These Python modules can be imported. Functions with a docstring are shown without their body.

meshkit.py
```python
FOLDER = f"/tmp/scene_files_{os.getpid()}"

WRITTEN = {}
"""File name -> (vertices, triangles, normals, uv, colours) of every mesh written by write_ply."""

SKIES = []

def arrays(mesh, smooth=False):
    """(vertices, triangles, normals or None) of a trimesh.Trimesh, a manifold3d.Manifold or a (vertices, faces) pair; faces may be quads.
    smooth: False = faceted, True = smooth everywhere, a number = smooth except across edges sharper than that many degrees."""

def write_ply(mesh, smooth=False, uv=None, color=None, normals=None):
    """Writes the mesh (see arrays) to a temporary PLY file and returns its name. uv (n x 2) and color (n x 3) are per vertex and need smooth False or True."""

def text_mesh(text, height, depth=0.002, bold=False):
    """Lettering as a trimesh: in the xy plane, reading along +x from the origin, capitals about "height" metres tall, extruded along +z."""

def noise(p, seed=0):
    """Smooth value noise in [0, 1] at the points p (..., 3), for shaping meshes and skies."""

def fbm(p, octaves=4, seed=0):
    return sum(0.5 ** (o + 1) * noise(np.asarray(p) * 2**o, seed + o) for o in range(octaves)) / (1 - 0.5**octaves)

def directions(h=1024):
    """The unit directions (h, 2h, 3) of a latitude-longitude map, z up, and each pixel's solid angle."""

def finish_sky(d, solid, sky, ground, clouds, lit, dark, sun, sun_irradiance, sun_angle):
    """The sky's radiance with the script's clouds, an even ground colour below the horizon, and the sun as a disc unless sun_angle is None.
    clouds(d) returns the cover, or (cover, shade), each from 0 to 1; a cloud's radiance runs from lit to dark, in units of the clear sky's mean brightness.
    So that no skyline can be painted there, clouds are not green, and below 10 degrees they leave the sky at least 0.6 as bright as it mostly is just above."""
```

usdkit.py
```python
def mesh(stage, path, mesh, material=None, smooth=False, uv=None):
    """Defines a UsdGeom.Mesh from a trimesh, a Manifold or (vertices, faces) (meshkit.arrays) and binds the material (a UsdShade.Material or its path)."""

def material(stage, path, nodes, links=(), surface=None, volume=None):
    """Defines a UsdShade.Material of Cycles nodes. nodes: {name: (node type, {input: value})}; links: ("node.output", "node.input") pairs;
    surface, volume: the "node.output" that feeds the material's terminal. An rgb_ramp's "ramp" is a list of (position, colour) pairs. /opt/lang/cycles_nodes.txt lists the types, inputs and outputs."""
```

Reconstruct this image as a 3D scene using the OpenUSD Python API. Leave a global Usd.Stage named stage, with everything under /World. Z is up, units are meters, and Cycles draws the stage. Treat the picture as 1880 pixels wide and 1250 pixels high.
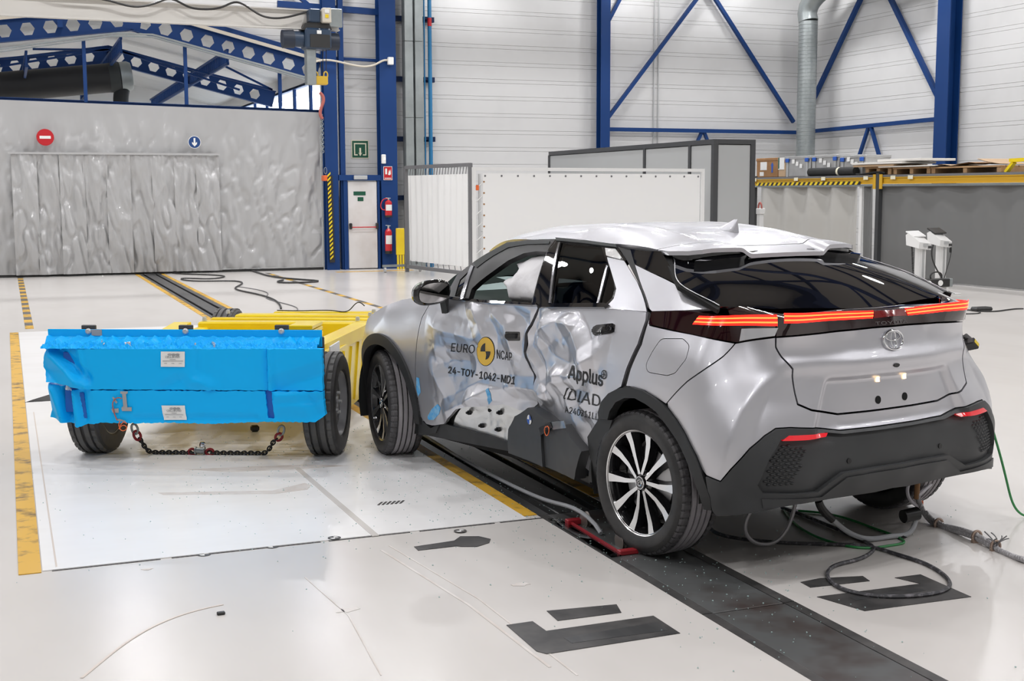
import math, random
import numpy as np, trimesh, shapely
from shapely.geometry import Polygon, Point, LineString
from scipy.spatial import Delaunay
from scipy.interpolate import RBFInterpolator
import usdkit, meshkit
from pxr import Usd, UsdGeom, UsdLux, Gf, Sdf
stage = Usd.Stage.CreateInMemory()
UsdGeom.SetStageUpAxis(stage, UsdGeom.Tokens.z)
UsdGeom.SetStageMetersPerUnit(stage, 1.0)
UsdGeom.Xform.Define(stage, '/World')
rng = random.Random(7); nrg = np.random.default_rng(7)

# ---------------------------------------------------------------- camera, light, exposure
cam = UsdGeom.Camera.Define(stage, '/World/camera')
def set_camera(pos, heading, pitch, roll, fpx):
    h, p, r = map(math.radians, (heading, pitch, roll))
    f = np.array([math.cos(h)*math.cos(p), math.sin(h)*math.cos(p), -math.sin(p)])
    rt = np.array([math.sin(h), -math.cos(h), 0.0]); up = np.cross(rt, f)
    rt, up = math.cos(r)*rt + math.sin(r)*up, -math.sin(r)*rt + math.cos(r)*up
    m = Gf.Matrix4d(*rt, 0, *up, 0, *(-f), 0, *pos, 1)
    cam.AddTransformOp().Set(m)
    cam.CreateHorizontalApertureAttr(36.0); cam.CreateVerticalApertureAttr(36.0*1250/1880)
    cam.CreateFocalLengthAttr(36.0*fpx/1880); cam.CreateClippingRangeAttr(Gf.Vec2f(0.05, 200))
set_camera((-3.539, -5.300, 1.674), 68.353, 6.679, -0.176, 2328.1)
cam.CreateFStopAttr(11.0); cam.CreateFocusDistanceAttr(7.5)
cam.CreateExposureAttr(0.0)
LAMP_POWER = 156.0
lamp_spots = [(x, y) for x in (-9.5, -5.5, -1.5, 2.5, 6.5, 10.5, 13.8) for y in (-6.5, -1.0, 4.0, 9.0, 14.0, 17.5, 20.6)]
LAMP_Z = 7.6
def area_lamp(i, x, y):
    l = UsdLux.DiskLight.Define(stage, '/World/hall_lights/lamp_%03d' % i)
    l.AddTranslateOp().Set(Gf.Vec3d(x, y, LAMP_Z - 0.02)); l.CreateRadiusAttr(0.24)
    l.CreateIntensityAttr(LAMP_POWER); l.CreateColorAttr(Gf.Vec3f(0.99, 0.985, 1.0))
UsdGeom.Xform.Define(stage, '/World/hall_lights')
for i, (x, y) in enumerate(lamp_spots): area_lamp(i, x, y)
for i, (x, y) in enumerate(((-6, 27), (-1, 27), (-6, 33), (-1, 33), (1.5, 30))):   # low lamps of the rear hall
    l = UsdLux.DiskLight.Define(stage, '/World/hall_lights/rear_lamp_%03d' % i); l.AddTranslateOp().Set(Gf.Vec3d(x, y, 3.1)); l.CreateRadiusAttr(.3); l.CreateIntensityAttr(LAMP_POWER*.75)
dome = UsdLux.DomeLight.Define(stage, '/World/daylight'); dome.CreateIntensityAttr(2.2); dome.CreateColorAttr(Gf.Vec3f(0.86, 0.93, 1.0))

# ---------------------------------------------------------------- helpers
used = {}
def numbered(path):
    n = used.get(path, 0); used[path] = n + 1
    return path if n == 0 else '%s_%03d' % (path, n)
def ppath(parent): return '/World' if parent is None else str(parent.GetPath())
def tag(prim, label=None, cat=None, group=None, kind=None):
    for k, v in (('label', label), ('category', cat), ('group', group), ('kind', kind)):
        if v: prim.SetCustomDataByKey(k, v)
    return prim
def thing(name, label=None, cat=None, loc=(0, 0, 0), rotz=0.0, group=None, kind=None, parent=None, rot=None):
    x = UsdGeom.Xform.Define(stage, numbered(ppath(parent) + '/' + name))
    if any(loc) : x.AddTranslateOp().Set(Gf.Vec3d(*map(float, loc)))
    if rot is not None: x.AddRotateXYZOp().Set(Gf.Vec3f(*map(float, rot)))
    elif rotz: x.AddRotateZOp().Set(float(rotz))
    return tag(x.GetPrim(), label, cat, group, kind)
def obj(name, mesh, mat, parent=None, smooth=30, label=None, cat=None, group=None, kind=None):
    if isinstance(mesh, (list, tuple)) and len(mesh) and isinstance(mesh[0], trimesh.Trimesh): mesh = cat_(mesh)
    m = usdkit.mesh(stage, numbered(ppath(parent) + '/' + name), mesh, MAT[mat], smooth=smooth)
    return tag(m.GetPrim(), label, cat, group, kind)
def copy_of(src, name, loc, rotz=0.0, label=None, cat=None, group=None, parent=None):
    x = UsdGeom.Xform.Define(stage, numbered(ppath(parent) + '/' + name))
    x.GetPrim().GetReferences().AddInternalReference(src.GetPath())
    x.ClearXformOpOrder(); x.AddTranslateOp().Set(Gf.Vec3d(*map(float, loc)))
    if rotz: x.AddRotateZOp().Set(float(rotz))
    x.GetPrim().SetInstanceable(True)
    was = src.GetCustomData()
    return tag(x.GetPrim(), label or was.get('label'), cat or was.get('category'), group or was.get('group'))
def cat_(ms): return trimesh.util.concatenate(list(ms))
def box(a, b):
    a, b = np.minimum(a, b), np.maximum(a, b)
    m = trimesh.creation.box(b - a); m.apply_translation((a + b) / 2); return m
def bar(p, q, w, h, up=(0, 0, 1)):
    p, q = np.array(p, float), np.array(q, float); L = np.linalg.norm(q - p); d = (q - p) / L
    u = np.array(up, float)
    if abs(d @ u) > .99: u = np.array([1., 0, 0])
    s = np.cross(d, u); s /= np.linalg.norm(s); u = np.cross(s, d)
    m = trimesh.creation.box([L, w, h]); T = np.eye(4); T[:3, 0], T[:3, 1], T[:3, 2], T[:3, 3] = d, s, u, (p + q) / 2
    m.apply_transform(T); return m
def ibeam(p, q, w, h, t=.012, up=(0, 0, 1)):
    p, q = np.array(p, float), np.array(q, float); L = np.linalg.norm(q - p); d = (q - p) / L
    u = np.array(up, float); s = np.cross(d, u); s /= np.linalg.norm(s); u = np.cross(s, d)
    pl = Polygon([(-w/2, -h/2), (w/2, -h/2), (w/2, -h/2+t), (t/2, -h/2+t), (t/2, h/2-t), (w/2, h/2-t), (w/2, h/2), (-w/2, h/2), (-w/2, h/2-t), (-t/2, h/2-t), (-t/2, -h/2+t), (-w/2, -h/2+t)])
    m = trimesh.creation.extrude_polygon(pl, L, engine='earcut')
    T = np.eye(4); T[:3, 0], T[:3, 1], T[:3, 2], T[:3, 3] = s, u, -np.cross(s, u)*-1, p
    T[:3, 2] = d
    if np.linalg.det(T[:3, :3]) < 0: T[:3, 0] = -s
    m.apply_transform(T); return m
def smooth_path(pts, n=60):
    pts = np.array(pts, float)
    from scipy.interpolate import make_interp_spline
    t = np.r_[0, np.cumsum(np.linalg.norm(np.diff(pts, axis=0), axis=1) + 1e-9)]; t /= t[-1]
    k = min(3, len(pts) - 1)
    return make_interp_spline(t, pts, k=k)(np.linspace(0, 1, n))
def tube(path, r, n=8, cap=True):
    path = np.array(path, float); N = len(path); r = np.broadcast_to(r, N)
    t = np.gradient(path, axis=0); t /= np.linalg.norm(t, axis=1, keepdims=True) + 1e-12
    u = np.cross(t[0], [0, 0, 1.]);
    if np.linalg.norm(u) < 1e-3: u = np.array([1., 0, 0])
    V = []
    for i in range(N):
        u = u - t[i] * (u @ t[i]); u /= np.linalg.norm(u) + 1e-12; w = np.cross(t[i], u)
        a = np.arange(n) / n * 2 * np.pi
        V.append(path[i] + r[i] * (np.cos(a)[:, None] * u + np.sin(a)[:, None] * w))
    V = np.vstack(V); f = []
    for i in range(N - 1):
        for k in range(n):
            a, b, c, d = i*n+k, i*n+(k+1) % n, (i+1)*n+(k+1) % n, (i+1)*n+k
            f += [(a, b, c), (a, c, d)]
    if cap:
        for base, fl in ((0, True), ((N-1)*n, False)):
            for k in range(1, n-1): f.append((base, base+k+1, base+k) if fl else (base, base+k, base+k+1))
    return trimesh.Trimesh(V, f, process=False)
def ring_tube(c, ax1, ax2, r, n=20, m=6):
    a = np.linspace(0, 2*np.pi, n+1); c = np.array(c, float)
    return tube(c + np.cos(a)[:, None]*np.array(ax1, float) + np.sin(a)[:, None]*np.array(ax2, float), r, m, cap=False)
def cyl(p, q, r, n=24, r2=None):
    p, q = np.array(p, float), np.array(q, float)
    return tube([p, q], [r, r if r2 is None else r2], n)
def lathe(prof, n=48, axis='z'):
    prof = np.array(prof, float); a = np.arange(n)/n*2*np.pi; m = len(prof)
    V = np.stack([prof[:, 0][None]*np.cos(a)[:, None], prof[:, 0][None]*np.sin(a)[:, None], np.broadcast_to(prof[:, 1], (n, m))], -1).reshape(-1, 3)
    f = []
    for i in range(n):
        for k in range(m-1):
            A, B, C_, D_ = i*m+k, ((i+1) % n)*m+k, ((i+1) % n)*m+k+1, i*m+k+1
            f += [(A, B, C_), (A, C_, D_)]
    t = trimesh.Trimesh(V, f, process=False)
    return t
def prism(poly, h, z=0.0):
    poly = poly if hasattr(poly, 'exterior') or hasattr(poly, 'geoms') else Polygon(poly)
    gs = getattr(poly, 'geoms', [poly])
    ms = []
    for g in gs:
        if g.area < 1e-9: continue
        m = trimesh.creation.extrude_polygon(g, h, engine='earcut'); m.apply_translation((0, 0, z)); ms.append(m)
    return cat_(ms)
def frame_T(o, x, y, z):
    T = np.eye(4); T[:3, 0], T[:3, 1], T[:3, 2], T[:3, 3] = x, y, z, o; return T
def moved(m, T=None, loc=None):
    m = m.copy()
    if T is not None: m.apply_transform(T)
    if loc is not None: m.apply_translation(loc)
    return m
def rotm(deg, axis, pt=(0, 0, 0)): return trimesh.transformations.rotation_matrix(math.radians(deg), axis, pt)
def rounded(w, h, r): return shapely.box(-w/2+r, -h/2+r, w/2-r, h/2-r).buffer(r, quad_segs=5)
def bevel_box(a, b, r=.008):
    """box with chamfered edges"""
    a, b = np.minimum(a, b).astype(float), np.maximum(a, b).astype(float); r = min(r, *(0.45*(b-a)))
    pts = []
    for i in (0, 1):
        for j in (0, 1):
            for k in (0, 1):
                c = np.array([(a, b)[i][0], (a, b)[j][1], (a, b)[k][2]]); s = np.array([1-2*i, 1-2*j, 1-2*k])*r
                for ax in range(3):
                    o = s.copy(); o[ax] = 0; pts.append(c+o)
    return trimesh.convex.convex_hull(np.array(pts))

# ---------------------------------------------------------------- materials
MAT = {}
def mat(name, col, rough=.5, metal=0., coat=0., var=None, scale=4., bump=0., bscale=40., spec=.5, emit=None, estr=0., coat_rough=.03, stretch=None, trans=0., ior=1.5, lo=.35, hi=.65, detail=4):
    n = {'p': ('principled_bsdf', dict(base_color=col, roughness=rough, metallic=metal, coat_weight=coat, coat_roughness=coat_rough, specular_ior_level=spec, ior=ior, transmission_weight=trans))}
    L = []
    if emit is not None: n['p'][1].update(emission_color=emit, emission_strength=estr)
    if var is not None or bump:
        n['g'] = ('texture_coordinate', {})
        n['m'] = ('mapping', dict(scale=stretch or (1, 1, 1))); L.append(('g.object', 'm.vector'))
    if var is not None:
        n['n'] = ('noise_texture', dict(scale=scale, detail=detail, roughness=.6)); L.append(('m.vector', 'n.vector'))
        n['r'] = ('rgb_ramp', dict(ramp=[(lo, col), (hi, var)])); L += [('n.fac', 'r.fac'), ('r.color', 'p.base_color')]
    if bump:
        n['bn'] = ('noise_texture', dict(scale=bscale, detail=3)); n['b'] = ('bump', dict(strength=bump, distance=.01))
        L += [('m.vector', 'bn.vector'), ('bn.fac', 'b.height'), ('b.normal', 'p.normal')]
    MAT[name] = usdkit.material(stage, '/World/Looks/' + name, n, L, surface='p.BSDF')
def pane(name, tint, ior=1.45, rough=.0, gcol=(1, 1, 1)):
    MAT[name] = usdkit.material(stage, '/World/Looks/' + name, {
        't': ('transparent_bsdf', dict(color=tint)), 'g': ('glossy_bsdf', dict(color=gcol, roughness=rough)),
        'f': ('fresnel', dict(IOR=ior)), 'x': ('mix_closure', {})},
        [('f.fac', 'x.fac'), ('t.BSDF', 'x.closure1'), ('g.BSDF', 'x.closure2')], surface='x.closure')
mat('silver_paint', (.615, .615, .65), .37, .85, .6, coat_rough=.03)
mat('bare_metal', (.72, .72, .71), .30, .75, .3, bump=.25, bscale=25)
mat('arch_plastic', (.020, .021, .022), .55, bump=.10, bscale=500)
mat('arch_plastic_light', (.040, .042, .044), .48, bump=.12, bscale=500)
mat('piano_black', (.006, .006, .007), .04, 0, 1.0)
mat('black_trim', (.008, .008, .009), .35)
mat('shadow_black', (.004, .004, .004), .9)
mat('rear_glass', (.004, .004, .005), .015, 0, 0, spec=.6)
pane('tint_glass', (.10, .105, .11), 1.5)
pane('green_glass', (.50, .62, .57), 1.5)
mat('rubber', (.022, .022, .023), .55, var=(.045, .043, .042), scale=9, bump=.05, bscale=90)
mat('tread_rubber', (.27, .255, .27), .65, var=(.36, .34, .355), scale=6)
mat('shoulder_rubber', (.045, .044, .046), .55, var=(.09, .086, .09), scale=6)
mat('alloy_bright', (.80, .80, .80), .22, .9, .4)
mat('alloy_black', (.010, .010, .011), .10, 0, .8)
mat('disc_steel', (.45, .45, .46), .35, 1.0)
mat('lens_grey', (.10, .09, .09), .3); mat('chrome', (.82, .83, .85), .08, 1.0)
mat('lamp_lens', (.014, .0012, .002), .03, 0, 1.0)
mat('lamp_lit', (.6, .02, .01), .2, emit=(1.0, .018, .010), estr=1.5)
mat('lamp_hot', (.8, .1, .02), .2, emit=(1.0, .16, .03), estr=3.2)
mat('lamp_dim', (.10, .004, .005), .12, 0, 1.0, emit=(1, .01, .01), estr=.06)
mat('lamp_clear', (.55, .56, .58), .08, .3, 1.0)
mat('reflector_red', (.55, .010, .018), .12, 0, 1.0, emit=(1, .01, .02), estr=.35)
mat('plate_lamp', (1, .8, .5), .3, emit=(1, .66, .36), estr=2.2)
mat('mirror_glass', (.86, .83, .80), .02, 1.0)
MAT['clear_pane'] = usdkit.material(stage, '/World/Looks/clear_pane', {'t': ('transparent_bsdf', dict(color=(.96, .97, .98))), 'g': ('glossy_bsdf', dict(color=(1, 1, 1), roughness=0.0)), 'x': ('mix_closure', dict(fac=.05))}, [('t.BSDF', 'x.closure1'), ('g.BSDF', 'x.closure2')], surface='x.closure')
mat('airbag', (.80, .79, .80), .75, var=(.70, .69, .71), scale=6, bump=.2, bscale=30)
mat('cabin_dark', (.015, .016, .016), .7)
mat('cabin_grey', (.05, .055, .055), .7)
mat('decal_black', (.012, .012, .013), .45)
mat('decal_yellow', (.80, .50, .05), .4)
mat('decal_white', (.80, .80, .80), .4)
mat('decal_blue', (.02, .10, .45), .4)
mat('navy', (.022, .045, .085), .4); mat('navy_dark', (.014, .022, .040), .45); mat('hook_yellow', (.65, .42, .04), .4); mat('strap_red', (.42, .12, .10), .7); mat('green_pipe', (.02, .22, .04), .4)
mat('cable_worn', (.05, .05, .055), .5, var=(.22, .21, .23), scale=40, lo=.5, hi=.7); mat('green_cable', (.03, .26, .07), .4); mat('rope_steel', (.40, .39, .40), .45, .3); mat('rope_clamp', (.40, .30, .24), .45, .5); mat('rope_white', (.60, .58, .62), .6); mat('hose_grey', (.40, .41, .43), .5); mat('sheave_steel', (.22, .19, .17), .35, .5)
mat('crumb_glass', (.50, .66, .64), .1, coat=1.0); mat('tyre_tread', (.060, .060, .060), .6, var=(.10, .098, .095), scale=8)
pane('acrylic', (.80, .83, .82), 1.5)
mat('orange', (.75, .14, .03), .4)
mat('chrome_dark', (.35, .35, .37), .18, 1.0)
mat('paint_smear', (.03, .33, .72), .5, var=(.25, .5, .72), scale=30)
# surveyed points, metres
SURVEY = {
('FLQ', 640, 1120): (-2.327, -0.449),
('FLQ', 666, 1120): (-2.274, -0.47),
('FLQ', 955, 1073): (-1.56, -0.399),
('FLQ', 977, 1073): (-1.512, -0.418),
('FLQ', 70, 1000): (-3.468, 1.051),
('FLQ', 86, 1000): (-3.429, 1.035),
('FLQ', 60, 880): (-3.464, 2.556),
('FLQ', 74, 880): (-3.422, 2.539),
('FLQ', 270, 1045): (-3.024, 0.439),
('FLQ', 282, 1045): (-2.997, 0.428),
('PTIE', 0, 122): (-3.511, 25.0, 4.427),
('PTIE', 200, 90): (-1.221, 25.0, 4.886),
('PTIE', 205, 90): (-1.162, 25.0, 4.888),
('PTIE', 500, 165): (2.43, 25.0, 4.08),
('PTIE', 215, 92): (-1.046, 25.0, 4.868),
('PTIE', 440, 165): (1.666, 25.0, 4.06),
('PTIE', 400, 115): (1.182, 25.0, 4.667),
('PTIE', 0, 108): (-3.503, 25.0, 4.59),
('PTIE', 150, 95): (-1.804, 25.0, 4.804),
('PTIE', 60, 90): (-2.825, 25.0, 4.825),
('PT2', 153, 72): (-1.927, 22.12, 4.756),
('PT2', 153, 170): (-1.97, 22.12, 3.696),
('PT2', 339, 80): (0.066, 22.12, 4.748),
('PT2', 339, 192): (0.025, 22.12, 3.501),
('PT2', 513, 125): (2.026, 22.12, 4.312),
('PT2', 513, 200): (2.005, 22.12, 3.453),
('PT3', 714.5, 362): (4.26, 21.6, 1.568),
('PT3', 714.5, 398): (4.254, 21.6, 1.142),
('PT3', 714.5, 412): (4.251, 21.6, 0.976),
('PT3', 714.5, 465): (4.242, 21.6, 0.345),
('PX0', 743, 21.85): np.float64(4.707),
('PX0', 758, 21.85): np.float64(4.895),
('PX0', 761.5, 21.85): np.float64(4.939),
('PX0', 776, 21.85): np.float64(5.122),
('PX0', 1201, 22.2): np.float64(11.081),
('PX0', 1209, 22.2): np.float64(11.199),
('PT_', 110, 44): (-2.366, 22.0, 5.022),
('PT_', 428, 42): (1.053, 22.0, 5.197),
('PTH', 558, 90): (1.402, 16.9, 4.149),
('PTH', 605, 54): (1.861, 16.9, 4.502),
('PTH', 552, 56): (1.351, 16.9, 4.462),
('PTH', 557, 44): (1.401, 16.9, 4.575),
('PTH', 575, 40): (1.575, 16.9, 4.62),
('PTH', 602, 44): (1.834, 16.9, 4.594),
('PTH', 607, 56): (1.88, 16.9, 4.485),
('PTH', 566, 88): (1.479, 16.9, 4.171),
('PTH', 602, 66): (1.83, 16.9, 4.389),
('PTH', 565, 42): (1.478, 16.9, 4.597),
('PTH', 585, 18): (1.675, 16.9, 4.828),
('PTH', 587, 44): (1.689, 16.9, 4.588),
('PTH', 602, 18): (1.839, 16.9, 4.836),
('PTH', 600, 50): (1.814, 16.9, 4.538),
('PTH', 627, 17): (2.082, 16.9, 4.857),
('PTH', 591, 36): (1.729, 16.9, 4.664),
('PTH', 597, 30): (1.788, 16.9, 4.722),
('PTH', 578, 64): (1.599, 16.9, 4.398),
('PTH', 586, 58): (1.677, 16.9, 4.457),
('PTH', 590, 27): (1.721, 16.9, 4.747),
('PTH', 598, 21): (1.8, 16.9, 4.806),
('PTH', 563, 155): (1.436, 16.9, 3.546),
('PTH', 579, 90): (1.603, 16.9, 4.157),
('PTH', 594, 90): (1.748, 16.9, 4.162),
('PTH', 594, 135): (1.739, 16.9, 3.742),
('PTH', 600, 90): (1.806, 16.9, 4.165),
('PTH', 600, 135): (1.797, 16.9, 3.743),
('PTH', 577, 155): (1.571, 16.9, 3.549),
('PTH', 602, 140): (1.816, 16.9, 3.697),
('TRL', 88, 641, 1, -0.52): (-0.849, -0.52, 0.735),
('TRL', 78, 640, 1, -0.52): (-0.883, -0.52, 0.738),
('TRL', 76, 648, 1, -0.52): (-0.891, -0.52, 0.712),
('TRL', 68, 676, 1, -0.52): (-0.923, -0.52, 0.618),
('TRL', 74, 688, 1, -0.52): (-0.904, -0.52, 0.578),
('TRL', 80, 702, 1, -0.52): (-0.886, -0.52, 0.531),
('TRL', 81, 708, 1, -0.52): (-0.884, -0.52, 0.511),
('TRL', 83, 758, 1, -0.52): (-0.885, -0.52, 0.343),
('TRL', 80, 771, 1, -0.52): (-0.897, -0.52, 0.299),
('TRL', 100, 775, 1, -0.52): (-0.829, -0.52, 0.286),
('TRL', 122, 779, 1, -0.52): (-0.755, -0.52, 0.273),
('TRL', 142, 786, 1, -0.52): (-0.688, -0.52, 0.25),
('TRL', 160, 779, 1, -0.52): (-0.626, -0.52, 0.274),
('TRL', 185, 776, 1, -0.52): (-0.541, -0.52, 0.285),
('TRL', 240, 777, 1, -0.52): (-0.355, -0.52, 0.283),
('TRL', 330, 776, 1, -0.52): (-0.051, -0.52, 0.288),
('TRL', 390, 778, 1, -0.52): (0.15, -0.52, 0.283),
('TRL', 440, 776, 1, -0.52): (0.318, -0.52, 0.291),
('TRL', 500, 774, 1, -0.52): (0.519, -0.52, 0.299),
('TRL', 555, 775, 1, -0.52): (0.702, -0.52, 0.297),
('TRL', 580, 775, 1, -0.52): (0.785, -0.52, 0.298),
('TRL', 596, 763, 1, -0.52): (0.839, -0.52, 0.338),
('TRL', 594, 740, 1, -0.52): (0.834, -0.52, 0.415),
('TRL', 591, 700, 1, -0.52): (0.827, -0.52, 0.547),
('TRL', 591, 640, 1, -0.52): (0.831, -0.52, 0.745),
('TRL', 350, 716, 1, -0.52): (0.023, -0.52, 0.49),
('TRL', 490, 660, 1, -0.52): (0.495, -0.52, 0.678),
('TRL', 85, 703, 1, -0.52): (-0.869, -0.52, 0.528),
('TRL', 118, 706, 1, -0.52): (-0.758, -0.52, 0.518),
('TRL', 148, 713, 1, -0.52): (-0.657, -0.52, 0.495),
('TRL', 165, 716, 1, -0.52): (-0.6, -0.52, 0.486),
('TRL', 85, 706, 1, -0.52): (-0.87, -0.52, 0.518),
('TRL', 110, 712, 1, -0.52): (-0.786, -0.52, 0.498),
('TRL', 128, 718, 1, -0.52): (-0.726, -0.52, 0.478),
('TRL', 148, 715, 1, -0.52): (-0.657, -0.52, 0.489),
('TRL', 487, 718, 1, -0.52): (0.48, -0.52, 0.486),
('TRL', 498, 718, 1, -0.52): (0.517, -0.52, 0.486),
('TRL', 504, 768, 1, -0.52): (0.533, -0.52, 0.32),
('TRL', 492, 768, 1, -0.52): (0.493, -0.52, 0.319),
('TRL', 165, 650, 1, -0.52): (-0.591, -0.52, 0.706),
('TRL', 85, 655, 1, -0.52): (-0.862, -0.52, 0.688),
('TRL', 140, 700, 1, -0.52): (-0.682, -0.52, 0.539),
('TRL', 95, 641, 1, -0.52): (-0.826, -0.52, 0.735),
('TRL', 158, 695, 1, -0.52): (-0.621, -0.52, 0.556),
('TRL', 143, 643, 1, -0.52): (-0.664, -0.52, 0.729),
('TRL', 160, 714, 1, -0.52): (-0.617, -0.52, 0.492),
('TRL', 345, 690, 1, -0.52): (0.009, -0.52, 0.576),
('TRL', 385, 710, 1, -0.52): (0.141, -0.52, 0.51),
('TRL', 300, 712, 1, -0.52): (-0.144, -0.52, 0.502),
('TRL', 362, 645, 1, -0.52): (0.071, -0.52, 0.726),
('TRL', 360, 690, 1, -0.52): (0.059, -0.52, 0.576),
('TRL', 515, 712, 1, -0.52): (0.574, -0.52, 0.506),
('TRL', 588, 690, 1, -0.52): (0.818, -0.52, 0.58),
('TRL', 525, 660, 1, -0.52): (0.611, -0.52, 0.678),
('TRL', 88, 715, 1, -0.52): (-0.861, -0.52, 0.488),
('TRL', 112, 775, 1, -0.52): (-0.789, -0.52, 0.286),
('TRL', 117, 720, 1, -0.52): (-0.763, -0.52, 0.471),
('TRL', 122, 778, 1, -0.52): (-0.755, -0.52, 0.276),
('TRL', 130, 722, 1, -0.52): (-0.719, -0.52, 0.465),
('TRL', 140, 782, 1, -0.52): (-0.694, -0.52, 0.263),
('TRL', 150, 722, 1, -0.52): (-0.652, -0.52, 0.465),
('TRL', 156, 768, 1, -0.52): (-0.638, -0.52, 0.311),
('TRL', 500, 730, 1, -0.52): (0.523, -0.52, 0.446),
('TRL', 505, 725, 1, -0.52): (0.54, -0.52, 0.463),
('TRL', 580, 722, 1, -0.52): (0.789, -0.52, 0.474),
('TRL', 565, 722, 1, -0.52): (0.739, -0.52, 0.474),
('TRL', 590, 760, 1, -0.52): (0.819, -0.52, 0.348),
('TRL', 515, 745, 1, -0.52): (0.571, -0.52, 0.397),
('TRL', 580, 745, 1, -0.52): (0.787, -0.52, 0.398),
('TRL', 250, 768, 1, -0.52): (-0.32, -0.52, 0.313),
('TRL', 470, 768, 1, -0.52): (0.419, -0.52, 0.319),
('TRL', 486, 717, 1, -0.52): (0.477, -0.52, 0.489),
('TRL', 499, 717, 1, -0.52): (0.52, -0.52, 0.489),
('TRL', 505, 769, 1, -0.52): (0.536, -0.52, 0.316),
('TRL', 491, 769, 1, -0.52): (0.489, -0.52, 0.316),
('TRL', 141, 722, 1, -0.52): (-0.682, -0.52, 0.465),
('TRL', 157, 769, 1, -0.52): (-0.635, -0.52, 0.308),
('TRL', 147, 769, 1, -0.52): (-0.669, -0.52, 0.307),
('TRL', 300, 641, 1, -0.52): (-0.136, -0.52, 0.738),
('TRL', 235, 632, 1, -0.47): (-0.371, -0.47, 0.761),
('TRL', 188, 628, 1, -0.47): (-0.53, -0.47, 0.774),
('TRL', 360, 633, 1, -0.47): (0.05, -0.47, 0.759),
('TRL', 391, 632, 1, -0.47): (0.154, -0.47, 0.763),
('TRL', 232, 630, 1, -0.47): (-0.381, -0.47, 0.767),
('TRL', 85, 702, 1, -0.52): (-0.869, -0.52, 0.531),
('TRL', 100, 701, 1, -0.52): (-0.818, -0.52, 0.535),
('TRL', 118, 703, 1, -0.52): (-0.757, -0.52, 0.528),
('TRL', 128, 709, 1, -0.52): (-0.724, -0.52, 0.508),
('TRL', 145, 709, 1, -0.52): (-0.667, -0.52, 0.509),
('TRL', 132, 714, 1, -0.52): (-0.711, -0.52, 0.492),
('TRL', 124, 721, 1, -0.52): (-0.74, -0.52, 0.468),
('TRL', 114, 718, 1, -0.52): (-0.773, -0.52, 0.478),
('TRL', 110, 709, 1, -0.52): (-0.785, -0.52, 0.508),
('TRL', 95, 706, 1, -0.52): (-0.836, -0.52, 0.518),
('TRL', 163, 608, 1, -0.38): (-0.648, -0.38, 0.83),
('TRL', 341, 608, 1, -0.38): (-0.04, -0.38, 0.832),
('TRL', 517, 608, 1, -0.38): (0.555, -0.38, 0.834),
('TRL', 151, 606, 1, -0.36): (-0.697, -0.36, 0.834),
('TRL', 176, 598, 1, -0.36): (-0.61, -0.36, 0.862),
('TRL', 329, 606, 1, -0.36): (-0.087, -0.36, 0.836),
('TRL', 354, 598, 1, -0.36): (-0.001, -0.36, 0.864),
('TRL', 505, 606, 1, -0.36): (0.51, -0.36, 0.838),
('TRL', 530, 598, 1, -0.36): (0.595, -0.36, 0.866),
('TRL', 296, 645, 1, -0.52): (-0.15, -0.52, 0.725),
('TRL', 340, 645, 1, -0.52): (-0.003, -0.52, 0.725),
('TRL', 340, 673, 1, -0.52): (-0.006, -0.52, 0.632),
('TRL', 296, 673, 1, -0.52): (-0.153, -0.52, 0.632),
('TRL', 297, 744, 1, -0.52): (-0.158, -0.52, 0.395),
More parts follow.
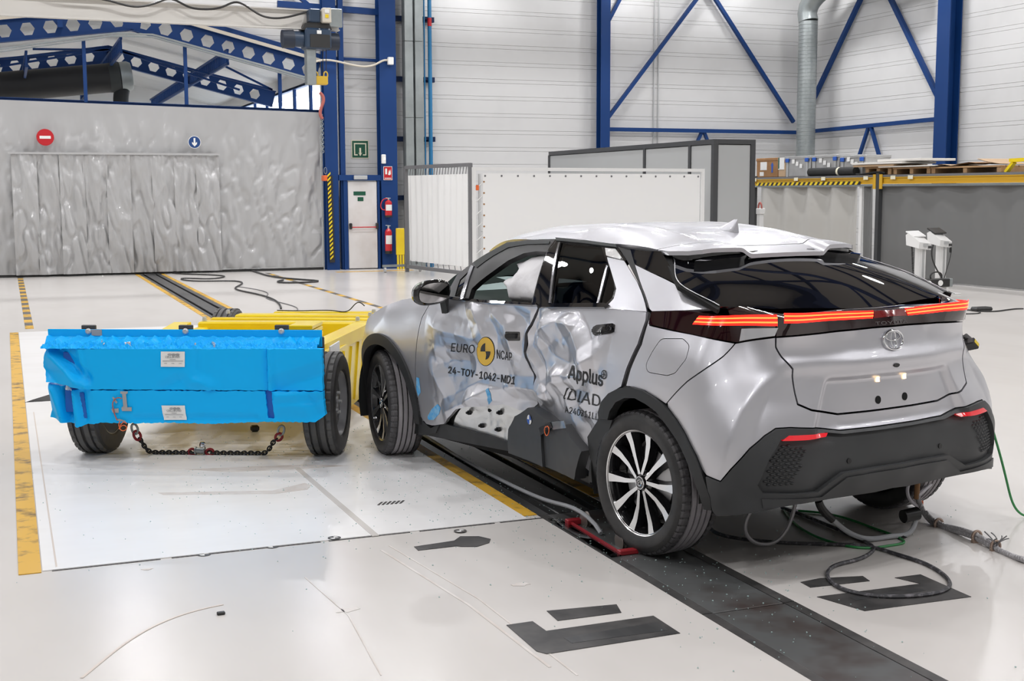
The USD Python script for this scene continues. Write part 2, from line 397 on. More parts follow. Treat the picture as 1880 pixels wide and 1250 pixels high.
('TRL', 340, 744, 1, -0.52): (-0.014, -0.52, 0.396),
('TRL', 343, 771, 1, -0.52): (-0.007, -0.52, 0.306),
('TRL', 301, 771, 1, -0.52): (-0.148, -0.52, 0.304),
('TRL', 222, 718, 1, -0.52): (-0.408, -0.52, 0.48),
('TRL', 236, 718, 1, -0.52): (-0.361, -0.52, 0.481),
('TRL', 235, 722, 1, -0.52): (-0.364, -0.52, 0.467),
('TRL', 232.5, 723, 1, -0.52): (-0.373, -0.52, 0.464),
('TRL', 235, 747, 1, -0.52): (-0.368, -0.52, 0.383),
('TRL', 243, 747, 1, -0.52): (-0.341, -0.52, 0.384),
('TRL', 243, 754, 1, -0.52): (-0.342, -0.52, 0.36),
('TRL', 225, 754, 1, -0.52): (-0.402, -0.52, 0.36),
('TRL', 224, 748, 1, -0.52): (-0.405, -0.52, 0.38),
('TRL', 227.5, 745, 1, -0.52): (-0.393, -0.52, 0.39),
('TRL', 225.5, 723, 1, -0.52): (-0.397, -0.52, 0.464),
('TRL', 222, 722, 1, -0.52): (-0.408, -0.52, 0.467),
('TRL', 207, 729, 1, -0.52): (-0.46, -0.52, 0.443),
('TRL', 210, 728, 1, -0.52): (-0.45, -0.52, 0.447),
('TRL', 217, 738, 1, -0.52): (-0.427, -0.52, 0.413),
('TRL', 214, 740, 1, -0.52): (-0.438, -0.52, 0.406),
('TRL', 205, 750, 1, -0.52): (-0.469, -0.52, 0.373),
('TRL', 219, 749, 1, -0.52): (-0.422, -0.52, 0.376),
('TRL', 219, 757, 1, -0.52): (-0.423, -0.52, 0.349),
('TRL', 208, 757, 1, -0.52): (-0.46, -0.52, 0.349),
('TRL', 213, 769, 1, -0.52): (-0.445, -0.52, 0.309),
('TRL', 220, 768, 1, -0.52): (-0.421, -0.52, 0.312),
('TRL', 232, 772, 1, -0.52): (-0.381, -0.52, 0.299),
('TRL', 230, 774, 1, -0.52): (-0.388, -0.52, 0.293),
('TRL', 215, 771, 1, -0.52): (-0.438, -0.52, 0.302),
('TRL', 225, 731, 1, -0.52): (-0.399, -0.52, 0.437),
('TRL', 214, 731, 1, -0.52): (-0.436, -0.52, 0.437),
('TRL', 209, 738, 1, -0.52): (-0.454, -0.52, 0.413),
('TRL', 210, 750, 1, -0.52): (-0.453, -0.52, 0.373),
('TRL', 214, 764, 1, -0.52): (-0.441, -0.52, 0.326),
('TRL', 217, 770, 1, -0.52): (-0.432, -0.52, 0.306),
('TRL', 224, 772, 1, -0.52): (-0.408, -0.52, 0.299),
('TRL', 223, 784, 1, -0.52): (-0.413, -0.52, 0.259),
('TRL', 229, 789, 1, -0.52): (-0.393, -0.52, 0.242),
('TRL', 236, 783, 1, -0.52): (-0.369, -0.52, 0.262),
('TRL', 229, 779, 1, -0.52): (-0.392, -0.52, 0.276),
('TRL', 222, 786, 1, -0.52): (-0.417, -0.52, 0.252),
('TRL', 227, 776, 1, -0.52): (-0.399, -0.52, 0.286),
('TRL', 236, 776, 1, -0.52): (-0.368, -0.52, 0.286),
('TRL', 256, 805, 1, -0.1): (-0.457, -0.1, 0.105),
('TRL', 264, 817, 1, -0.1): (-0.43, -0.1, 0.063),
('TRL', 274, 828, 1, -0.1): (-0.396, -0.1, 0.024),
('TRL', 288, 836, 1, -0.1): (-0.347, -0.1, -0.004),
('TRL', 305, 839, 1, -0.1): (-0.286, -0.1, -0.015),
('TRL', 325, 841, 1, -0.1): (-0.215, -0.1, -0.021),
('TRL', 345, 842, 1, -0.1): (-0.144, -0.1, -0.024),
('TRL', 395, 842, 1, -0.1): (0.034, -0.1, -0.022),
('TRL', 420, 842, 1, -0.1): (0.123, -0.1, -0.021),
('TRL', 445, 841, 1, -0.1): (0.212, -0.1, -0.017),
('TRL', 470, 837, 1, -0.1): (0.301, -0.1, -0.002),
('TRL', 488, 830, 1, -0.1): (0.365, -0.1, 0.023),
('TRL', 498, 818, 1, -0.1): (0.401, -0.1, 0.066),
('TRL', 508, 806, 1, -0.1): (0.438, -0.1, 0.109),
('TRL', 368, 841, 1, -0.1): (-0.062, -0.1, -0.02),
('TRL', 249, 793, 1, -0.1): (-0.48, -0.1, 0.148),
('TRL', 255, 806, 1, -0.1): (-0.461, -0.1, 0.102),
('TRL', 515, 797, 1, -0.1): (0.463, -0.1, 0.141),
('TRL', 509, 807, 1, -0.1): (0.441, -0.1, 0.106),
('TRL', 348, 842, 1, -0.1): (-0.133, -0.1, -0.024),
('TRL', 358, 841, 1, -0.1): (-0.098, -0.1, -0.02),
('TRL', 380, 841, 1, -0.1): (-0.019, -0.1, -0.019),
('TRL', 391, 842, 1, -0.1): (0.02, -0.1, -0.022),
('TRL', 246, 780, 1, -0.1): (-0.489, -0.1, 0.194),
('TRL', 249, 795, 1, -0.1): (-0.481, -0.1, 0.141),
('TRL', 517, 783, 1, -0.1): (0.472, -0.1, 0.191),
('TRL', 368, 842, 1, -0.1): (-0.062, -0.1, -0.023),
('PYR', 1386): np.float64(19.314),
('PYR', 1462): np.float64(17.703),
('PYR', 1512): np.float64(16.732),
('PYR', 1590): np.float64(15.34),
('PYR', 1640): np.float64(14.518),
('PYR', 1672): np.float64(14.017),
('PYQ', 1389, 12.3): np.float64(19.57),
('PYQ', 1428, 12.3): np.float64(18.715),
('PYQ', 1429, 12.28): np.float64(18.663),
('PYQ', 1441, 12.28): np.float64(18.41),
('PYQ', 1441, 12.3): np.float64(18.44),
('PYQ', 1488, 12.3): np.float64(17.487),
('PYQ', 1490, 12.3): np.float64(17.448),
('PYQ', 1540, 12.3): np.float64(16.501),
('PYQ', 1542, 12.3): np.float64(16.465),
('PYQ', 1589, 12.3): np.float64(15.631),
('PYQ', 1593, 12.2): np.float64(15.431),
('PYQ', 1640, 12.2): np.float64(14.654),
('PYQ', 1566, 12.05): np.float64(15.696),
('PYQ', 1640, 12.05): np.float64(14.464),
('PYQ', 1563, 12.02): np.float64(15.708),
('PYQ', 1655, 12.02): np.float64(14.19),
('PYQ', 1610, 12.1): np.float64(15.015),
('PYQ', 1690, 12.1): np.float64(13.754),
('PYQ', 1644, 12.2): np.float64(14.59),
('PYQ', 1712, 12.2): np.float64(13.548),
('PYQ', 1612, 12.06): np.float64(14.93),
('PYQ', 1716, 12.06): np.float64(13.322),
('PYQ', 1714, 12.2): np.float64(13.519),
('PYQ', 1842, 12.2): np.float64(11.77),
('PT', 1722, 305, 'x', 12.2): (12.2, 13.404, 2.115),
('PT', 1735, 304, 'x', 12.2): (12.2, 13.217, 2.121),
('PT', 1752, 307, 'x', 12.2): (12.2, 12.974, 2.087),
('PT', 1765, 308, 'x', 12.2): (12.2, 12.792, 2.074),
('PT', 1760, 303, 'x', 12.2): (12.2, 12.864, 2.123),
('PT', 1785, 299, 'x', 12.2): (12.2, 12.523, 2.154),
('PT', 1798, 302, 'x', 12.2): (12.2, 12.347, 2.122),
('PT', 1815, 300, 'x', 12.2): (12.2, 12.124, 2.136),
('PT', 1800, 292, 'x', 12.2): (12.2, 12.326, 2.215),
('PT', 1815, 297, 'x', 12.2): (12.2, 12.125, 2.164),
('PT', 1835, 302, 'x', 12.2): (12.2, 11.864, 2.112),
('PT', 1842, 303, 'x', 12.2): (12.2, 11.774, 2.101),
('FLD', 1688, 545): (9.878, 10.969),
('PTY', 1688, 452, 10.969): (9.844, 10.969, 0.803),
('FLD', 1726, 540): (10.538, 11.267),
('PTY', 1726, 448, 11.267): (10.501, 11.267, 0.815),
('FLQ', 325, 499): (-0.195, 22.526),
('FLQ', 390, 506): (0.313, 20.933),
('FLQ', 412, 509): (0.458, 20.322),
('FLQ', 380, 513): (0.042, 19.814),
('FLQ', 341, 512): (-0.319, 20.147),
('FLQ', 355, 517): (-0.287, 19.3),
('FLQ', 420, 517): (0.334, 19.022),
('FLQ', 440, 525): (0.331, 17.795),
('FLQ', 432, 531): (0.127, 17.037),
('FLQ', 470, 541): (0.243, 15.694),
('FLQ', 505, 553): (0.283, 14.299),
('FLQ', 516, 568): (0.09, 12.879),
('FLQ', 438, 527): (0.267, 17.534),
('FLQ', 475, 533): (0.458, 16.62),
('FLQ', 492, 541): (0.425, 15.614),
('FLQ', 488, 546): (0.288, 15.079),
('FLQ', 510, 555): (0.283, 14.085),
('FLQ', 545, 571): (0.246, 12.536),
('FLQ', 450, 496): (1.246, 22.495),
('FLQ', 490, 507): (1.302, 20.303),
('FLQ', 530, 513): (1.506, 19.156),
('FLQ', 570, 516): (1.793, 18.529),
('FLQ', 584, 518): (1.859, 18.178),
('FLQ', 560, 520): (1.57, 17.994),
('FLQ', 520, 516): (1.316, 18.744),
('FLQ', 1755, 568): (8.924, 9.028),
('FLQ', 1785, 571): (8.961, 8.741),
('FLQ', 1812, 573): (9.033, 8.533),
('FLQ', 1850, 570): (9.468, 8.609),
('FLQ', 1879, 568): (9.791, 8.65),
('FLQ', 1760, 577): (8.46, 8.438),
('FLQ', 1785, 577): (8.629, 8.365),
('FLQ', 1795, 572): (8.973, 8.647),
('FLQ', 1306, 975): (-0.359, 0.041),
('FLQ', 1345, 990): (-0.34, -0.128),
('FLQ', 1390, 996): (-0.262, -0.222),
('FLQ', 1440, 1000): (-0.163, -0.304),
('FLQ', 1500, 1002): (-0.03, -0.378),
('FLQ', 1560, 1004): (0.102, -0.452),
('FLQ', 1605, 1009): (0.18, -0.534),
('FLQ', 1640, 1019): (0.204, -0.641),
('FLQ', 1690, 1035): (0.228, -0.801),
('FLQ', 1730, 1057): (0.197, -0.982),
('FLQ', 1743, 1072): (0.146, -1.087),
('FLQ', 1738, 1085): (0.068, -1.161),
('FLQ', 1715, 1093): (-0.019, -1.188),
('FLQ', 1660, 1099): (-0.162, -1.175),
('FLQ', 1600, 1097): (-0.278, -1.113),
('FLQ', 1555, 1088): (-0.332, -1.021),
('FLQ', 1527, 1073): (-0.325, -0.904),
('FLQ', 1519, 1058): (-0.272, -0.799),
('FLQ', 1533, 1042): (-0.163, -0.704),
('FLQ', 1570, 1032): (-0.028, -0.668),
('FLQ', 1600, 1017): (0.122, -0.589),
('FLQ', 1604, 1010): (0.171, -0.541),
('FLQ', 1590, 999): (0.202, -0.443),
('FLQ', 1560, 985): (0.213, -0.302),
('FLQ', 1490, 955): (0.223, 0.029),
('FLQ', 1435, 935): (0.208, 0.278),
('FLQ', 1440, 938): (0.202, 0.243),
('FLQ', 1465, 968): (0.079, -0.061),
('FLQ', 1500, 988): (0.049, -0.266),
('FLQ', 1540, 1001): (0.071, -0.41),
('FLQ', 1580, 1008): (0.126, -0.502),
('FLQ', 1640, 1003): (0.298, -0.523),
('FLQ', 1660, 998): (0.376, -0.504),
('FLQ', 1655, 992): (0.401, -0.453),
('FLQ', 1610, 974): (0.405, -0.262),
('FLQ', 1540, 950): (0.385, 0.022),
('FLQ', 1465, 940): (0.255, 0.196),
('PT', 1383, 930, 'y', -0.3): (-0.337, -0.3, 0.202),
('PT', 1372, 950, 'y', -0.3): (-0.369, -0.3, 0.152),
('PT', 1368, 970, 'y', -0.3): (-0.38, -0.3, 0.101),
('PT', 1378, 990, 'y', -0.3): (-0.349, -0.3, 0.045),
('PT', 1400, 999, 'y', -0.3): (-0.282, -0.3, 0.015),
('PT', 1425, 993, 'y', -0.3): (-0.207, -0.3, 0.022),
('PT', 1445, 970, 'y', -0.3): (-0.147, -0.3, 0.077),
('PT', 1455, 945, 'y', -0.3): (-0.118, -0.3, 0.141),
('PT', 1461, 922, 'y', -0.3): (-0.102, -0.3, 0.2),
('PT', 1503, 920, 'y', -0.42): (-0.057, -0.42, 0.229),
('PT', 1512, 938, 'y', -0.42): (-0.028, -0.42, 0.179),
('PT', 1530, 955, 'y', -0.42): (0.028, -0.42, 0.129),
('PT', 1560, 978, 'y', -0.42): (0.124, -0.42, 0.058),
('PT', 1600, 994, 'y', -0.42): (0.251, -0.42, 0.002),
('PT', 1638, 996, 'y', -0.42): (0.373, -0.42, -0.016),
('PT', 1665, 980, 'y', -0.42): (0.459, -0.42, 0.018),
('PT', 1681, 955, 'y', -0.42): (0.509, -0.42, 0.081),
('PT', 1672, 945, 'y', -0.42): (0.478, -0.42, 0.111),
('PT', 1653, 993, 'y', -0.42): (0.421, -0.42, -0.013),
('FLQ', 1068, 965): (-0.91, 0.379),
('FLQ', 1133, 1004): (-0.917, -0.035),
('FLQ', 375, 1018): (-2.753, 0.579),
('FLQ', 500, 1003.5): (-2.432, 0.591),
('FLQ', 845, 976): (-1.515, 0.504),
('FLQ', 614, 989): (-2.125, 0.615),
}
def FLD(*k): return SURVEY[('FLD',) + k]
def FLQ(*k): return SURVEY[('FLQ',) + k]
def PT(*k): return SURVEY[('PT',) + k]
def PT2(*k): return SURVEY[('PT2',) + k]
def PT3(*k): return SURVEY[('PT3',) + k]
def PTH(*k): return SURVEY[('PTH',) + k]
def PTIE(*k): return SURVEY[('PTIE',) + k]
def PTY(*k): return SURVEY[('PTY',) + k]
def PT_(*k): return SURVEY[('PT_',) + k]
def PX0(*k): return SURVEY[('PX0',) + k]
def PYQ(*k): return SURVEY[('PYQ',) + k]
def PYR(*k): return SURVEY[('PYR',) + k]
def TRL(*k): return SURVEY[('TRL',) + k]
# ---------------------------------------------------------------- room shell
mat('floor_white', (.655, .628, .600), .24, var=(.60, .57, .54), scale=1.1, lo=.45, hi=.8, spec=.45, stretch=(1, .45, 1))
mat('plate_white', (.865, .86, .855), .28, var=(.81, .80, .785), scale=1.6, lo=.45, hi=.8, spec=.45, stretch=(.6, 1.6, 1))
mat('yellow_line', (.66, .38, .035), .5, var=(.16, .10, .03), scale=7, lo=.50, hi=.68)
mat('dark_dash', (.06, .06, .06), .5, var=(.16, .14, .11), scale=8)
mat('track_steel', (.060, .062, .064), .33, .35, var=(.10, .10, .10), scale=3, stretch=(3, .5, 1))
mat('track_plate', (.115, .12, .12), .32, .15, var=(.050, .028, .022), scale=1.6, lo=.48, hi=.66)
mat('tape_black', (.035, .035, .035), .45, var=(.075, .072, .07), scale=7)
mat('tyre_scuff', (.62, .55, .49), .4)
mat('brown_wood', (.30, .15, .06), .6, var=(.20, .10, .05), scale=6)
mat('wall_white', (.655, .655, .65), .5, var=(.60, .60, .595), scale=.8, lo=.5, hi=.8)
mat('joint_grey', (.62, .62, .62), .8)
mat('ceiling_beige', (.30, .275, .25), .8)
mat('blue_steel', (.005, .040, .165), .5, spec=.3)
mat('blue_dark', (.006, .020, .075), .5, spec=.3)
mat('blue_pipe', (.02, .18, .38), .35)
mat('cream', (.62, .57, .48), .5)
mat('crane_white', (.68, .66, .62), .45)
mat('galv', (.36, .39, .39), .38, .6, var=(.30, .33, .33), scale=3)
mat('galv_light', (.55, .56, .56), .42, .5)
mat('pvc_white', (.43, .43, .43), .26, 0, .6, bump=.22, bscale=5, stretch=(1, 1, .35), coat_rough=.09)
mat('pvc_strip', (.42, .42, .42), .14, 0, .7, bump=.35, bscale=7, stretch=(1.2, 1, .4), coat_rough=.08)
mat('sign_red', (.50, .010, .018), .4); mat('sign_blue', (.010, .055, .20), .4); mat('sign_green', (.004, .085, .045), .4)
mat('sign_white', (.82, .82, .80), .4); mat('sign_cream', (.80, .76, .58), .4)
mat('duct_black', (.020, .020, .021), .55, bump=.2, bscale=30)
mat('door_white', (.72, .70, .69), .45, var=(.62, .58, .55), scale=1.2, lo=.5, hi=.75)
mat('screen_white', (.80, .80, .79), .6, bump=.05, bscale=3)
mat('frame_grey', (.16, .16, .165), .5); mat('frame_white', (.74, .74, .73), .4); mat('frame_dark', (.05, .052, .055), .45)
mat('cabin_panel', (.40, .41, .41), .55)
mat('yellow_paint', (.86, .66, .010), .32, coat=.2, var=(.80, .56, .012), scale=2.5)
mat('black_paint', (.02, .02, .02), .4)
mat('rack_yellow', (.62, .36, .02), .45)
mat('curtain_grey', (.17, .172, .17), .5, bump=.05, bscale=4); mat('curtain_light', (.50, .49, .46), .42, coat=.2)
mat('carton', (.36, .19, .08), .7, var=(.29, .15, .06), scale=3); mat('carton_light', (.52, .36, .22), .7)
mat('alu', (.58, .58, .57), .35, .7, var=(.5, .5, .49), scale=4); mat('board_white', (.72, .70, .66), .6); mat('wood', (.42, .26, .13), .7, var=(.33, .19, .09), scale=5)
mat('ext_red', (.55, .012, .020), .25, coat=.5)
FLOOR_TRACK = (-1.035, -.60)
fl_ = thing('floor', 'glossy off-white painted hall floor with a dark guide track', kind='structure')
slab = shapely.box(-16, -13, 15.7, 40).difference(shapely.box(FLOOR_TRACK[0], -14, FLOOR_TRACK[1], 22.2))
obj('slab', prism(slab, .12, -.12), 'floor_white', fl_, smooth=False)
obj('track_pit', [box((-1.05, -13, -.13), (-.59, 22.2, -.11))], 'shadow_black', fl_, smooth=False)
for a, b, m in ((-1.035, -.965, 'track_steel'), (-.915, -.725, 'track_steel'), (-.675, -.60, 'track_steel')):
    obj('track_plate', bevel_box((a, .66, -.045), (b, 22.2, -.002), .004), m, fl_, smooth=False)
for y0, y1 in ((-1.03, .655), (-2.6, -1.035), (-5, -2.605), (-12.9, -5.005)):
    obj('track_plate', bevel_box((-.985, y0 + .003, -.045), (-.65, y1 - .003, -.001), .003), 'track_plate', fl_, smooth=False)
    for a, b in ((-1.035, -.985), (-.65, -.60)): obj('track_edge', box((a, y0, -.04), (b, y1, .0005)), 'tape_black', fl_, smooth=False)
obj('painted_plate', prism(Polygon([(-3.46, .58), (-1.115, .60), (-1.115, 11.1), (-3.46, 11.1)]), .004, .0005), 'plate_white', fl_, smooth=False)
for a, b in ((-3.42, -2.95), (-2.90, -2.2), (-2.16, -1.75), (-1.70, -1.30), (-1.27, -1.03)): obj('plate_gap', bar((a, .572 + .0085*(a + 3.46), .0012), (b, .572 + .0085*(b + 3.46), .0012), .010, .002), 'tape_black', fl_, smooth=False)
obj('plate_gap', bar((-3.40, .62, .0048), (-3.41, 5.0, .0048), .008, .001), 'tyre_scuff', fl_, smooth=False)
pl2 = (-1.958, 2.254); pl3 = (-1.928, 0.576)
obj('plate_joint', [bar((pl2[0], pl2[1], .004), (pl3[0], pl3[1], .004), .035, .004), ], 'floor_white', fl_, smooth=False)
for a, b in (((-1.115, .66), (-1.037, 22)), ((-.598, .9), (-.525, 22)), ((-3.56, .56), (-3.465, 11.1))):
    obj('yellow_line', box((*a, .0005), (*b, .004)), 'yellow_line', fl_, smooth=False)
def dashes(x, y0, y1, w, n):
    L = (y1 - y0)/n
    for k in range(n): obj('floor_dash', box((x - w/2, y0 + k*L, .0005), (x + w/2, y0 + (k+1)*L, .003)), 'dark_dash' if k % 2 else 'yellow_line', fl_, smooth=False)
dashes(-3.33, 11.5, 22.0, .10, 26); dashes(1.50, 9.0, 21.3, .09, 30)
obj('threshold_line', box((2.9, 20.9, .0005), (4.6, 21.1, .003)), 'yellow_line', fl_, smooth=False)
def patch(pts, name, m='tape_black', z=.0006, h=.002): return obj(name, prism([FL(*p) for p in pts] if not isinstance(pts, Polygon) else pts, h, z), m, fl_, smooth=False)
obj('floor_recess', prism([(-1.809, 0.33),(-1.598, 0.356),(-1.545, 0.419),(-1.459, 0.384),(-1.424, 0.317),(-1.455, 0.257),(-1.531, 0.217),(-1.603, 0.246),(-1.619, 0.263),(-1.81, 0.261)], .002, .0006), 'tape_black', fl_, smooth=False)
obj('floor_recess', prism([(-1.592, -0.763),(-1.296, -0.796),(-1.323, -0.894),(-1.598, -0.887)], .002, .0006), 'tape_black', fl_, smooth=False)
obj('floor_recess', prism([(-1.803, -0.858),(-1.692, -0.856),(-1.686, -0.978),(-1.223, -0.977),(-1.223, -1.193),(-1.78, -1.202),(-1.804, -1.162)], .002, .0006), 'tape_black', fl_, smooth=False)
obj('floor_recess', prism([(-0.43, -0.828),(-0.32, -0.814),(-0.129, -0.858),(-0.145, -0.927),(-0.435, -0.907)], .002, .0006), 'tape_black', fl_, smooth=False)
obj('floor_recess', prism([(-0.483, -1.022),(0.031, -1.041),(-0.015, -0.93),(0.119, -0.934),(0.108, -1.263),(-0.411, -1.244)], .002, .0006), 'tape_black', fl_, smooth=False)
obj('recess_slot', prism([(-1.656, -1.075),(-1.249, -1.05),(-1.249, -1.15),(-1.651, -1.139)], .001, .0024), 'track_steel', fl_, smooth=False)
obj('recess_slot', prism([(-0.366, -1.085),(-0.014, -1.095),(-0.012, -1.128),(-0.363, -1.124)], .001, .0024), 'track_steel', fl_, smooth=False)
sc1 = smooth_path([(*p, .0014) for p in ((-3.368, -0.804),(-3.209, -0.524),(-3.038, -0.314),(-2.785, -0.188))], 30)
obj('tyre_mark', [bar(a, b, .012, .001) for a, b in zip(sc1[:-1], sc1[1:])], 'tyre_scuff', fl_, smooth=False)
for k in range(6):
    p = np.array((-1.732, 1.191))*(1 - k/5) + np.array((-1.613, 1.181))*k/5
    obj('scuff_mark', bar((p[0] - .02, p[1] - .03, .0052), (p[0] + .02, p[1] + .03, .0052), .012, .0012), 'tape_black', fl_, smooth=False)

mat('dust', (.60, .545, .50), .45, var=(.70, .665, .635), scale=5, lo=.4, hi=.62)
for pts, w in ((((-1.968, 0.336), (-1.856, -0.567), (-1.82, -1.324)), .012), (((-1.912, 0.393), (-1.791, -0.519), (-1.762, -1.43)), .008), (((-2.394, 0.051), (-2.344, -0.513), (-2.396, -1.172)), .006), (((-0.526, 0.84), (-0.57, -0.237)), .006)):
    for a, b in zip(pts[:-1], pts[1:]): obj('tyre_mark', bar((*a, .0009), (*b, .0009), w, .0008), 'dust', fl_, smooth=False)
obj('dirt_streak', prism([(-2.213, 1.715), (-2.001, 1.831), (-1.978, 1.762), (-2.022, 1.665), (-2.214, 1.631), (-2.796, 1.843), (-2.818, 1.908)], .0006, .0046), 'dust', fl_, smooth=False)
obj('dirt_streak', prism([(-2.597, 2.469), (-1.891, 2.328), (-1.65, 2.194), (-1.919, 2.205), (-2.364, 2.291)], .0006, .0046), 'dust', fl_, smooth=False)
for u, v, a, b in ((640,1120,26,8),(955,1073,22,6),(70,1000,16,5),(60,880,14,4),(270,1045,12,3)):
    c = FLQ(u, v); r = np.random.default_rng(u); n = 14; t = np.linspace(0, 2*np.pi, n + 1)[:-1]; q = FLQ(u + a, v); rr = np.hypot(q[0] - c[0], q[1] - c[1])
    obj('stain', prism(Polygon([(c[0] + rr*k*math.cos(x), c[1] + rr*.5*k*math.sin(x)) for x, k in zip(t, r.uniform(.45, 1.05, n))]).buffer(.003), .0005, .0008), 'dust', fl_, smooth=False)
# ---------------------------------------------------------------- walls
WY, WX = 22.3, 15.6
GPX, GPZ, GRX, GRZ = -.97, 5.33, 2.92, 4.36
opening = Polygon([(-16, 0), (2.95, 0), (2.95, GRZ), (GPX, GPZ), (-9, 4.3), (-16, 3.4)])
wb = thing('wall_back', 'white sandwich-panel back wall of the hall', kind='structure')
obj('backing', [moved(prism(shapely.box(-16, 0, WX, 8.3).difference(opening), .05), frame_T((0, WY + .06, 0), (1, 0, 0), (0, 0, 1), (0, -1, 0)))], 'joint_grey', wb, smooth=False)
def wall_panels(parent, x0s, dz, place, hole=None, ztop=8.2):
    rows = [q for i in range(int(ztop/dz)) for q in ((i*dz, i*dz + dz - .085), (i*dz + dz - .085, (i + 1)*dz))]
    for z0_, z1_ in rows:
        for a, b in zip(x0s[:-1], x0s[1:]):
            r = shapely.box(a + .004, z0_ + .0025, b - .004, z1_ - .0025)
            if hole is not None: r = r.difference(hole)
            for g in getattr(r, 'geoms', [r]):
                if g.area > .01: obj('panel', place(prism(g, .05)), 'wall_white', parent, smooth=False)
wall_panels(wb, [-16, -4, 2.95, 9.63, WX], .385, lambda m: moved(m, frame_T((0, WY + .02, 0), (1, 0, 0), (0, 0, 1), (0, -1, 0))), opening)
wr = thing('wall_right', 'white sandwich-panel right wall of the hall', kind='structure')
obj('backing', box((WX + .05, -13, 0), (WX + .1, WY, 8.3)), 'joint_grey', wr, smooth=False)
wall_panels(wr, [-13, -1, 5.5, 11.2, 17.1, WY], .385, lambda m: moved(m, frame_T((WX + .05, 0, 0), (0, 1, 0), (0, 0, 1), (-1, 0, 0))) if False else moved(m, frame_T((WX, 0, 0), (0, 1, 0), (0, 0, 1), (1, 0, 0))))
obj('wall_left', box((-16.1, -13, 0), (-16, 40, 8.3)), 'wall_white', smooth=False, kind='structure', label='plain white side wall of the hall')
obj('wall_front', box((-16, -13.1, 0), (WX, -13, 8.3)), 'wall_white', smooth=False, kind='structure', label='plain white wall behind the viewer')
ce = thing('ceiling', 'pale hall ceiling on open steel trusses', kind='structure')
obj('roof_deck', box((-16, -13, 8.2), (WX, WY + .1, 8.3)), 'ceiling_beige', ce, smooth=False)
for y in (-9, -4, 1, 6, 11, 16, 21):
    ms = [bar((-16, y, 8.05), (WX, y, 8.05), .16, .14), bar((-16, y, 6.9), (WX, y, 6.9), .14, .12)]
    xs = np.arange(-16, 15.7, 1.55)
    for k in range(len(xs) - 1): ms.append(bar((xs[k], y, 6.9 if k % 2 else 8.05), (xs[k+1], y, 8.05 if k % 2 else 6.9), .07, .07))
    obj('roof_truss', ms, 'blue_dark', ce, smooth=False)
for x in np.arange(-14.5, 15, 3.1): obj('purlin', bar((x, -13, 8.14), (x, WY, 8.14), .07, .12), 'blue_dark', ce, smooth=False)

# rear hall seen over the curtain
rh = thing('wall_rear_hall', 'white roof and walls of the second hall beyond the curtain', kind='structure')
def slope(x0, z0, x1, z1, n):
    for k in range(n):
        y0 = WY + .3 + k*1.1
        obj('roof_panel', trimesh.convex.convex_hull(np.array([(x, y, z + d) for (x, z) in ((x0, z0), (x1, z1)) for y in (y0, y0 + 1.085) for d in (0, .05)])), 'wall_white', rh, smooth=False)
slope(GPX, GPZ + .25, 4.2, GRZ + .0, 15); slope(-10, 4.2, GPX, GPZ + .25, 15)
obj('end_wall', box((-10, 38.8, 0), (3.3, 38.9, 6)), 'wall_white', rh, smooth=False)
obj('side_wall', [box((3.25, 22.35, 0), (3.35, 38.8, 3.5)), box((3.25, 22.35, 4.25), (3.35, 38.8, 4.6))], 'wall_white', rh, smooth=False)
obj('left_wall', box((-10.1, 22.35, 0), (-10, 38.8, 4.6)), 'wall_white', rh, smooth=False)
wd = thing('window_1', 'bright daylight window strip high in the rear hall', kind='structure')
for k in range(9): obj('mullion', box((3.26, 22.9 + k*1.8, 3.5), (3.32, 23.04 + k*1.8, 4.25)), 'blue_steel', wd, smooth=False)
obj('rail', [box((3.25, 22.4, 3.46), (3.36, 38.8, 3.51)), box((3.25, 22.4, 4.22), (3.36, 38.8, 4.28))], 'blue_steel', wd, smooth=False)
obj('pane', box((3.30, 22.4, 3.52), (3.31, 38.8, 4.22)), 'clear_pane', wd, smooth=False)

def castellated(p0, p1, depth, y, tk, s, n, off0, hexr=.140):
    """rafter from p0 to p1 (x, z of the top edge) with a row of hexagonal holes"""
    p0, p1 = np.array(p0), np.array(p1); d = (p1 - p0)/np.linalg.norm(p1 - p0); nrm = np.array([d[1], -d[0]])
    if nrm[1] > 0: nrm = -nrm
    web = Polygon([p0, p1, p1 + nrm*depth, p0 + nrm*depth])
    for k in range(n):
        c = p0 + d*(off0 + k*s) + nrm*depth*.5
        web = web.difference(Polygon([c + hexr*(math.cos(a)*d + math.sin(a)*nrm*1.0) for a in np.arange(6)*math.pi/3]))
    T = frame_T((0, y, 0), (1, 0, 0), (0, 0, 1), (0, -1, 0)); ms = [moved(prism(web, .014), T)]
    for q in (0, depth): 
        a, b = p0 + nrm*q, p1 + nrm*q; ms.append(bar((a[0], y, a[1]), (b[0], y, b[1]), tk, .018, up=(-d[1], 0, d[0])))
    return ms
gb_ = thing('gable_beam', 'blue castellated gable beam with a row of hexagonal holes above the curtain', 'roof beam')
obj('rafter', castellated((GPX, GPZ + .07), (GRX, GRZ + .10), .41, WY - .12, .20, .435, 9, .30), 'blue_steel', gb_, smooth=False)
obj('rafter', castellated((-9, 4.30), (GPX, GPZ + .07), .41, WY - .12, .20, .435, 18, .40), 'blue_steel', gb_, smooth=False)
obj('edge_strip', [bar((GPX, WY - .2, GPZ + .11), (GRX + .3, WY - .2, GRZ + .06), .1, .07), bar((-9, WY - .2, 4.34), (GPX, WY - .2, GPZ + .11), .1, .07)], 'cream', gb_, smooth=False)
obj('top_flashing', [bar((GPX, WY - .1, GPZ + .20), (GRX + .2, WY - .1, GRZ + .17), .12, .12), bar((-9, WY - .1, 4.44), (GPX, WY - .1, GPZ + .20), .12, .12)], 'blue_steel', gb_, smooth=False)
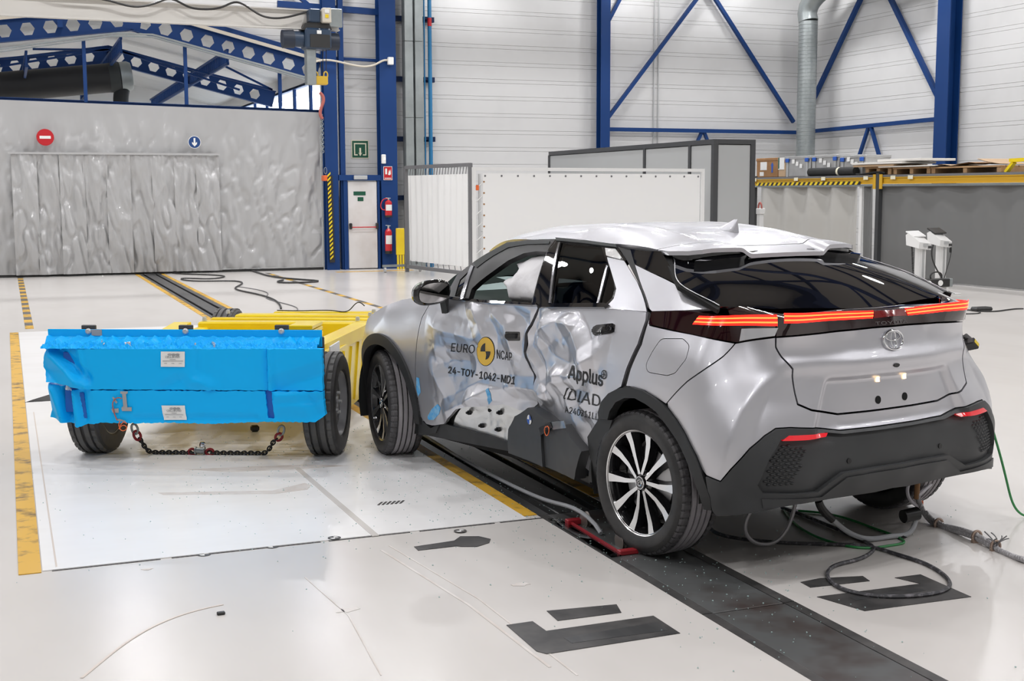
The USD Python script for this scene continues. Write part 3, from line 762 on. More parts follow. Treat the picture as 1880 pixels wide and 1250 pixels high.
obj('apex_plate', moved(prism([(GPX - .22, GPZ + .03), (GPX, GPZ + .06), (GPX + .22, GPZ - .0), (GPX + .14, GPZ - .42), (GPX, GPZ - .36), (GPX - .14, GPZ - .38)], .02), frame_T((0, WY - .118, 0), (1, 0, 0), (0, 0, 1), (0, -1, 0))), 'blue_steel', gb_, smooth=False)
g2 = thing('inner_rafter', 'second blue castellated rafter deeper in the rear hall', 'roof beam')
obj('rafter', castellated((GPX, GPZ + .0), (3.2, GRZ - .05), .40, 28.5, .2, .435, 9, .30), 'blue_steel', g2, smooth=False)
obj('rafter', castellated((-9.5, 3.95), (GPX, GPZ + .0), .40, 28.5, .2, .435, 19, .30), 'blue_steel', g2, smooth=False)
for (u, v), lab in (((418, 84), 'blue lattice purlin right of the gable peak'), ((228, 62), 'blue lattice purlin under the gable peak'), ((50, 92), 'blue lattice purlin at the far left under the gable')):
    pass
for (x, z), lab in (((np.float64(1.006), np.float64(4.689)), 'blue lattice purlin right of the gable peak'), ((np.float64(-1.167), np.float64(4.85)), 'blue lattice purlin under the gable peak'), ((np.float64(-3.01), np.float64(4.507)), 'blue lattice purlin far left under the gable')):
    ms = [bar((x, 22.5, z), (x, 38, z), .05, .05), bar((x, 22.5, z - .28), (x, 38, z - .28), .05, .05)]
    for k in range(70): ms.append(bar((x, 22.5 + k*.22, z - .28), (x, 22.5 + k*.22, z), .04, .03))
    obj('lattice_purlin', ms, 'blue_steel', smooth=False, label=lab, cat='roof beam')
ties = thing('roof_ties', 'thin blue tie rods crossing under the rear hall roof', 'tie rods')
for a, b in (((0, 122), (200, 90)), ((205, 90), (500, 165)), ((215, 92), (440, 165)), ((400, 115), (500, 165)), ((0, 108), (150, 95)), ((60, 90), (215, 92))):
    p, q = PTIE(*a), PTIE(*b); obj('tie_rod', bar(p, q, .045, .045), 'blue_steel', ties, smooth=False)
dk = thing('ventilation_duct', 'fat black ventilation duct with a bright open end behind the curtain', 'duct')
dp0, dp1 = np.array((-3.531, 25.5, 4.02)), np.array((-1.207, 25.5, 4.291))
dpl = dp0 + (dp0 - dp1)*1.2
obj('duct_body', cyl(dpl, dp1, .33, 32), 'duct_black', dk); obj('duct_band', cyl(dp1, dp1 + (dp1 - dp0)*.10, .335, 32), 'cabin_grey', dk)
dd = (dp1 - dp0)/np.linalg.norm(dp1 - dp0); obj('duct_end', tube([dp1 + dd*.25, dp1 + dd*.42, dp1 + dd*.5], [.335, .34, .30], 32), 'galv', dk); obj('duct_outlet', tube(smooth_path([dp1 + dd*.35 + [0, -.05, -.1], dp1 + dd*.25 + [0, 0, -.45], dp1 + dd*.25 + [0, 0, -.7]], 10), .17, 20), 'cabin_dark', dk)
tr_ = thing('cable_tray', 'galvanised cable tray following the underside of the gable beam', 'cable tray')
tpts = [(-3.5, 21.95, 4.433), (-1.36, 21.95, 4.825), (-0.594, 21.95, 4.835), (2.535, 21.95, 4.074)]
for a, b in zip(tpts[:-1], tpts[1:]):
    obj('tray_run', [bar(np.array(a) + [0, d, h], np.array(b) + [0, d, h], .012, .012) for d in (-.1, -.03, .04, .1) for h in (0, .05)], 'galv', tr_, smooth=False)
for u, v0, v1, lab in ((153, 72, 170, 'blue hanger post left of the gable peak'), (339, 80, 192, 'blue hanger post right of the gable peak'), (513, 125, 200, 'blue hanger post near the gable end')):
    p, q = PT2(u, v0), PT2(u, v1); obj('hanger_post', ibeam((p[0], 22.12, 3.5), (p[0], 22.12, p[2] - .03), .07, .07, .01, up=(0, 1, 0)), 'blue_steel', smooth=False, label=lab, cat='post')

# ---------------------------------------------------------------- the big curtain
cu = thing('curtain', 'huge off-white plastic curtain closing the gable opening', 'curtain')
def cloth(x0, x1, z0, z1, fn, nx, nz):
    xs, zs = np.linspace(x0, x1, nx), np.linspace(z0, z1, nz); X, Z = np.meshgrid(xs, zs, indexing='ij'); Y = fn(X, Z)
    i = np.arange(nx*nz).reshape(nx, nz); a, b, c, d = i[:-1, :-1].ravel(), i[1:, :-1].ravel(), i[1:, 1:].ravel(), i[:-1, 1:].ravel()
    return np.stack([X.ravel(), Y.ravel(), Z.ravel()], 1), np.vstack([np.stack([a, b, c], 1), np.stack([a, c, d], 1)])
def wrinkle(X, Z, amp, seed, sx=2.2, sz=.5):
    q = np.stack([X*sx + .35*Z*sx*.4, Z*sz, X*0], -1)
    r = meshkit.fbm(q, 4, seed); q2 = np.stack([X*sx*1.7 - Z*.9, Z*1.1, X*0], -1); r2 = np.abs(meshkit.noise(q2, seed + 3) - .5)
    r3 = np.abs(meshkit.noise(np.stack([X*7 + Z*1.5, Z*2.2 - X*2, X*0], -1), seed + 7) - .5)
    return amp*((r - .5)*1.6 + (.25 - r2)*.8 - .45*np.clip(r3 - .05, 0, .12)/.12*np.clip(1.2 - Z/3.2, .2, 1))
V, Fc = cloth(-9.0, 2.84, .07, 3.50, lambda X, Z: 22.0 + wrinkle(X, Z, .10, 3)*np.clip((3.6 - Z)/1.2, .15, 1), 300, 90)
V[:, 2] = np.where(V[:, 2] > .1, .07 + (V[:, 2] - .07)*(3.44 - .019*(V[:, 0] + 3.5) - .0)/3.43, V[:, 2])
obj('curtain_sheet', trimesh.Trimesh(V, Fc, process=False), 'pvc_white', cu, smooth=True)
sx0, sx1 = (-3.399, 21.9, 1.192)[0], (0.627, 21.9, 1.15)[0]; nst = 9; w_ = (sx1 - sx0)/nst
for k in range(nst):
    a = sx0 + k*w_
    V, Fc = cloth(a, a + w_*1.06, .05, 2.46, lambda X, Z: 21.86 + .02*(k % 2) + wrinkle(X + k*3.7, Z, .085, 20 + k, 4.5, 1.3), 34, 70)
    obj('strip', trimesh.Trimesh(V, Fc, process=False), 'pvc_strip', cu, smooth=True)
obj('strip_rail', bar((sx0 - .05, 21.84, 2.47), (sx1 + .05, 21.84, 2.47), .03, .04), 'pvc_white', cu, smooth=False)
obj('curtain_beam', [ibeam((-9, 22.14, 3.63), (2.9, 22.14, 3.405), .09, .09, .012)], 'blue_steel', smooth=False, label='blue steel beam carrying the top of the big curtain', cat='beam')
obj('weight_bar', [bar((-9, 22.0, .03), (2.86, 22.0, .03), .06, .05)], 'black_paint', smooth=False, label='dark weight bar along the bottom of the big curtain', cat='bar')
def disc_sign(name, c, r, label, rimm, face, arrow):
    s = thing(name, label, 'sign')
    T = frame_T(c, (1, 0, 0), (0, 0, 1), (0, -1, 0))
    obj('plate', moved(prism(Point(0, 0).buffer(r, quad_segs=12), .006), T), rimm, s); obj('face', moved(prism(Point(0, 0).buffer(r*.92, quad_segs=12), .003, .006), T), face, s)
    obj('symbol', moved(prism(arrow, .003, .009), T), 'sign_white', s, smooth=False)
disc_sign('no_entry_sign', (-2.742, 21.84, 2.782), .165, 'round red no-entry sign on the curtain', 'sign_red', 'sign_red', shapely.box(-.105, -.028, .105, .028))
disc_sign('arrow_sign', (0.163, 21.84, 2.719), .13, 'round blue sign with a white down arrow on the curtain', 'sign_white', 'sign_blue', Polygon([(-.018, .085), (.018, .085), (.018, -.02), (.05, .005), (.05, -.035), (0, -.09), (-.05, -.035), (-.05, .005), (-.018, -.02)]))
# ---------------------------------------------------------------- steelwork, door and services along the back wall
def col(name, x0, x1, y, z1, label, m='blue_steel', d=.24): return obj(name, ibeam(((x0+x1)/2, y, 0), ((x0+x1)/2, y, z1), x1 - x0, d, .018, up=(0, 1, 0)), m, smooth=False, label=label, cat='column')
col('steel_column', 2.90, 3.18, 21.9, 8.1, 'blue steel column at the right edge of the big curtain, behind the hoist')
col('door_post', 3.25, 3.36, 21.9, 8.1, 'slim blue post left of the white emergency door', d=.12)
col('steel_column', 4.13, 4.50, 21.9, 8.1, 'broad blue steel column carrying two fire extinguishers', d=.30)
col('steel_column', 9.50, 9.74, 22.0, 8.1, 'blue steel column between the plain wall and the braced bay')
# emergency door
dr = thing('door_1', 'white emergency door with a red push bar', kind='structure')
dx0, dx1, dy = (3.389, 21.8, 0.769)[0], (4.039, 21.8, 0.759)[0], 21.8; dh = (3.714, 21.8, 1.912)[2]
obj('door_leaf', bevel_box((dx0, dy, .02), (dx1, dy + .05, dh), .006), 'door_white', dr, smooth=False)
obj('door_frame', [box((dx0 - .10, dy - .02, 0), (dx0 - .01, dy + .1, dh + .02)), box((dx1 + .01, dy - .02, 0), (dx1 + .06, dy + .1, dh + .02))], 'blue_steel', dr, smooth=False)
obj('door_lintel', box((dx0 - .20, dy - .04, dh + .02), (dx1 + .10, dy + .1, dh + .14)), 'blue_steel', dr, smooth=False)
pz = (3.684, 21.75, 0.92)[2]
obj('push_bar', cyl((dx0 + .05, dy - .07, pz), (dx1 - .03, dy - .07, pz), .012, 10), 'ext_red', dr)
for x in (dx0 + .04, dx1 - .02): obj('push_bar_arm', bevel_box((x - .025, dy - .09, pz - .04), (x + .025, dy + .0, pz + .09), .01), 'black_paint', dr, smooth=False)
obj('door_closer', bevel_box((dx0 + .12, dy - .1, dh + .04), (dx0 + .42, dy - .045, dh + .13), .01), 'galv_light', dr, smooth=False)
obj('door_plate_sign', moved(prism(rounded(.27, .085, .004), .004), frame_T((dx0 + .26, dy - .002, (3.649, 21.8, 1.653)[2]), (1, 0, 0), (0, 0, 1), (0, -1, 0))), 'sign_green', dr, smooth=False)
obj('door_plate_sign', moved(prism(rounded(.13, .085, .004), .004), frame_T((dx0 + .28, dy - .002, (3.646, 21.8, 1.529)[2]), (1, 0, 0), (0, 0, 1), (0, -1, 0))), 'sign_green', dr, smooth=False)
es = thing('exit_sign', 'square green emergency exit sign with a down arrow above the door', 'sign')
Te = frame_T((3.801, 22.264, 2.621), (1, 0, 0), (0, 0, 1), (0, -1, 0))
obj('plate', moved(prism(rounded(.395, .40, .01), .008), Te), 'sign_cream', es, smooth=False); obj('face', moved(prism(rounded(.36, .365, .008), .004, .008), Te), 'sign_green', es, smooth=False)
fr = shapely.box(-.14, -.135, .14, .135).difference(shapely.box(-.115, -.11, .115, .11)).difference(shapely.box(-.06, -.14, .06, -.10))
obj('symbol', moved(prism(fr.union(Polygon([(-.02, .03), (.02, .03), (.02, -.09), (.045, -.07), (0, -.15), (-.045, -.07), (-.02, -.09)])), .003, .012), Te), 'sign_cream', es, smooth=False)
rs = thing('extinguisher_sign', 'red fire extinguisher sign on the blue column', 'sign')
Tr = frame_T((4.275, 21.73, 2.089), (1, 0, 0), (0, 0, 1), (0, -1, 0))
obj('plate', moved(prism(rounded(.20, .30, .006), .006), Tr), 'sign_white', rs, smooth=False); obj('face', moved(prism(rounded(.18, .28, .005), .003, .006), Tr), 'sign_red', rs, smooth=False)
obj('symbol', [moved(prism(rounded(.045, .13, .02), .003, .009), Tr @ trimesh.transformations.translation_matrix((-.04, .04, 0))), moved(prism(Polygon([(0, -.03), (.03, .08), (.045, .03), (.06, .09), (.065, -.02), (.04, -.04)]), .003, .009), Tr), moved(prism(shapely.box(-.075, -.11, .075, -.10).union(shapely.box(-.075, -.125, .075, -.117)), .003, .009), Tr)], 'sign_white', rs, smooth=False)
lt = thing('emergency_light', 'small emergency light box on the blue column', 'light')
Tl = (4.178, 21.72, 2.396); obj('housing', bevel_box((Tl[0] - .045, Tl[1] - .05, Tl[2] - .10), (Tl[0] + .045, Tl[1] + .03, Tl[2] + .10), .012), 'sign_white', lt, smooth=False); obj('lamp', bevel_box((Tl[0] - .0, Tl[1] - .056, Tl[2] - .02), (Tl[0] + .03, Tl[1] - .049, Tl[2] + .03), .004), 'plate_lamp', lt, smooth=False)
def extinguisher(u, v0, v1, label, hose):
    p0, p1 = PT3(u, v0), PT3(u, v1); x, y = p0[0], 21.668; zt, zb = p0[2], p1[2]; r = .078; H = zt - zb
    e = thing('fire_extinguisher', label, 'fire extinguisher')
    obj('cylinder', moved(lathe([(0, 0), (r*.95, 0), (r, .02), (r, H*.72), (r*.8, H*.80), (r*.3, H*.86), (0, H*.86)], 24), loc=(x, y, zb)), 'ext_red', e)
    obj('base_ring', moved(lathe([(r*1.02, .0), (r*1.02, H*.10), (r*.9, H*.10)], 24), loc=(x, y, zb - .01)), 'black_paint', e)
    obj('wall_bracket', box((x - .03, y + .05, zb + H*.5), (x + .03, 21.76, zb + H*.56)), 'black_paint', e, smooth=False)
    obj('valve', [cyl((x, y, zb + H*.85), (x, y, zb + H*.95), .02, 10), bar((x - .06, y, zb + H*.97), (x + .05, y, zb + H*.95), .02, .015)], 'galv_light', e)
    a = np.linspace(-1.1, 1.1, 9) - math.pi/2
    lb_ = trimesh.Trimesh([(x + (r + .001)*math.cos(t), y + (r + .001)*math.sin(t), zb + H*h) for h in (.32, .62) for t in a], [(i, i+1, 10+i) for i in range(8)] + [(i, 10+i, 9+i) for i in range(8)], process=False)
    obj('label_sheet', lb_, 'sign_white', e)
    if hose: obj('hose', tube(smooth_path([(x - .02, y - .02, zt - .04), (x - .12, y - .02, zt - .05), (x - .16, y - .02, zt - .25), (x - .09, y - .04, zb + .15)], 16), .012, 6), 'ext_red', e)
extinguisher(714.5, 362, 398, 'red fire extinguisher, the upper one on the blue column', True)
extinguisher(714.5, 412, 465, 'red fire extinguisher, the lower one on the blue column', False)
# girts, ducts, pipes
for k, z in enumerate((np.float64(5.473), np.float64(4.164), np.float64(2.853), np.float64(1.553))):
    obj('wall_girt', [box((4.5, 22.1, z - .055), (5.5, 22.22, z + .055))], 'blue_dark', smooth=False, label='short blue wall rail right of the extinguisher column, %s from the top' % ('first', 'second', 'third', 'fourth')[k], cat='rail')
for u0, u1, lab in ((743, 758, 'grey galvanised square duct, the left of two beside the blue column'), (761.5, 776, 'grey galvanised square duct, the right of two beside the blue column')):
    a, b = PX0(u0, 21.85), PX0(u1, 21.85); d = thing('square_duct', lab, 'duct')
    for k in range(5): obj('duct_section', bevel_box((a, 21.75, k*1.65 + .004), (b, 21.98, (k+1)*1.65 - .004), .006), 'galv', d, smooth=False)
pa, pb = np.float64(5.214), np.float64(5.341)
pp = thing('blue_pipe', 'thick blue riser pipe with a red band on the white wall', 'pipe')
obj('pipe_body', cyl((pb, 21.95, 0), (pb, 21.95, 8), .045, 16), 'blue_pipe', pp); zr = np.float64(5.401); obj('pipe_band', cyl((pb, 21.95, zr - .09), (pb, 21.95, zr + .09), .047, 16), 'sign_red', pp)
obj('blue_pipe', cyl((pa, 21.95, 0), (pa, 21.95, 8), .018, 10), 'blue_pipe', label='thin blue riser pipe beside the thick one', cat='pipe')
for k, z in enumerate((np.float64(5.494), np.float64(4.173), np.float64(2.862))): obj('pipe_clamp', box((pa - .06, 21.98, z - .025), (pb + .07, 22.25, z + .025)), 'blue_dark', smooth=False, label='dark bracket across the two blue pipes, %s from the top' % ('first', 'second', 'third')[k], cat='bracket')
z0 = np.float64(5.589); obj('header_beam', bar((2.0, 22.05, z0 + .05), (4.2, 22.05, z0 - .02), .10, .13), 'blue_steel', smooth=False, label='blue beam between the posts above the emergency exit sign', cat='beam')
obj('header_brace', [bar((2.0, 22.1, z0 + .6), (2.7, 22.1, z0 + .05), .08, .08), bar((3.0, 22.1, z0 + .06), (3.5, 22.1, z0 + .6), .08, .08)], 'blue_steel', smooth=False, label='blue diagonal braces at the top left of the braced wall', cat='brace')
z1 = np.float64(4.534); obj('sill_beam', bar((3.0, 22.05, z1 + .02), (4.2, 22.05, z1), .10, .06), 'blue_steel', smooth=False, label='thin blue rail level with the hook block', cat='rail')
wc = thing('wall_cable', 'cream cable running to a junction box on the blue column', 'cable')
obj('cable', tube(smooth_path([(2.721, 21.7, 4.433), (3.252, 21.7, 4.44), (4.033, 21.7, 4.421), (4.205, 21.7, 4.507), (4.351, 21.7, 4.501)], 30), .022, 8), 'cream', wc)
jb = (4.357, 21.68, 4.499); obj('junction_box', bevel_box((jb[0] - .06, 21.63, jb[2] - .08), (jb[0] + .06, 21.74, jb[2] + .08), .01), 'sign_white', wc, smooth=False)
# braced bay
bz = 3.14
for a, b, lab in (((9.74, bz), (15.3, bz), 'long blue wall beam of the braced bay on the back wall'),):
    obj('wall_beam', bar((a[0], 22.1, a[1]), (b[0], 22.1, b[1]), .10, .09), 'blue_steel', smooth=False, label=lab, cat='beam')
for p, q, lab in (((9.72, 3.35), (13.56, 8.02), 'blue diagonal brace rising from the column on the back wall'), ((11.32, 8.02), (15.0, 3.4), 'blue diagonal brace falling towards the spiral duct'), ((9.74, 5.6), (10.6, 7.1), 'short blue knee brace at the top of the column')):
    obj('brace', bar((p[0], 22.05 + .1*(p[1] > 8), p[1]), (q[0], 22.05 + .1*(p[1] > 8), q[1]), .09, .08), 'blue_steel', smooth=False, label=lab, cat='brace')
kx = np.float64(12.375)
obj('knee_brace', [bar((kx - .28, 22.12, 2.6), (kx - .02, 22.12, bz), .07, .07), bar((kx + .02, 22.12, bz), (kx + .28, 22.12, 2.6), .07, .07)], 'blue_steel', smooth=False, label='small blue inverted V brace under the back wall beam', cat='brace')
for k, u in enumerate((1201, 1209)): x = PX0(u, 22.2); obj('conduit', cyl((x, 22.24, 2.2), (x, 22.24, 8), .016, 8), 'galv_light', label='thin grey conduit on the braced back wall, %s of two' % ('left', 'right')[k], cat='conduit')
# right wall steel
rc = ibeam((WX - .2, 17.0, 0), (WX - .2, 17.0, 8.1), .40, .32, .02, up=(1, 0, 0)); obj('steel_column', rc, 'blue_steel', smooth=False, label='blue steel column on the right wall behind the cardboard', cat='column')
obj('wall_beam', bar((WX - .12, 22.2, 3.17), (WX - .12, 17.1, 3.23), .10, .09), 'blue_steel', smooth=False, label='blue wall beam of the braced bay on the right wall', cat='beam')
for p, q, lab in (((22.1, 3.85), (18.7, 8.02), 'blue diagonal brace on the right wall beside the green pipe'), ((20.56, 8.02), (17.15, 3.4), 'blue diagonal brace on the right wall running down to the column')):
    obj('brace', bar((WX - .12, p[0], p[1]), (WX - .12, q[0], q[1]), .09, .10), 'blue_steel', smooth=False, label=lab, cat='brace')
ky = np.float64(19.717)
obj('knee_brace', [bar((WX - .12, ky + .42, 2.4), (WX - .12, ky + .03, 3.2), .07, .07), bar((WX - .12, ky - .03, 3.2), (WX - .12, ky - .42, 2.4), .07, .07)], 'blue_steel', smooth=False, label='small blue inverted V brace under the right wall beam', cat='brace')
sd = thing('spiral_duct', 'round galvanised spiral duct in the hall corner', 'duct')
sx, sy = (np.float64(14.718), 21.2); 
prof = []
for k in range(62): z = .3 + k*.088; prof += [(.225, z), (.225, z + .078), (.232, z + .083)]
obj('duct_pipe', moved(lathe(prof, 28), loc=(sx, sy, 0)), 'galv', sd, smooth=20)
obj('duct_elbow', tube(smooth_path([(sx, sy, 5.75), (sx, sy, 6.1), (sx + .08, sy - .35, 6.40), (sx + .18, sy - 1.3, 6.50), (sx + .22, sy - 3.5, 6.50)], 24), .235, 24), 'galv', sd)
gx = (np.float64(15.895), 21.75)
obj('corner_pillar', box((gx[0] - .16, 21.6, 0), (gx[0] + .13, 21.9, 8)), 'frame_grey', smooth=False, label='dark grey pillar right of the spiral duct', cat='pillar')
obj('green_pipe', cyl((gx[0] - .03, 21.52, 2.6), (gx[0] - .03, 21.52, 8), .05, 12), 'green_pipe', label='green pipe running up the dark corner pillar', cat='pipe')
# crane and hoist
cb_ = thing('crane_beam', 'cream crane girder at the top left with a hanging cable', 'crane girder')
cz = (-0.938, 17.0, 4.678)[2]
obj('girder', ibeam((-9, 17, cz + .0), (2.05, 17, cz - .02), .16, .34, .02), 'crane_white', cb_, smooth=False)
obj('festoon_cable', tube(smooth_path([(-2.972, 16.85, 5.004), (-2.569, 16.85, 4.838), (-1.857, 16.85, 4.806), (-1.432, 16.85, 4.723), (-1.038, 16.85, 4.813), (-0.843, 16.85, 4.876), (-0.554, 16.85, 4.766), (-0.287, 16.85, 4.735), (0.03, 16.85, 4.795), (0.233, 16.85, 4.877), (0.624, 16.85, 4.698), (0.995, 16.85, 4.651), (1.443, 16.85, 4.773)], 90), .018, 8), 'black_paint', cb_)
for u, v in ((110, 44), (428, 42)): p = PT_(u, v); obj('girder_bracket', box((p[0] - .05, 21.95, p[2] - .07), (p[0] + .05, 22.1, p[2] + .07)), 'blue_steel', cb_, smooth=False)
ho = thing('hoist', 'dark blue electric chain hoist with a yellow hook block', 'hoist')
hp_ = lambda u, v: np.array(PTH(u, v))
def hb(u0, v0, u1, v1, y0, y1, r=.02): a, b = PTH(u0, v1), PTH(u1, v0); return bevel_box((a[0], y0, a[2]), (b[0], y1, b[2]), r)
obj('gearbox', hb(558, 54, 605, 90, 16.75, 17.15, .03), 'navy', ho, smooth=False)
obj('trolley', trimesh.convex.convex_hull(np.array([(*PTH(u, v)[:1], y, PTH(u, v)[2]) for u, v in ((552, 56), (557, 44), (575, 40), (602, 44), (607, 56)) for y in (16.8, 17.1)])), 'black_paint', ho, smooth=False)
pm = (1.234, 16.9, 4.319); pn = (1.425, 16.9, 4.326); obj('motor', cyl((pm[0], 16.95, pm[2]), (pn[0], 16.95, pn[2]), .135, 24), 'navy', ho); pm2 = (1.035, 16.9, 4.31); obj('motor_cap', cyl((pm2[0], 16.95, pm2[2]), (pm[0], 16.95, pm[2]), .155, 24), 'navy_dark', ho)
pk, pl_ = (1.847, 16.9, 4.297), (2.022, 16.9, 4.304); obj('brake_housing', cyl((pk[0], 16.95, pk[2]), (pl_[0], 16.95, pl_[2]), .15, 24), 'navy_dark', ho)
obj('gear_window', hb(566, 66, 602, 88, 16.735, 16.76, .004), 'black_paint', ho, smooth=False)
obj('travel_motor', hb(565, 18, 585, 42, 16.75, 17.0, .02), 'navy', ho, smooth=False)
obj('control_box', hb(587, 18, 602, 44, 16.65, 16.8, .01), 'cream', ho, smooth=False)
obj('end_plate', hb(600, 17, 627, 50, 16.85, 16.9, .01), 'galv', ho, smooth=False)
obj('warning_label', hb(591, 30, 597, 36, 16.64, 16.652, .001), 'yellow_paint', ho, smooth=False); obj('type_plate', hb(578, 58, 586, 64, 16.725, 16.752, .001), 'sign_white', ho, smooth=False); obj('type_plate', hb(590, 21, 598, 27, 16.64, 16.652, .001), 'sign_white', ho, smooth=False)
obj('chain_bag', hb(563, 90, 579, 155, 16.85, 17.05, .01), 'galv', ho, smooth=False)
for u in (594, 600): a, b = PTH(u, 90), PTH(u, 135); obj('lift_chain', cyl((a[0], 16.95, a[2]), (b[0], 16.95, b[2]), .007, 6), 'black_paint', ho)
obj('hook_block', [hb(577, 140, 602, 155, 16.88, 17.02, .015), ring_tube((1.603, 16.9, 3.709), (.035, 0, 0), (0, 0, .06), .012, 16, 6), ring_tube((1.777, 16.9, 3.715), (.035, 0, 0), (0, 0, .06), .012, 16, 6)], 'hook_yellow', ho, smooth=20)
# things hanging on the curtain column
hc = thing('hanging_chain', 'grey hoist chain hanging against the curtain column', 'chain')
c0, c1 = (2.802, 21.6, 3.267), (2.775, 21.6, 2.498); nl = 16
for k in range(nl):
    z = c0[2] + (c1[2] - c0[2])*k/nl; obj('chain_link', ring_tube((c0[0], 21.6, z), (.03 if k % 2 else .004, .004 if k % 2 else .03, 0), (0, 0, .035), .009, 10, 5), 'galv', hc)
obj('red_strap', tube(smooth_path([(2.754, 21.55, 3.775), (2.834, 21.55, 3.629), (2.771, 21.55, 3.435), (2.802, 21.55, 3.23)], 16), .035, 8), 'strap_red', label='faded red strap bundled at the curtain column', cat='strap')
hz = thing('hazard_strip', 'black and yellow hazard strip down the curtain column', 'hazard strip')
h0, h1 = (2.919, 21.7, 2.039), (3.001, 21.7, 0.165)
obj('strip_base', bar((h0[0] + .06, 21.74, h0[2]), (h1[0], 21.74, h1[2]), .12, .02, up=(0, 1, 0)), 'black_paint', hz, smooth=False)
for k in range(20):
    t = k/20; z = h0[2] + (h1[2] - h0[2])*t; x = h0[0] + .045 + (h1[0] - h0[0] - .05)*t
    obj('yellow_stripe', prism([(-.04, -.04), (.03, .03), (.03, .075), (-.04, .005)], .004).apply_transform(frame_T((x, 21.725, z), (1, 0, 0), (0, 0, 1), (0, -1, 0))), 'yellow_paint', hz, smooth=False)
sw = thing('limit_switch', 'orange limit switch with a ring on the curtain column', 'switch'); p = (2.847, 21.6, 1.98)
obj('switch_body', bevel_box((p[0] - .04, 21.55, p[2] - .06), (p[0] + .04, 21.79, p[2] + .06), .012), 'orange', sw, smooth=False); obj('pull_ring', ring_tube((p[0] + .01, 21.6, p[2] + .16), (.03, 0, 0), (0, 0, .07), .006, 16, 5), 'galv', sw)
yb = thing('yellow_container', 'yellow slatted metal stand beside the extinguisher column', 'stand')
y0, y1 = (np.float64(4.354), 21.4)[0], (np.float64(4.538), 21.4)[0]; zt, zm = (4.42, 21.4, 0.895)[2], (4.412, 21.4, 0.314)[2]
obj('stand_plate', bevel_box((y0, 21.4, zm), (y1, 21.46, zt), .01), 'yellow_paint', yb, smooth=False)
for k in range(4): obj('stand_leg', box((y0 + .015 + k*.06, 21.4, 0), (y0 + .05 + k*.06, 21.44, zm)), 'yellow_paint', yb, smooth=False)
obj('chain_hook', bar((c0[0], 21.58, c0[2] + .05), (c0[0] + .04, 21.85, c0[2] + .05), .03, .03), 'galv', hc, smooth=False)
# ---------------------------------------------------------------- the car's surfaces (car frame: x forward, y left, z up, rear axle at x = 0)
#<SURF>
RC, XC, YC = .35, -.35, .55
S1 = .35; S2 = S1 + RC*math.pi/2; S3 = S2 + YC
def base_curve(s):
    t = np.clip((s - S1)/RC, 0, math.pi/2)
    x = np.where(s < S1, -s, XC - RC*np.sin(t)); y = np.where(s < S1, .9, YC + RC*np.cos(t) - np.maximum(s - S2, 0))
    return x, y, -np.sin(t), np.cos(t)
CT = []
def flank(x, *zy): CT.extend((-x, z, y - .9) for z, y in zy)
def tail(s, *zd): CT.extend((s, z, d) for z, d in zd)
flank(3.3, (.2, .55), (.45, .62), (.7, .66), (.9, .58), (1.06, .45))
flank(2.95, (.2, .82), (.45, .84), (.7, .86), (.9, .80), (1.06, .66))
flank(2.6, (.2, .87), (.45, .89), (.7, .905), (.85, .895), (.95, .86), (1.06, .78))
flank(2.2, (.2, .84), (.45, .88), (.7, .895), (.85, .89), (.97, .87), (1.06, .82))
flank(1.8, (.2, .82), (.35, .865), (.55, .872), (.75, .884), (.9, .88), (1.0, .865), (1.08, .84))
flank(1.2, (.2, .81), (.35, .86), (.55, .868), (.75, .88), (.9, .876), (1.0, .862), (1.09, .84))
flank(.6, (.2, .81), (.35, .86), (.55, .873), (.75, .888), (.9, .884), (1.0, .866), (1.1, .84))
flank(.2, (.22, .85), (.45, .895), (.65, .912), (.8, .916), (.95, .895), (1.05, .862), (1.14, .83))
flank(-.15, (.22, .86), (.45, .90), (.65, .915), (.8, .92), (.95, .898), (1.05, .86), (1.14, .82))
tail(.35, (.22, -.03), (.45, 0), (.65, .006), (.8, 0), (.95, -.035), (1.05, -.085), (1.14, -.13))
tail(.62, (.25, .01), (.45, .045), (.62, .03), (.8, -.045), (.95, -.12), (1.05, -.155), (1.14, -.16))
tail(.9, (.26, -.03), (.4, .035), (.6, .02), (.72, -.005), (.85, -.05), (.95, -.08), (1.03, -.085), (1.09, -.06), (1.14, -.05))
tail(1.2, (.28, -.05), (.4, .038), (.6, .030), (.72, .020), (.85, .008), (.95, -.012), (1.03, -.030), (1.09, -.018), (1.14, -.045))
tail(1.45, (.28, -.045), (.4, .045), (.6, .038), (.72, .030), (.85, .020), (.95, .002), (1.03, -.018), (1.09, -.006), (1.14, -.04))
_c = np.array(CT); _m = _c.copy(); _m[:, 0] = 2*S3 - _m[:, 0]; _m = _m[(_m[:, 0] < S3 + .6) & (_m[:, 0] > S3 + .01)]
_c = np.vstack([_c, _m]); D0 = RBFInterpolator(_c[:, :2], _c[:, 2], kernel='thin_plate_spline', smoothing=2.5e-3)
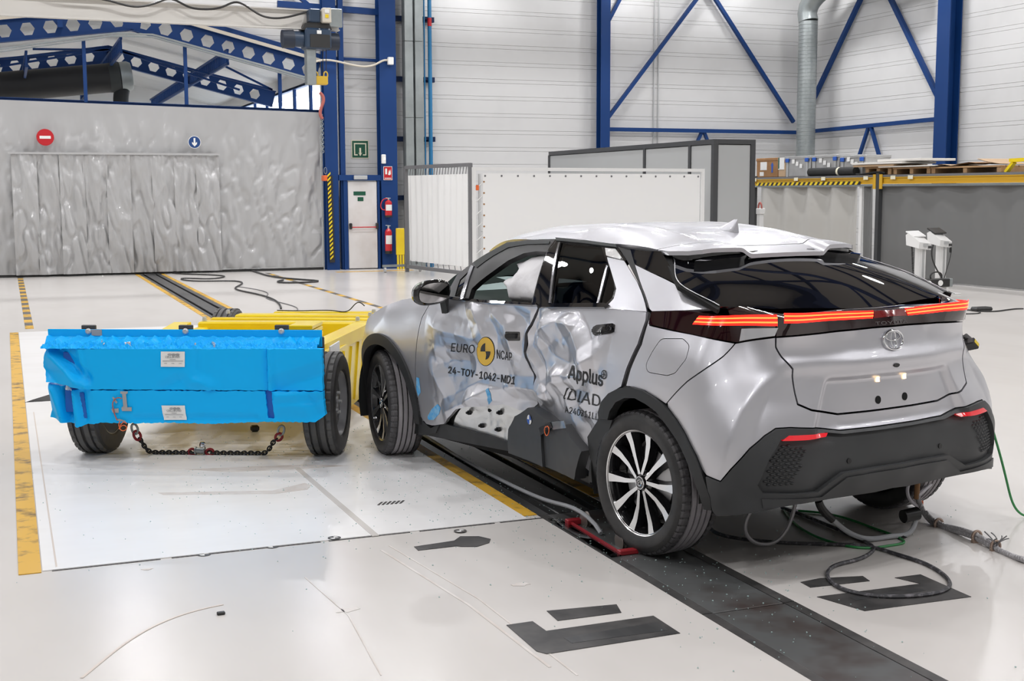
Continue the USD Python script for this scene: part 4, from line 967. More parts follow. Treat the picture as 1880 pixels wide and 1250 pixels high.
# creases of the struck doors: polyline in (s, z), height, half width
CREASES = [
 ([(-1.542, 1.0547), (-1.4779, 0.981), (-1.3887, 0.8836)], .026, .10), ([(-2.0963, 0.9117), (-1.8547, 0.8781), (-1.4725, 0.8514)], .016, .10),
 ([(-1.932, 0.6716), (-1.7685, 0.7089), (-1.6189, 0.7192)], -.018, .085), ([(-1.591, 0.5002), (-1.4211, 0.5822), (-1.2921, 0.5989)], .026, .08),
 ([(-1.8344, 0.3988), (-1.5335, 0.5238), (-1.3366, 0.5231)], .024, .08), ([(-1.2369, 0.615), (-1.0107, 0.6282), (-0.9086, 0.5916)], .026, .07),
 ([(-1.1433, 1.0571), (-1.0296, 0.983), (-1.0744, 0.89)], -.016, .09), ([(-1.9258, 0.7627), (-1.9669, 0.6287), (-1.8757, 0.5032)], .012, .11),
 ([(-0.5996, 1.0522), (-0.5097, 0.9597), (-0.4184, 0.8541)], .028, .095), ([(-0.5996, 1.0522), (-0.7429, 1.0158), (-0.9178, 0.9446)], .020, .09),
 ([(-0.9178, 0.9446), (-0.8, 0.8524), (-0.6308, 0.8215)], -.022, .09), ([(-0.2191, 1.0097), (-0.2797, 0.9296), (-0.3881, 0.8497)], .024, .09),
 ([(-0.0275, 1.1195), (-0.1316, 0.9828), (-0.1619, 0.8914)], -.016, .09), ([(-0.9055, 0.6266), (-0.798, 0.6979), (-0.6328, 0.7275)], .026, .075),
 ([(-0.6483, 0.7255), (-0.6008, 0.6191), (-0.3785, 0.4652)], -.026, .08), ([(-0.5093, 0.6096), (-0.2525, 0.7617), (-0.1702, 0.8685)], .016, .08),
 ([(-0.8956, 1.084), (-0.9944, 0.8719), (-0.8999, 0.775), (-0.8936, 0.5858)], -.022, .06), ([(-0.7397, 0.7446), (-0.5846, 0.764), (-0.331, 0.7697)], .016, .06),
 ([(-1.3319, 1.0165), (-1.2014, 0.9539), (-1.1595, 0.8409)], .014, .08)]
def seg_dist(p, a, b):
    d = b - a; t = np.clip(((p - a) @ d)/(d @ d), 0, 1); return np.linalg.norm(p - a - t[:, None]*d, axis=1), t
def dent(s, z):
    x = -s
    w = np.clip((x - .22)/.12, 0, 1)*np.clip((2.06 - x)/.12, 0, 1)*np.clip((1.085 - z)/.06, 0, 1)
    g = -.125*np.exp(-((x - 1.12)/.50)**2)*np.exp(-((z - .50)/.30)**2)
    p = np.stack([s, z], -1); c = np.zeros(len(s))
    for pl, h, hw in CREASES:
        pl = np.array(pl); best = np.full(len(s), 9.)
        for k in range(len(pl) - 1): best = np.minimum(best, seg_dist(p, pl[k], pl[k+1])[0])
        q = np.clip(1 - best/hw, 0, 1); c += 1.35*h*q
    q = np.stack([s*7, z*7, z*0], -1)
    c += .010*(meshkit.noise(q, 5) - .5) + .004*(np.abs(meshkit.noise(q*2.3, 9) - .5)*2 - .5)
    return w*(g + c)
def smin(a, lo, hi): t = np.clip((a - lo)/(hi - lo), 0, 1); return t*t*(3 - 2*t)
CORNER_RIDGE = [(0.907, 0.9163), (0.7834, 0.8875), (0.6876, 0.8392), (0.6161, 0.7579), (0.5786, 0.6263), (0.5422, 0.4553)]
_cr = np.array(CORNER_RIDGE); _tt = np.linspace(0, 1, len(_cr)); CORNER_RIDGE = np.stack([np.polyval(np.polyfit(_tt, _cr[:, k], 3), np.linspace(0, 1, 40)) for k in (0, 1)], 1)
SHELF = [(0.8091, 0.9831), (0.9437, 0.9705), (1.1297, 0.9715), (1.3148, 0.9773), (1.4892, 0.9779)]
LICENCE_Z0, LICENCE_Z1 = .60, .875
def sculpt(s, z):
    """undamaged feature lines of the tail: bumper-corner ridge, tailgate ledge, number-plate recess"""
    p = np.stack([np.where(s > S3, 2*S3 - s, s), z], -1); d = np.zeros(len(s))
    def near(pl):
        pl = np.array(pl); b = np.full(len(s), 9.)
        for k in range(len(pl) - 1): b = np.minimum(b, seg_dist(p, pl[k], pl[k+1])[0])
        return b
    o = np.argsort(CORNER_RIDGE[:, 1]); rs = np.interp(z, CORNER_RIDGE[o, 1], CORNER_RIDGE[o, 0]); zt = CORNER_RIDGE[:, 1].max()
    v = p[:, 0] - rs; wz = smin(-z, -zt + .00, -zt + .16)*smin(z, .30, .40)
    d += wz*(.016*np.clip(1 - np.abs(v)/.22, 0, 1) - np.where(v < .09, .30*np.clip(v, 0, .09), .027*np.clip(1 - (v - .09)/.30, 0, 1)))
    u = np.abs(p[:, 0] - S3)
    tg = smin(-u, -.66, -.60)                                    # tailgate zone
    ledge = np.exp(-((z - .93)/.035)**2)*.016; d += tg*ledge
    hw = .36 + .12*np.clip((.86 - z)/.26, 0, 1)
    rec = smin(-u, -hw - .05, -hw)*smin(-z, -.872, -.845)*smin(z, .60, .66)
    d -= .030*rec
    return d
def Dall(s, z, dented=True):
    s2 = np.where(s > S3, 2*S3 - s, s)
    d = D0(np.stack([s2, z], 1)) + sculpt(s, z)
    return d + dent(s2, z) if dented else d
def ringP(sz, dented=True, off=0.0):
    sz = np.asarray(sz, float).reshape(-1, 2); s, z = sz[:, 0], sz[:, 1]; fl = s > S3; s2 = np.where(fl, 2*S3 - s, s)
    x, y, nx, ny = base_curve(s2); d = Dall(s, z, dented) + off
    P = np.stack([x + nx*d, y + ny*d, z], 1); P[fl, 1] *= -1; return P
UP_PTS = np.array([(2.3,1.0,.80),(2.0,1.05,.815),(1.6,1.07,.84),(1.2,1.085,.842),(.6,1.1,.842),(.2,1.13,.832),(-.15,1.14,.818),(-.35,1.14,.785),(-.5,1.145,.715),(-.6,1.15,.63),
 (2.0,1.2,.70),(1.6,1.25,.752),(1.2,1.25,.757),(.6,1.25,.752),(.2,1.25,.742),(-.05,1.25,.712),(-.3,1.25,.65),
 (1.75,1.36,.65),(1.45,1.40,.637),(1.07,1.43,.62),(.6,1.42,.62),(.2,1.40,.603),(0,1.37,.585),(1.07,1.50,.54),(.3,1.48,.54)])
UPf = RBFInterpolator(UP_PTS[:, :2], UP_PTS[:, 2], smoothing=1e-3)
def upP(xz, off=0.0):
    xz = np.asarray(xz, float).reshape(-1, 2); y = UPf(xz); e = 1e-3
    gx = (UPf(xz + [e, 0]) - y)/e; gz = (UPf(xz + [0, e]) - y)/e
    n = np.stack([-gx, np.ones(len(y)), -gz], 1); n /= np.linalg.norm(n, axis=1, keepdims=True)
    return np.stack([xz[:, 0], y, xz[:, 1]], 1) + n*off
_r = []
for x, zc in ((2.25, 1.22), (1.95, 1.36), (1.65, 1.455), (1.3, 1.490), (.9, 1.507), (.6, 1.495), (.3, 1.456), (.1, 1.412), (-.03, 1.378), (-.3, 1.30)):
    ed = {2.25: .16, 1.95: .10, .3: .058, .1: .045, -.03: .04, -.3: .03}.get(x, .085)
    for fy, k in ((0, 0), (.25, .06), (.45, .26), (.56, .62), (.63, 1.0)):
        for sg in ((1, -1) if fy else (1,)): _r.append((x, sg*fy, zc - ed*k))
_r = np.array(_r); RFf = RBFInterpolator(_r[:, :2], _r[:, 2], smoothing=1.2e-2)
def roof_groove(xy):
    y = np.abs(xy[:, 1]); c = .33 + .08*np.clip((.9 - xy[:, 0])/1.0, 0, 1)
    lobe = smin(y, .235, .30)*(1 - .35*smin(y, .42, .60))*(1 - smin(xy[:, 0], .0, .26))
    return .007*smin(y, c - .07, c)*(1 - smin(y, c, c + .03))*smin(xy[:, 0], .15, .35) + .030*lobe
def roofP(xy, off=0.0):
    xy = np.asarray(xy, float).reshape(-1, 2); z = RFf(xy) + roof_groove(xy)
    e = 1e-3; gx = (RFf(xy + [e, 0]) - RFf(xy))/e; gy = (RFf(xy + [0, e]) - RFf(xy))/e
    n = np.stack([-gx, -gy, np.ones(len(z))], 1); n /= np.linalg.norm(n, axis=1, keepdims=True)
    return np.column_stack([xy, z]) + n*off
_g = []
for x, z0, dz in ((.25, 1.44, .06), (.1, 1.392, .05), (-.2, 1.295, .04), (-.42, 1.207, .03), (-.58, 1.142, .02), (-.7, 1.095, .02)):
    for y in (0, .3, .55, .75): 
        for sg in ((1, -1) if y else (1,)): _g.append((x, sg*y, z0 - dz*(y/.6)**2))
_g = np.array(_g); GLf = RBFInterpolator(_g[:, :2], _g[:, 2], smoothing=1e-4)
def glassP(xy, off=0.0):
    xy = np.asarray(xy, float).reshape(-1, 2); z = GLf(xy)
    e = 1e-3; gx = (GLf(xy + [e, 0]) - z)/e; gy = (GLf(xy + [0, e]) - z)/e
    n = np.stack([-gx, -gy, np.ones(len(z))], 1); n /= np.linalg.norm(n, axis=1, keepdims=True)
    return np.column_stack([xy, z]) + n*off
#</SURF>
# ---------------------------------------------------------------- the car
def tri_fill(poly, res):
    poly = poly.buffer(0); polys = list(getattr(poly, 'geoms', [poly])); out = []
    for pg in polys:
        if pg.area < 1e-6: continue
        rs = max(min(res, 1.1*pg.area/pg.length), .0018); rings = []
        for r in [pg.exterior] + list(pg.interiors):
            c = np.array(r.segmentize(rs*.9).coords)[:-1]; rings.append(c)
        x0, y0, x1, y1 = pg.bounds; gx = np.arange(x0, x1 + res, res); gy = np.arange(y0, y1 + res, res*.866)
        G = np.array([(x + (.5*res if j % 2 else 0), y) for j, y in enumerate(gy) for x in gx])
        inn = pg.buffer(-rs*.45)
        if len(G) and not inn.is_empty: G = G[shapely.contains_xy(inn, G[:, 0], G[:, 1])]
        B = np.vstack(rings); Q = np.vstack([B, G]) if len(G) else B
        t = Delaunay(Q).simplices; c = Q[t].mean(1); t = t[shapely.contains_xy(pg, c[:, 0], c[:, 1])]
        a = Q[t]; ar = np.abs((a[:, 1, 0]-a[:, 0, 0])*(a[:, 2, 1]-a[:, 0, 1])-(a[:, 1, 1]-a[:, 0, 1])*(a[:, 2, 0]-a[:, 0, 0])); t = t[ar > 1e-9]
        out.append((Q, t, rings))
    return out
def sheet(poly, fn, res=.03, off=0.0, thick=.014, back=False, drop=0):
    """a panel: the polygon laid on the surface fn, with its edges folded inwards"""
    if not hasattr(poly, 'exterior') and not hasattr(poly, 'geoms'): poly = Polygon(poly)
    ms = []
    for Q, t, rings in tri_fill(poly, res):
        V = fn(Q, off=off); W = fn(Q, off=off - thick) if not drop else V - [0, 0, drop]
        n = np.cross(V[t[:, 1]] - V[t[:, 0]], V[t[:, 2]] - V[t[:, 0]])
        if ((V - W)[t].mean(1)*n).sum() < 0: t = t[:, ::-1]
        k0, VV, FF = 0, [V], [t]; base = len(V)
        if thick:
            for r in rings:
                m = len(r); i = np.arange(m); j = (i + 1) % m
                VV += [V[k0:k0+m], W[k0:k0+m]]; a, b = base + i, base + j; c, d = base + m + i, base + m + j
                FF += [np.stack([a, b, d], 1), np.stack([a, d, c], 1)]; base += 2*m; k0 += m
            if back:
                VV.append(W); FF.append(t[:, ::-1] + base); base += len(W)
        ms.append(trimesh.Trimesh(np.vstack(VV), np.vstack(FF), process=False))
    return cat_(ms)
ring = lambda Q, off=0.0: ringP(Q, True, off)
ring_ok = lambda Q, off=0.0: ringP(Q, False, off)
def mir(m):
    m = m.copy(); m.vertices[:, 1] *= -1; m.faces = m.faces[:, ::-1]; return m
def flip(fn): return lambda Q, off=0.0: fn(Q, off=off)*np.array([1, -1, 1])
def symm(left): return list(left) + [(2*S3 - s, z) for s, z in reversed(left)]
def circ(cx, cz, r): return Point(-cx, cz).buffer(r, quad_segs=24)

car = thing('car', 'silver five-door hatchback with crushed left doors and lit red tail lights', 'car', (0, 0, 0), 100.8)
RWX, FWX, FWZ = 0.0, 2.615, .335
arch_f, arch_r = circ(FWX, .35, .435), circ(-.01, .34, .43)

# inner structure, seen only through gaps, wheel arches and windows
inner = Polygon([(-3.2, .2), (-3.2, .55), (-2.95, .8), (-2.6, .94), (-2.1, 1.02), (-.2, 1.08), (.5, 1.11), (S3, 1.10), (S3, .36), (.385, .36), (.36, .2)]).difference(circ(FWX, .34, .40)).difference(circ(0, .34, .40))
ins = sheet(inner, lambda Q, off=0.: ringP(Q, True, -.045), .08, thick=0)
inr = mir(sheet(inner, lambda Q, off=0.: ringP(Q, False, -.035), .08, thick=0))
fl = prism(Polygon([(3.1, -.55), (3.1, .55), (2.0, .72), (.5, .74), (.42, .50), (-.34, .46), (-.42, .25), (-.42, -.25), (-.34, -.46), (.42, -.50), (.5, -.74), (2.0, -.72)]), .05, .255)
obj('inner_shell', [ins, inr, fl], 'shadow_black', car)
for x0 in (RWX, FWX):
    for sg in (1, -1):
        a = np.linspace(-.35, math.pi + (.35 if x0 else .06), 26); A = np.stack([x0 + .40*np.cos(a), .34 + .40*np.sin(a)], 1)
        V = np.vstack([np.column_stack([A[:, 0], np.full(26, sg*.87), A[:, 1]]), np.column_stack([A[:, 0], np.full(26, sg*.50), A[:, 1]])])
        f = [(k, k+1, 27+k) for k in range(25)] + [(k, 27+k, 26+k) for k in range(25)]
        c0 = len(V); V = np.vstack([V, [[x0, sg*.50, .34]]]); f += [(26+k, 27+k, c0) for k in range(25)]
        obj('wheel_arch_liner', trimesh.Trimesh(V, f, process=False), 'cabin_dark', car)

# flank panels, left
GAP = .006
FENDER_EDGE = [(-2.005, 1.0498), (-2.0687, 1.0006), (-2.1108, 0.9267), (-2.1499, 0.7731), (-2.1736, 0.6216), (-2.1768, 0.4266), (-2.1442, 0.2929)]
fender = Polygon(FENDER_EDGE + [(-2.2, .30), (-3.28, .30), (-3.28, .50), (-3.2, .62), (-3.13, .745), (-3.03, .825), (-2.88, .89), (-2.68, .955), (-2.45, 1.015), (-2.12, 1.06)]).buffer(-GAP/2).difference(arch_f)
obj('front_fender', sheet(fender, ring, .03), 'silver_paint', car)
fender_r = Polygon([(-2.06, 1.05), (-2.08, .4), (-2.2, .30), (-3.28, .30), (-3.28, .50), (-3.2, .62), (-3.13, .745), (-3.03, .825), (-2.88, .89), (-2.68, .955), (-2.45, 1.015), (-2.12, 1.06)]).difference(arch_f)
obj('front_fender', mir(sheet(fender_r, ring_ok, .05)), 'silver_paint', car)
DOOR_F = [(-1.827, 1.0623), (-2.005, 1.0498), (-2.0687, 1.0006), (-2.1108, 0.9267), (-2.1499, 0.7731), (-2.1736, 0.6216), (-2.1768, 0.4266), (-2.1745, 0.3181), (-2.1168, 0.279), (-2.0409, 0.2805), (-1.9071, 0.311), (-1.7983, 0.3758), (-1.7197, 0.4282), (-1.6399, 0.4509), (-1.4915, 0.4716), (-1.3362, 0.5035), (-1.2416, 0.4794), (-1.1448, 0.4956), (-1.0515, 0.5425), (-1.0112, 0.6391), (-1.0141, 0.7226), (-1.0662, 0.8277), (-1.0468, 0.9305), (-0.915, 1.0739), (-0.9157, 1.0882), (-1.3223, 1.0733)]
fd = obj('front_door', sheet(Polygon(DOOR_F).buffer(-GAP/2), ring, .0085, thick=.02), 'silver_paint', car, smooth=50, label='crumpled front door with rating decal')
DOOR_R = [(-0.8997, 1.0837), (-1.0262, 0.9325), (-1.0434, 0.8319), (-0.9949, 0.7071), (-1.0553, 0.5635), (-1.029, 0.5281), (-0.847, 0.4345), (-0.5766, 0.3303), (-0.4468, 0.2919), (-0.4033, 0.4105), (-0.3543, 0.5231), (-0.2866, 0.6324), (-0.2524, 0.6802), (-0.1822, 0.7322), (-0.0935, 0.775), (-0.0612, 0.8658), (-0.0121, 0.9796), (-0.0021, 1.0885), (-0.0172, 1.1266), (-0.334, 1.1255)]
rd = obj('rear_door', sheet(Polygon(DOOR_R).buffer(-GAP/2), ring, .0085, thick=.02), 'silver_paint', car, smooth=50, label='crumpled rear door with black lettering')
QUARTER = [(0.0345, 1.0696), (0.0145, 1.1021), (0.0153, 0.9823), (-0.0323, 0.8684), (-0.0596, 0.782), (-0.0015, 0.7845), (0.0794, 0.7799), (0.1609, 0.7571), (0.2247, 0.7373), (0.3402, 0.8524), (0.4236, 0.9181), (0.4889, 0.9663), (0.5475, 1.0212), (0.3006, 1.0507)]
FUEL = [(0.1346, 1.0201), (0.2579, 1.0304), (0.3071, 1.0039), (0.3104, 0.9442), (0.268, 0.8791), (0.2223, 0.8633), (0.091, 0.8639), (0.0658, 0.8836), (0.1009, 0.9592)]
qp, fp = Polygon(QUARTER).buffer(-GAP/2), Polygon(FUEL).buffer(-.035).buffer(.035)
obj('quarter_panel', sheet(qp.difference(fp), ring, .025), 'silver_paint', car)
obj('fuel_flap', sheet(fp.buffer(-.003), ring, .025), 'silver_paint', car)
obj('quarter_panel', mir(sheet(qp, ring_ok, .05)), 'silver_paint', car)
obj('door_gap_seal', sheet(Polygon([(-0.2122, 1.22), (-0.0083, 1.1322), (-0.0056, 1.0956), (-0.0121, 0.9796), (-0.061, 0.865), (-0.0935, 0.775), (-0.0592, 0.7744), (-0.0241, 0.8693), (0.0211, 0.9878), (0.0316, 1.0986)]).buffer(.004), ring, .03, off=-.012), 'black_trim', car)
right_doors = Polygon([(-2.06, 1.05), (-2.06, .36), (-.52, .36), (-.43, .50), (-.25, .72), (-.13, .80), (.05, 1.09)])
rdoor = right_doors.intersection(shapely.box(-.98, 0, 1, 2)).buffer(-GAP/2); fdoor = right_doors.intersection(shapely.box(-3, 0, -.98, 2)).buffer(-GAP/2)
obj('front_door', mir(sheet(fdoor, ring_ok, .05)), 'silver_paint', car); obj('rear_door', mir(sheet(rdoor, ring_ok, .05)), 'silver_paint', car)
# torn sill
obj('sill_panel', sheet(Polygon([(-1.707, 0.4427), (-1.4761, 0.4901), (-1.3089, 0.5252), (-1.2324, 0.4988), (-1.0295, 0.5581), (-0.9536, 0.5042), (-1.173, 0.2802), (-1.5183, 0.3004), (-1.8624, 0.3049), (-1.7897, 0.3792)]), ring, .012, off=-.035, thick=.01), 'bare_metal', car, smooth=45, label='exposed bright inner sill, crumpled')
SILL = Polygon([(-1.9656, 0.3123), (-1.8368, 0.3121), (-1.518, 0.3036), (-1.1991, 0.2849), (-0.8605, 0.2652), (-0.4827, 0.2614), (-0.4973, 0.224), (-0.8598, 0.2245), (-1.2095, 0.2467), (-1.588, 0.2323), (-2.1617, 0.2035), (-2.0768, 0.2648)])
obj('sill_trim', sheet(SILL, ring, .02, off=-.01, thick=.10), 'arch_plastic', car)
obj('sill_trim', mir(sheet(Polygon([(-2.2, .22), (-2.2, .37), (-.4, .37), (-.4, .22)]), ring_ok, .05, thick=.10)), 'arch_plastic', car)
for u, v in ((901.5, 764), (878, 783), (908, 789)):
    pass
for sz in [(-1.4178, 0.4452), (-1.5741, 0.3492), (-1.4278, 0.3482), (-1.6603, 0.4152), (-1.3133, 0.3759)]:
    P, N = ringP([sz], True, -.034)[0], ringP([sz], True, .0)[0]
    d = (N - P)/np.linalg.norm(N - P)
    obj('sill_clip', [cyl(P, P + d*.018, .014, 6), cyl(P + d*.012, P + d*.03, .008, 5)], 'black_trim', car)
# bent-out sill cover with sticker, tape and wire
SC1 = [(-1.2184, 0.3904), (-1.177, 0.4643), (-1.0369, 0.5328), (-0.9174, 0.519), (-0.7799, 0.4958), (-0.8993, 0.4196), (-0.8483, 0.2501), (-1.2024, 0.26)]
SC2 = [(-0.843, 0.2511), (-0.892, 0.4151), (-0.7595, 0.4936), (-0.6262, 0.5091), (-0.4207, 0.413), (-0.5342, 0.2447)]
sc = obj('sill_cover', sheet(Polygon(SC1), ring, .03, off=.075, thick=.10), 'arch_plastic_light', car, label='dark grey sill cover bent outwards and taped')
obj('sill_cover_end', sheet(Polygon(SC2), ring, .03, off=.06, thick=.10), 'arch_plastic_light', sc)
stk = [(-1.0225, 0.471)][0]
ell = lambda c, a, b, n=28: Polygon([(c[0] + a*math.cos(t), c[1] + b*math.sin(t)) for t in np.linspace(0, 2*math.pi, n)[:-1]])
obj('sticker', sheet(ell(stk, .024, .026), ring, .02, off=.078, thick=0), 'decal_white', sc, label='round blue and white target sticker')
for k in (0, 2):
    w = [(stk[0], stk[1])] + [(stk[0] + .024*math.cos(t), stk[1] + .026*math.sin(t)) for t in np.linspace(k*math.pi/2, (k+1)*math.pi/2, 9)]
    obj('sticker_quadrant', sheet(Polygon(w), ring, .02, off=.0795, thick=0), 'decal_blue', sc)
obj('silver_tape', sheet(Polygon([(-0.7795, 0.4987), (-0.5981, 0.5357), (-0.5625, 0.5062), (-0.7368, 0.4663)]), ring, .02, off=.072, thick=.004), 'disc_steel', sc)
obj('black_tape', sheet(Polygon([(-0.9131, 0.4434), (-0.7661, 0.501), (-0.7367, 0.4777), (-0.8843, 0.4107)]), ring, .02, off=.08, thick=.006), 'black_trim', sc)
obj('orange_wire', tube(smooth_path(ring([(-0.7755, 0.4793), (-0.7527, 0.4634), (-0.7896, 0.428), (-0.8134, 0.4408), (-0.7838, 0.4749)], off=.088), 24), .003, 6), 'orange', sc)

# wheel-arch cladding
CL_R = [(-0.2872, 0.627), (-0.2514, 0.6804), (-0.1831, 0.7326), (-0.0984, 0.7688), (-0.0074, 0.7875), (0.0794, 0.7817), (0.1609, 0.7586), (0.228, 0.7279), (0.2929, 0.6767), (0.3628, 0.6087), (0.425, 0.5418), (0.4599, 0.484), (0.4826, 0.4295), (0.5013, 0.3735), (0.5006, 0.3119), (0.4628, 0.3095), (0.4479, 0.3754), (0.4161, 0.4485), (0.365, 0.5237), (0.3021, 0.592), (0.2356, 0.6481), (0.1695, 0.6991), (0.1004, 0.7234), (0.0265, 0.7391), (-0.0514, 0.7299), (-0.1228, 0.6991), (-0.1755, 0.6487), (-0.1979, 0.6044), (-0.2862, 0.5924)]
obj('arch_cladding', sheet(Polygon(CL_R), ring, .02, off=.014, thick=.05), 'arch_plastic', car)
obj('arch_cladding', mir(sheet(Polygon(CL_R), ring_ok, .03, off=.014, thick=.05)), 'arch_plastic', car)
band = circ(FWX, .345, .445).difference(circ(FWX, .335, .385)).intersection(shapely.box(-4, .20, 0, 2)).difference(shapely.box(-2.3, 0, 0, .27))
obj('arch_cladding', sheet(band, ring, .025, off=.016, thick=.05), 'arch_plastic', car)
obj('arch_cladding', mir(sheet(band, ring_ok, .03, off=.016, thick=.05)), 'arch_plastic', car)
obj('mud_guard', sheet(Polygon([(-0.299, 0.5876), (-0.1766, 0.6051), (-0.2442, 0.4851), (-0.3319, 0.3373), (-0.3728, 0.251), (-0.474, 0.2405), (-0.4091, 0.3635), (-0.4122, 0.483)]), ring_ok, .02, off=.0, thick=.06), 'arch_plastic', car)
obj('mud_guard', sheet(Polygon([(-2.25, 0.3928), (-2.2048, 0.3922), (-2.1457, 0.2883), (-2.0781, 0.2612), (-1.9648, 0.2957), (-2.023, 0.2393), (-2.188, 0.1993), (-2.2619, 0.1982)]), ring, .02, off=.0, thick=.06), 'arch_plastic', car)

# tail: bumper, tailgate, lamps
GATE_EDGE = [(0.8068, 1.0515), (0.8094, 1.0075), (0.8389, 0.9649), (0.8863, 0.914), (0.8905, 0.8114), (0.8935, 0.7649), (0.9563, 0.7361), (1.1215, 0.7017), (1.2965, 0.7001)]
gz_b = GATE_EDGE[-1][1]
LAMP_LOW = [(0.8095, 1.0539), (0.8384, 1.0553), (1.1264, 1.0691), (1.3532, 1.0734)]
gate = Polygon(symm(LAMP_LOW[::-1][:0] + [(S3, LAMP_LOW[-1][1])] + LAMP_LOW[::-1] + GATE_EDGE + [(S3, gz_b)]))
BB_TOP = [(0.4813, 0.4643), (0.5452, 0.45), (0.5816, 0.5048), (0.6496, 0.5913), (0.7121, 0.6445), (0.764, 0.6726), (0.8342, 0.6732), (0.9631, 0.6604), (1.1194, 0.6347), (1.3016, 0.6324)]
bzt = BB_TOP[-1][1]
BUMP_L = [(0.2316, 0.746), (0.3402, 0.8524), (0.4236, 0.9181), (0.4889, 0.9663), (0.5475, 1.0212), (0.8068, 1.0515), (0.8094, 1.0075), (0.8389, 0.9649), (0.8863, 0.914), (0.8905, 0.8114), (0.8935, 0.7649), (0.9563, 0.7361), (1.1215, 0.7017), (1.2965, 0.7001)]
ARCH_OUT = [(0.4813, 0.4643), (0.4599, 0.484), (0.425, 0.5418), (0.3628, 0.6087), (0.2929, 0.6767), (0.2349, 0.724)]
bump = Polygon(symm([(S3, bzt)] + BB_TOP[::-1] + ARCH_OUT[1:] + BUMP_L + [(S3, gz_b)]))
obj('rear_bumper', sheet(bump.buffer(-GAP/2), ring_ok, .016, thick=.02), 'silver_paint', car, smooth=40)
tg = obj('tailgate', sheet(gate.buffer(-GAP), ring_ok, .013, thick=.03), 'silver_paint', car, smooth=40)
BB_BOT = [(0.5022, 0.3122), (0.5202, 0.2876), (0.8444, 0.3527), (1.175, 0.3413), (1.4051, 0.3365)]
bb = Polygon(symm([(S3, bzt)] + BB_TOP[::-1] + [BB_BOT[0]] + BB_BOT + [(S3, BB_BOT[-1][1])]))
INS = [(0.7791, 0.629), (0.7229, 0.5459), (0.6812, 0.439), (0.7036, 0.4053), (0.8377, 0.3934), (0.9639, 0.3863), (1.1048, 0.4558), (1.2307, 0.458)]
ins_p = Polygon(symm([(S3, bzt - .012)] + [(BB_TOP[8][0], BB_TOP[8][1] - .012), (BB_TOP[7][0], BB_TOP[7][1] - .014)] + [(1.0277, 0.632)] + INS + [(S3, INS[-1][1])]))
lb = obj('lower_bumper', sheet(bb.buffer(-.002).difference(ins_p), ring_ok, .02, off=.012, thick=.05), 'arch_plastic_light', car, smooth=40)
obj('bumper_insert', sheet(ins_p, ring_ok, .03, off=-.012, thick=.01), 'arch_plastic_light', lb)
DIF = [(0.6979, 0.3812), (0.841, 0.3719), (0.9915, 0.3583), (1.1212, 0.434), (1.2416, 0.4366)]
dif = Polygon(symm([(S3, DIF[-1][1])] + DIF[::-1] + [(0.7052, 0.3387), (0.8455, 0.3475), (1.1803, 0.3347), (1.3409, 0.3311)] + [(S3, BB_BOT[-1][1] + .002)]))
obj('diffuser', sheet(dif, ring_ok, .025, off=.019, thick=.02), 'arch_plastic_light', lb)
def refl(pts, name, matn, parent, off=.008, th=.02, both=True, res=.02, m2=None):
    o = obj(name, sheet(Polygon(pts), ring_ok, res, off=off, thick=th), matn, parent)
    if both: obj(name, sheet(Polygon([(2*S3 - s, z) for s, z in pts]), ring_ok, res, off=off, thick=th), m2 or matn, parent)
    return o
refl([(0.7826, 0.6243), (0.8164, 0.6438), (1.0286, 0.6353), (1.0068, 0.6223), (0.901, 0.6194)], 'reflector', 'reflector_red', lb, off=.018, th=.025)
HC = [(0.7775, 0.6134), (0.9194, 0.5823), (0.8436, 0.4224), (0.6898, 0.4319), (0.7249, 0.5367)]
for sg in (0, 1):
    hp = Polygon(HC if not sg else [(2*S3 - s, z) for s, z in HC]); sc_ = []
    x0, z0, x1, z1 = hp.bounds
    for r, zz in enumerate(np.arange(z0, z1, .0145)):
        for xx in np.arange(x0 + (.013 if r % 2 else 0), x1, .026):
            el = ell((xx, zz), .0118, .0062, 11)
            if hp.contains(el):
                Q = np.array(el.exterior.coords)[:-1]; a = ring_ok(Q, off=-.0125); cc = ring_ok([(xx, zz + .003)], off=-.002)
                V = np.vstack([a, ring_ok(Q*[1, 1], off=-.006)*.5 + .5*np.repeat(cc, len(Q), 0)]); n = len(Q)
                f = [(i, (i+1) % n, n+(i+1) % n) for i in range(n)] + [(i, n+(i+1) % n, n+i) for i in range(n)] + [(n, n+i, n+i+1) for i in range(1, n-1)]
                sc_.append(trimesh.Trimesh(V, f, process=False))
    obj('honeycomb_relief', sc_, 'arch_plastic_light', lb, smooth=20, kind='stuff')
for u in (-.30, .30):
    obj('parking_sensor', sheet(ell((S3 - u, .50), .012, .012), ring_ok, .01, off=-.008, thick=.004), 'black_trim', lb)

# plate recess fittings, emblem and lettering
for sz in [(1.3622, 0.7471)]: refl(list(ell(sz, .016, .018).exterior.coords)[:-1], 'plate_fixing_hole', 'shadow_black', tg, off=.003, th=.004)
for sz in [(1.3623, 0.839)]: refl([(sz[0]-.010, sz[1]-.011), (sz[0]+.009, sz[1]-.012), (sz[0]+.010, sz[1]+.011), (sz[0]-.009, sz[1]+.012)], 'plate_light', 'plate_lamp', tg, off=.006, th=.01)
cs = (S3, [(1.3956, 0.8985)][0][1])
obj('tailgate_button', sheet(ell(cs, .018, .009), ring_ok, .01, off=.005, thick=.01), 'black_trim', tg)
emb_s, emb_z = S3, 1.012
def on_ring(pts, off, fn=ring_ok): return fn(np.array(pts), off=off)
def oval(c, a, b, n=40, rot=0): t = np.linspace(0, 2*np.pi, n); return np.stack([c[0] + a*np.cos(t), c[1] + b*np.sin(t)], 1)
eo = on_ring(oval((emb_s, emb_z), .062, .043), .008)
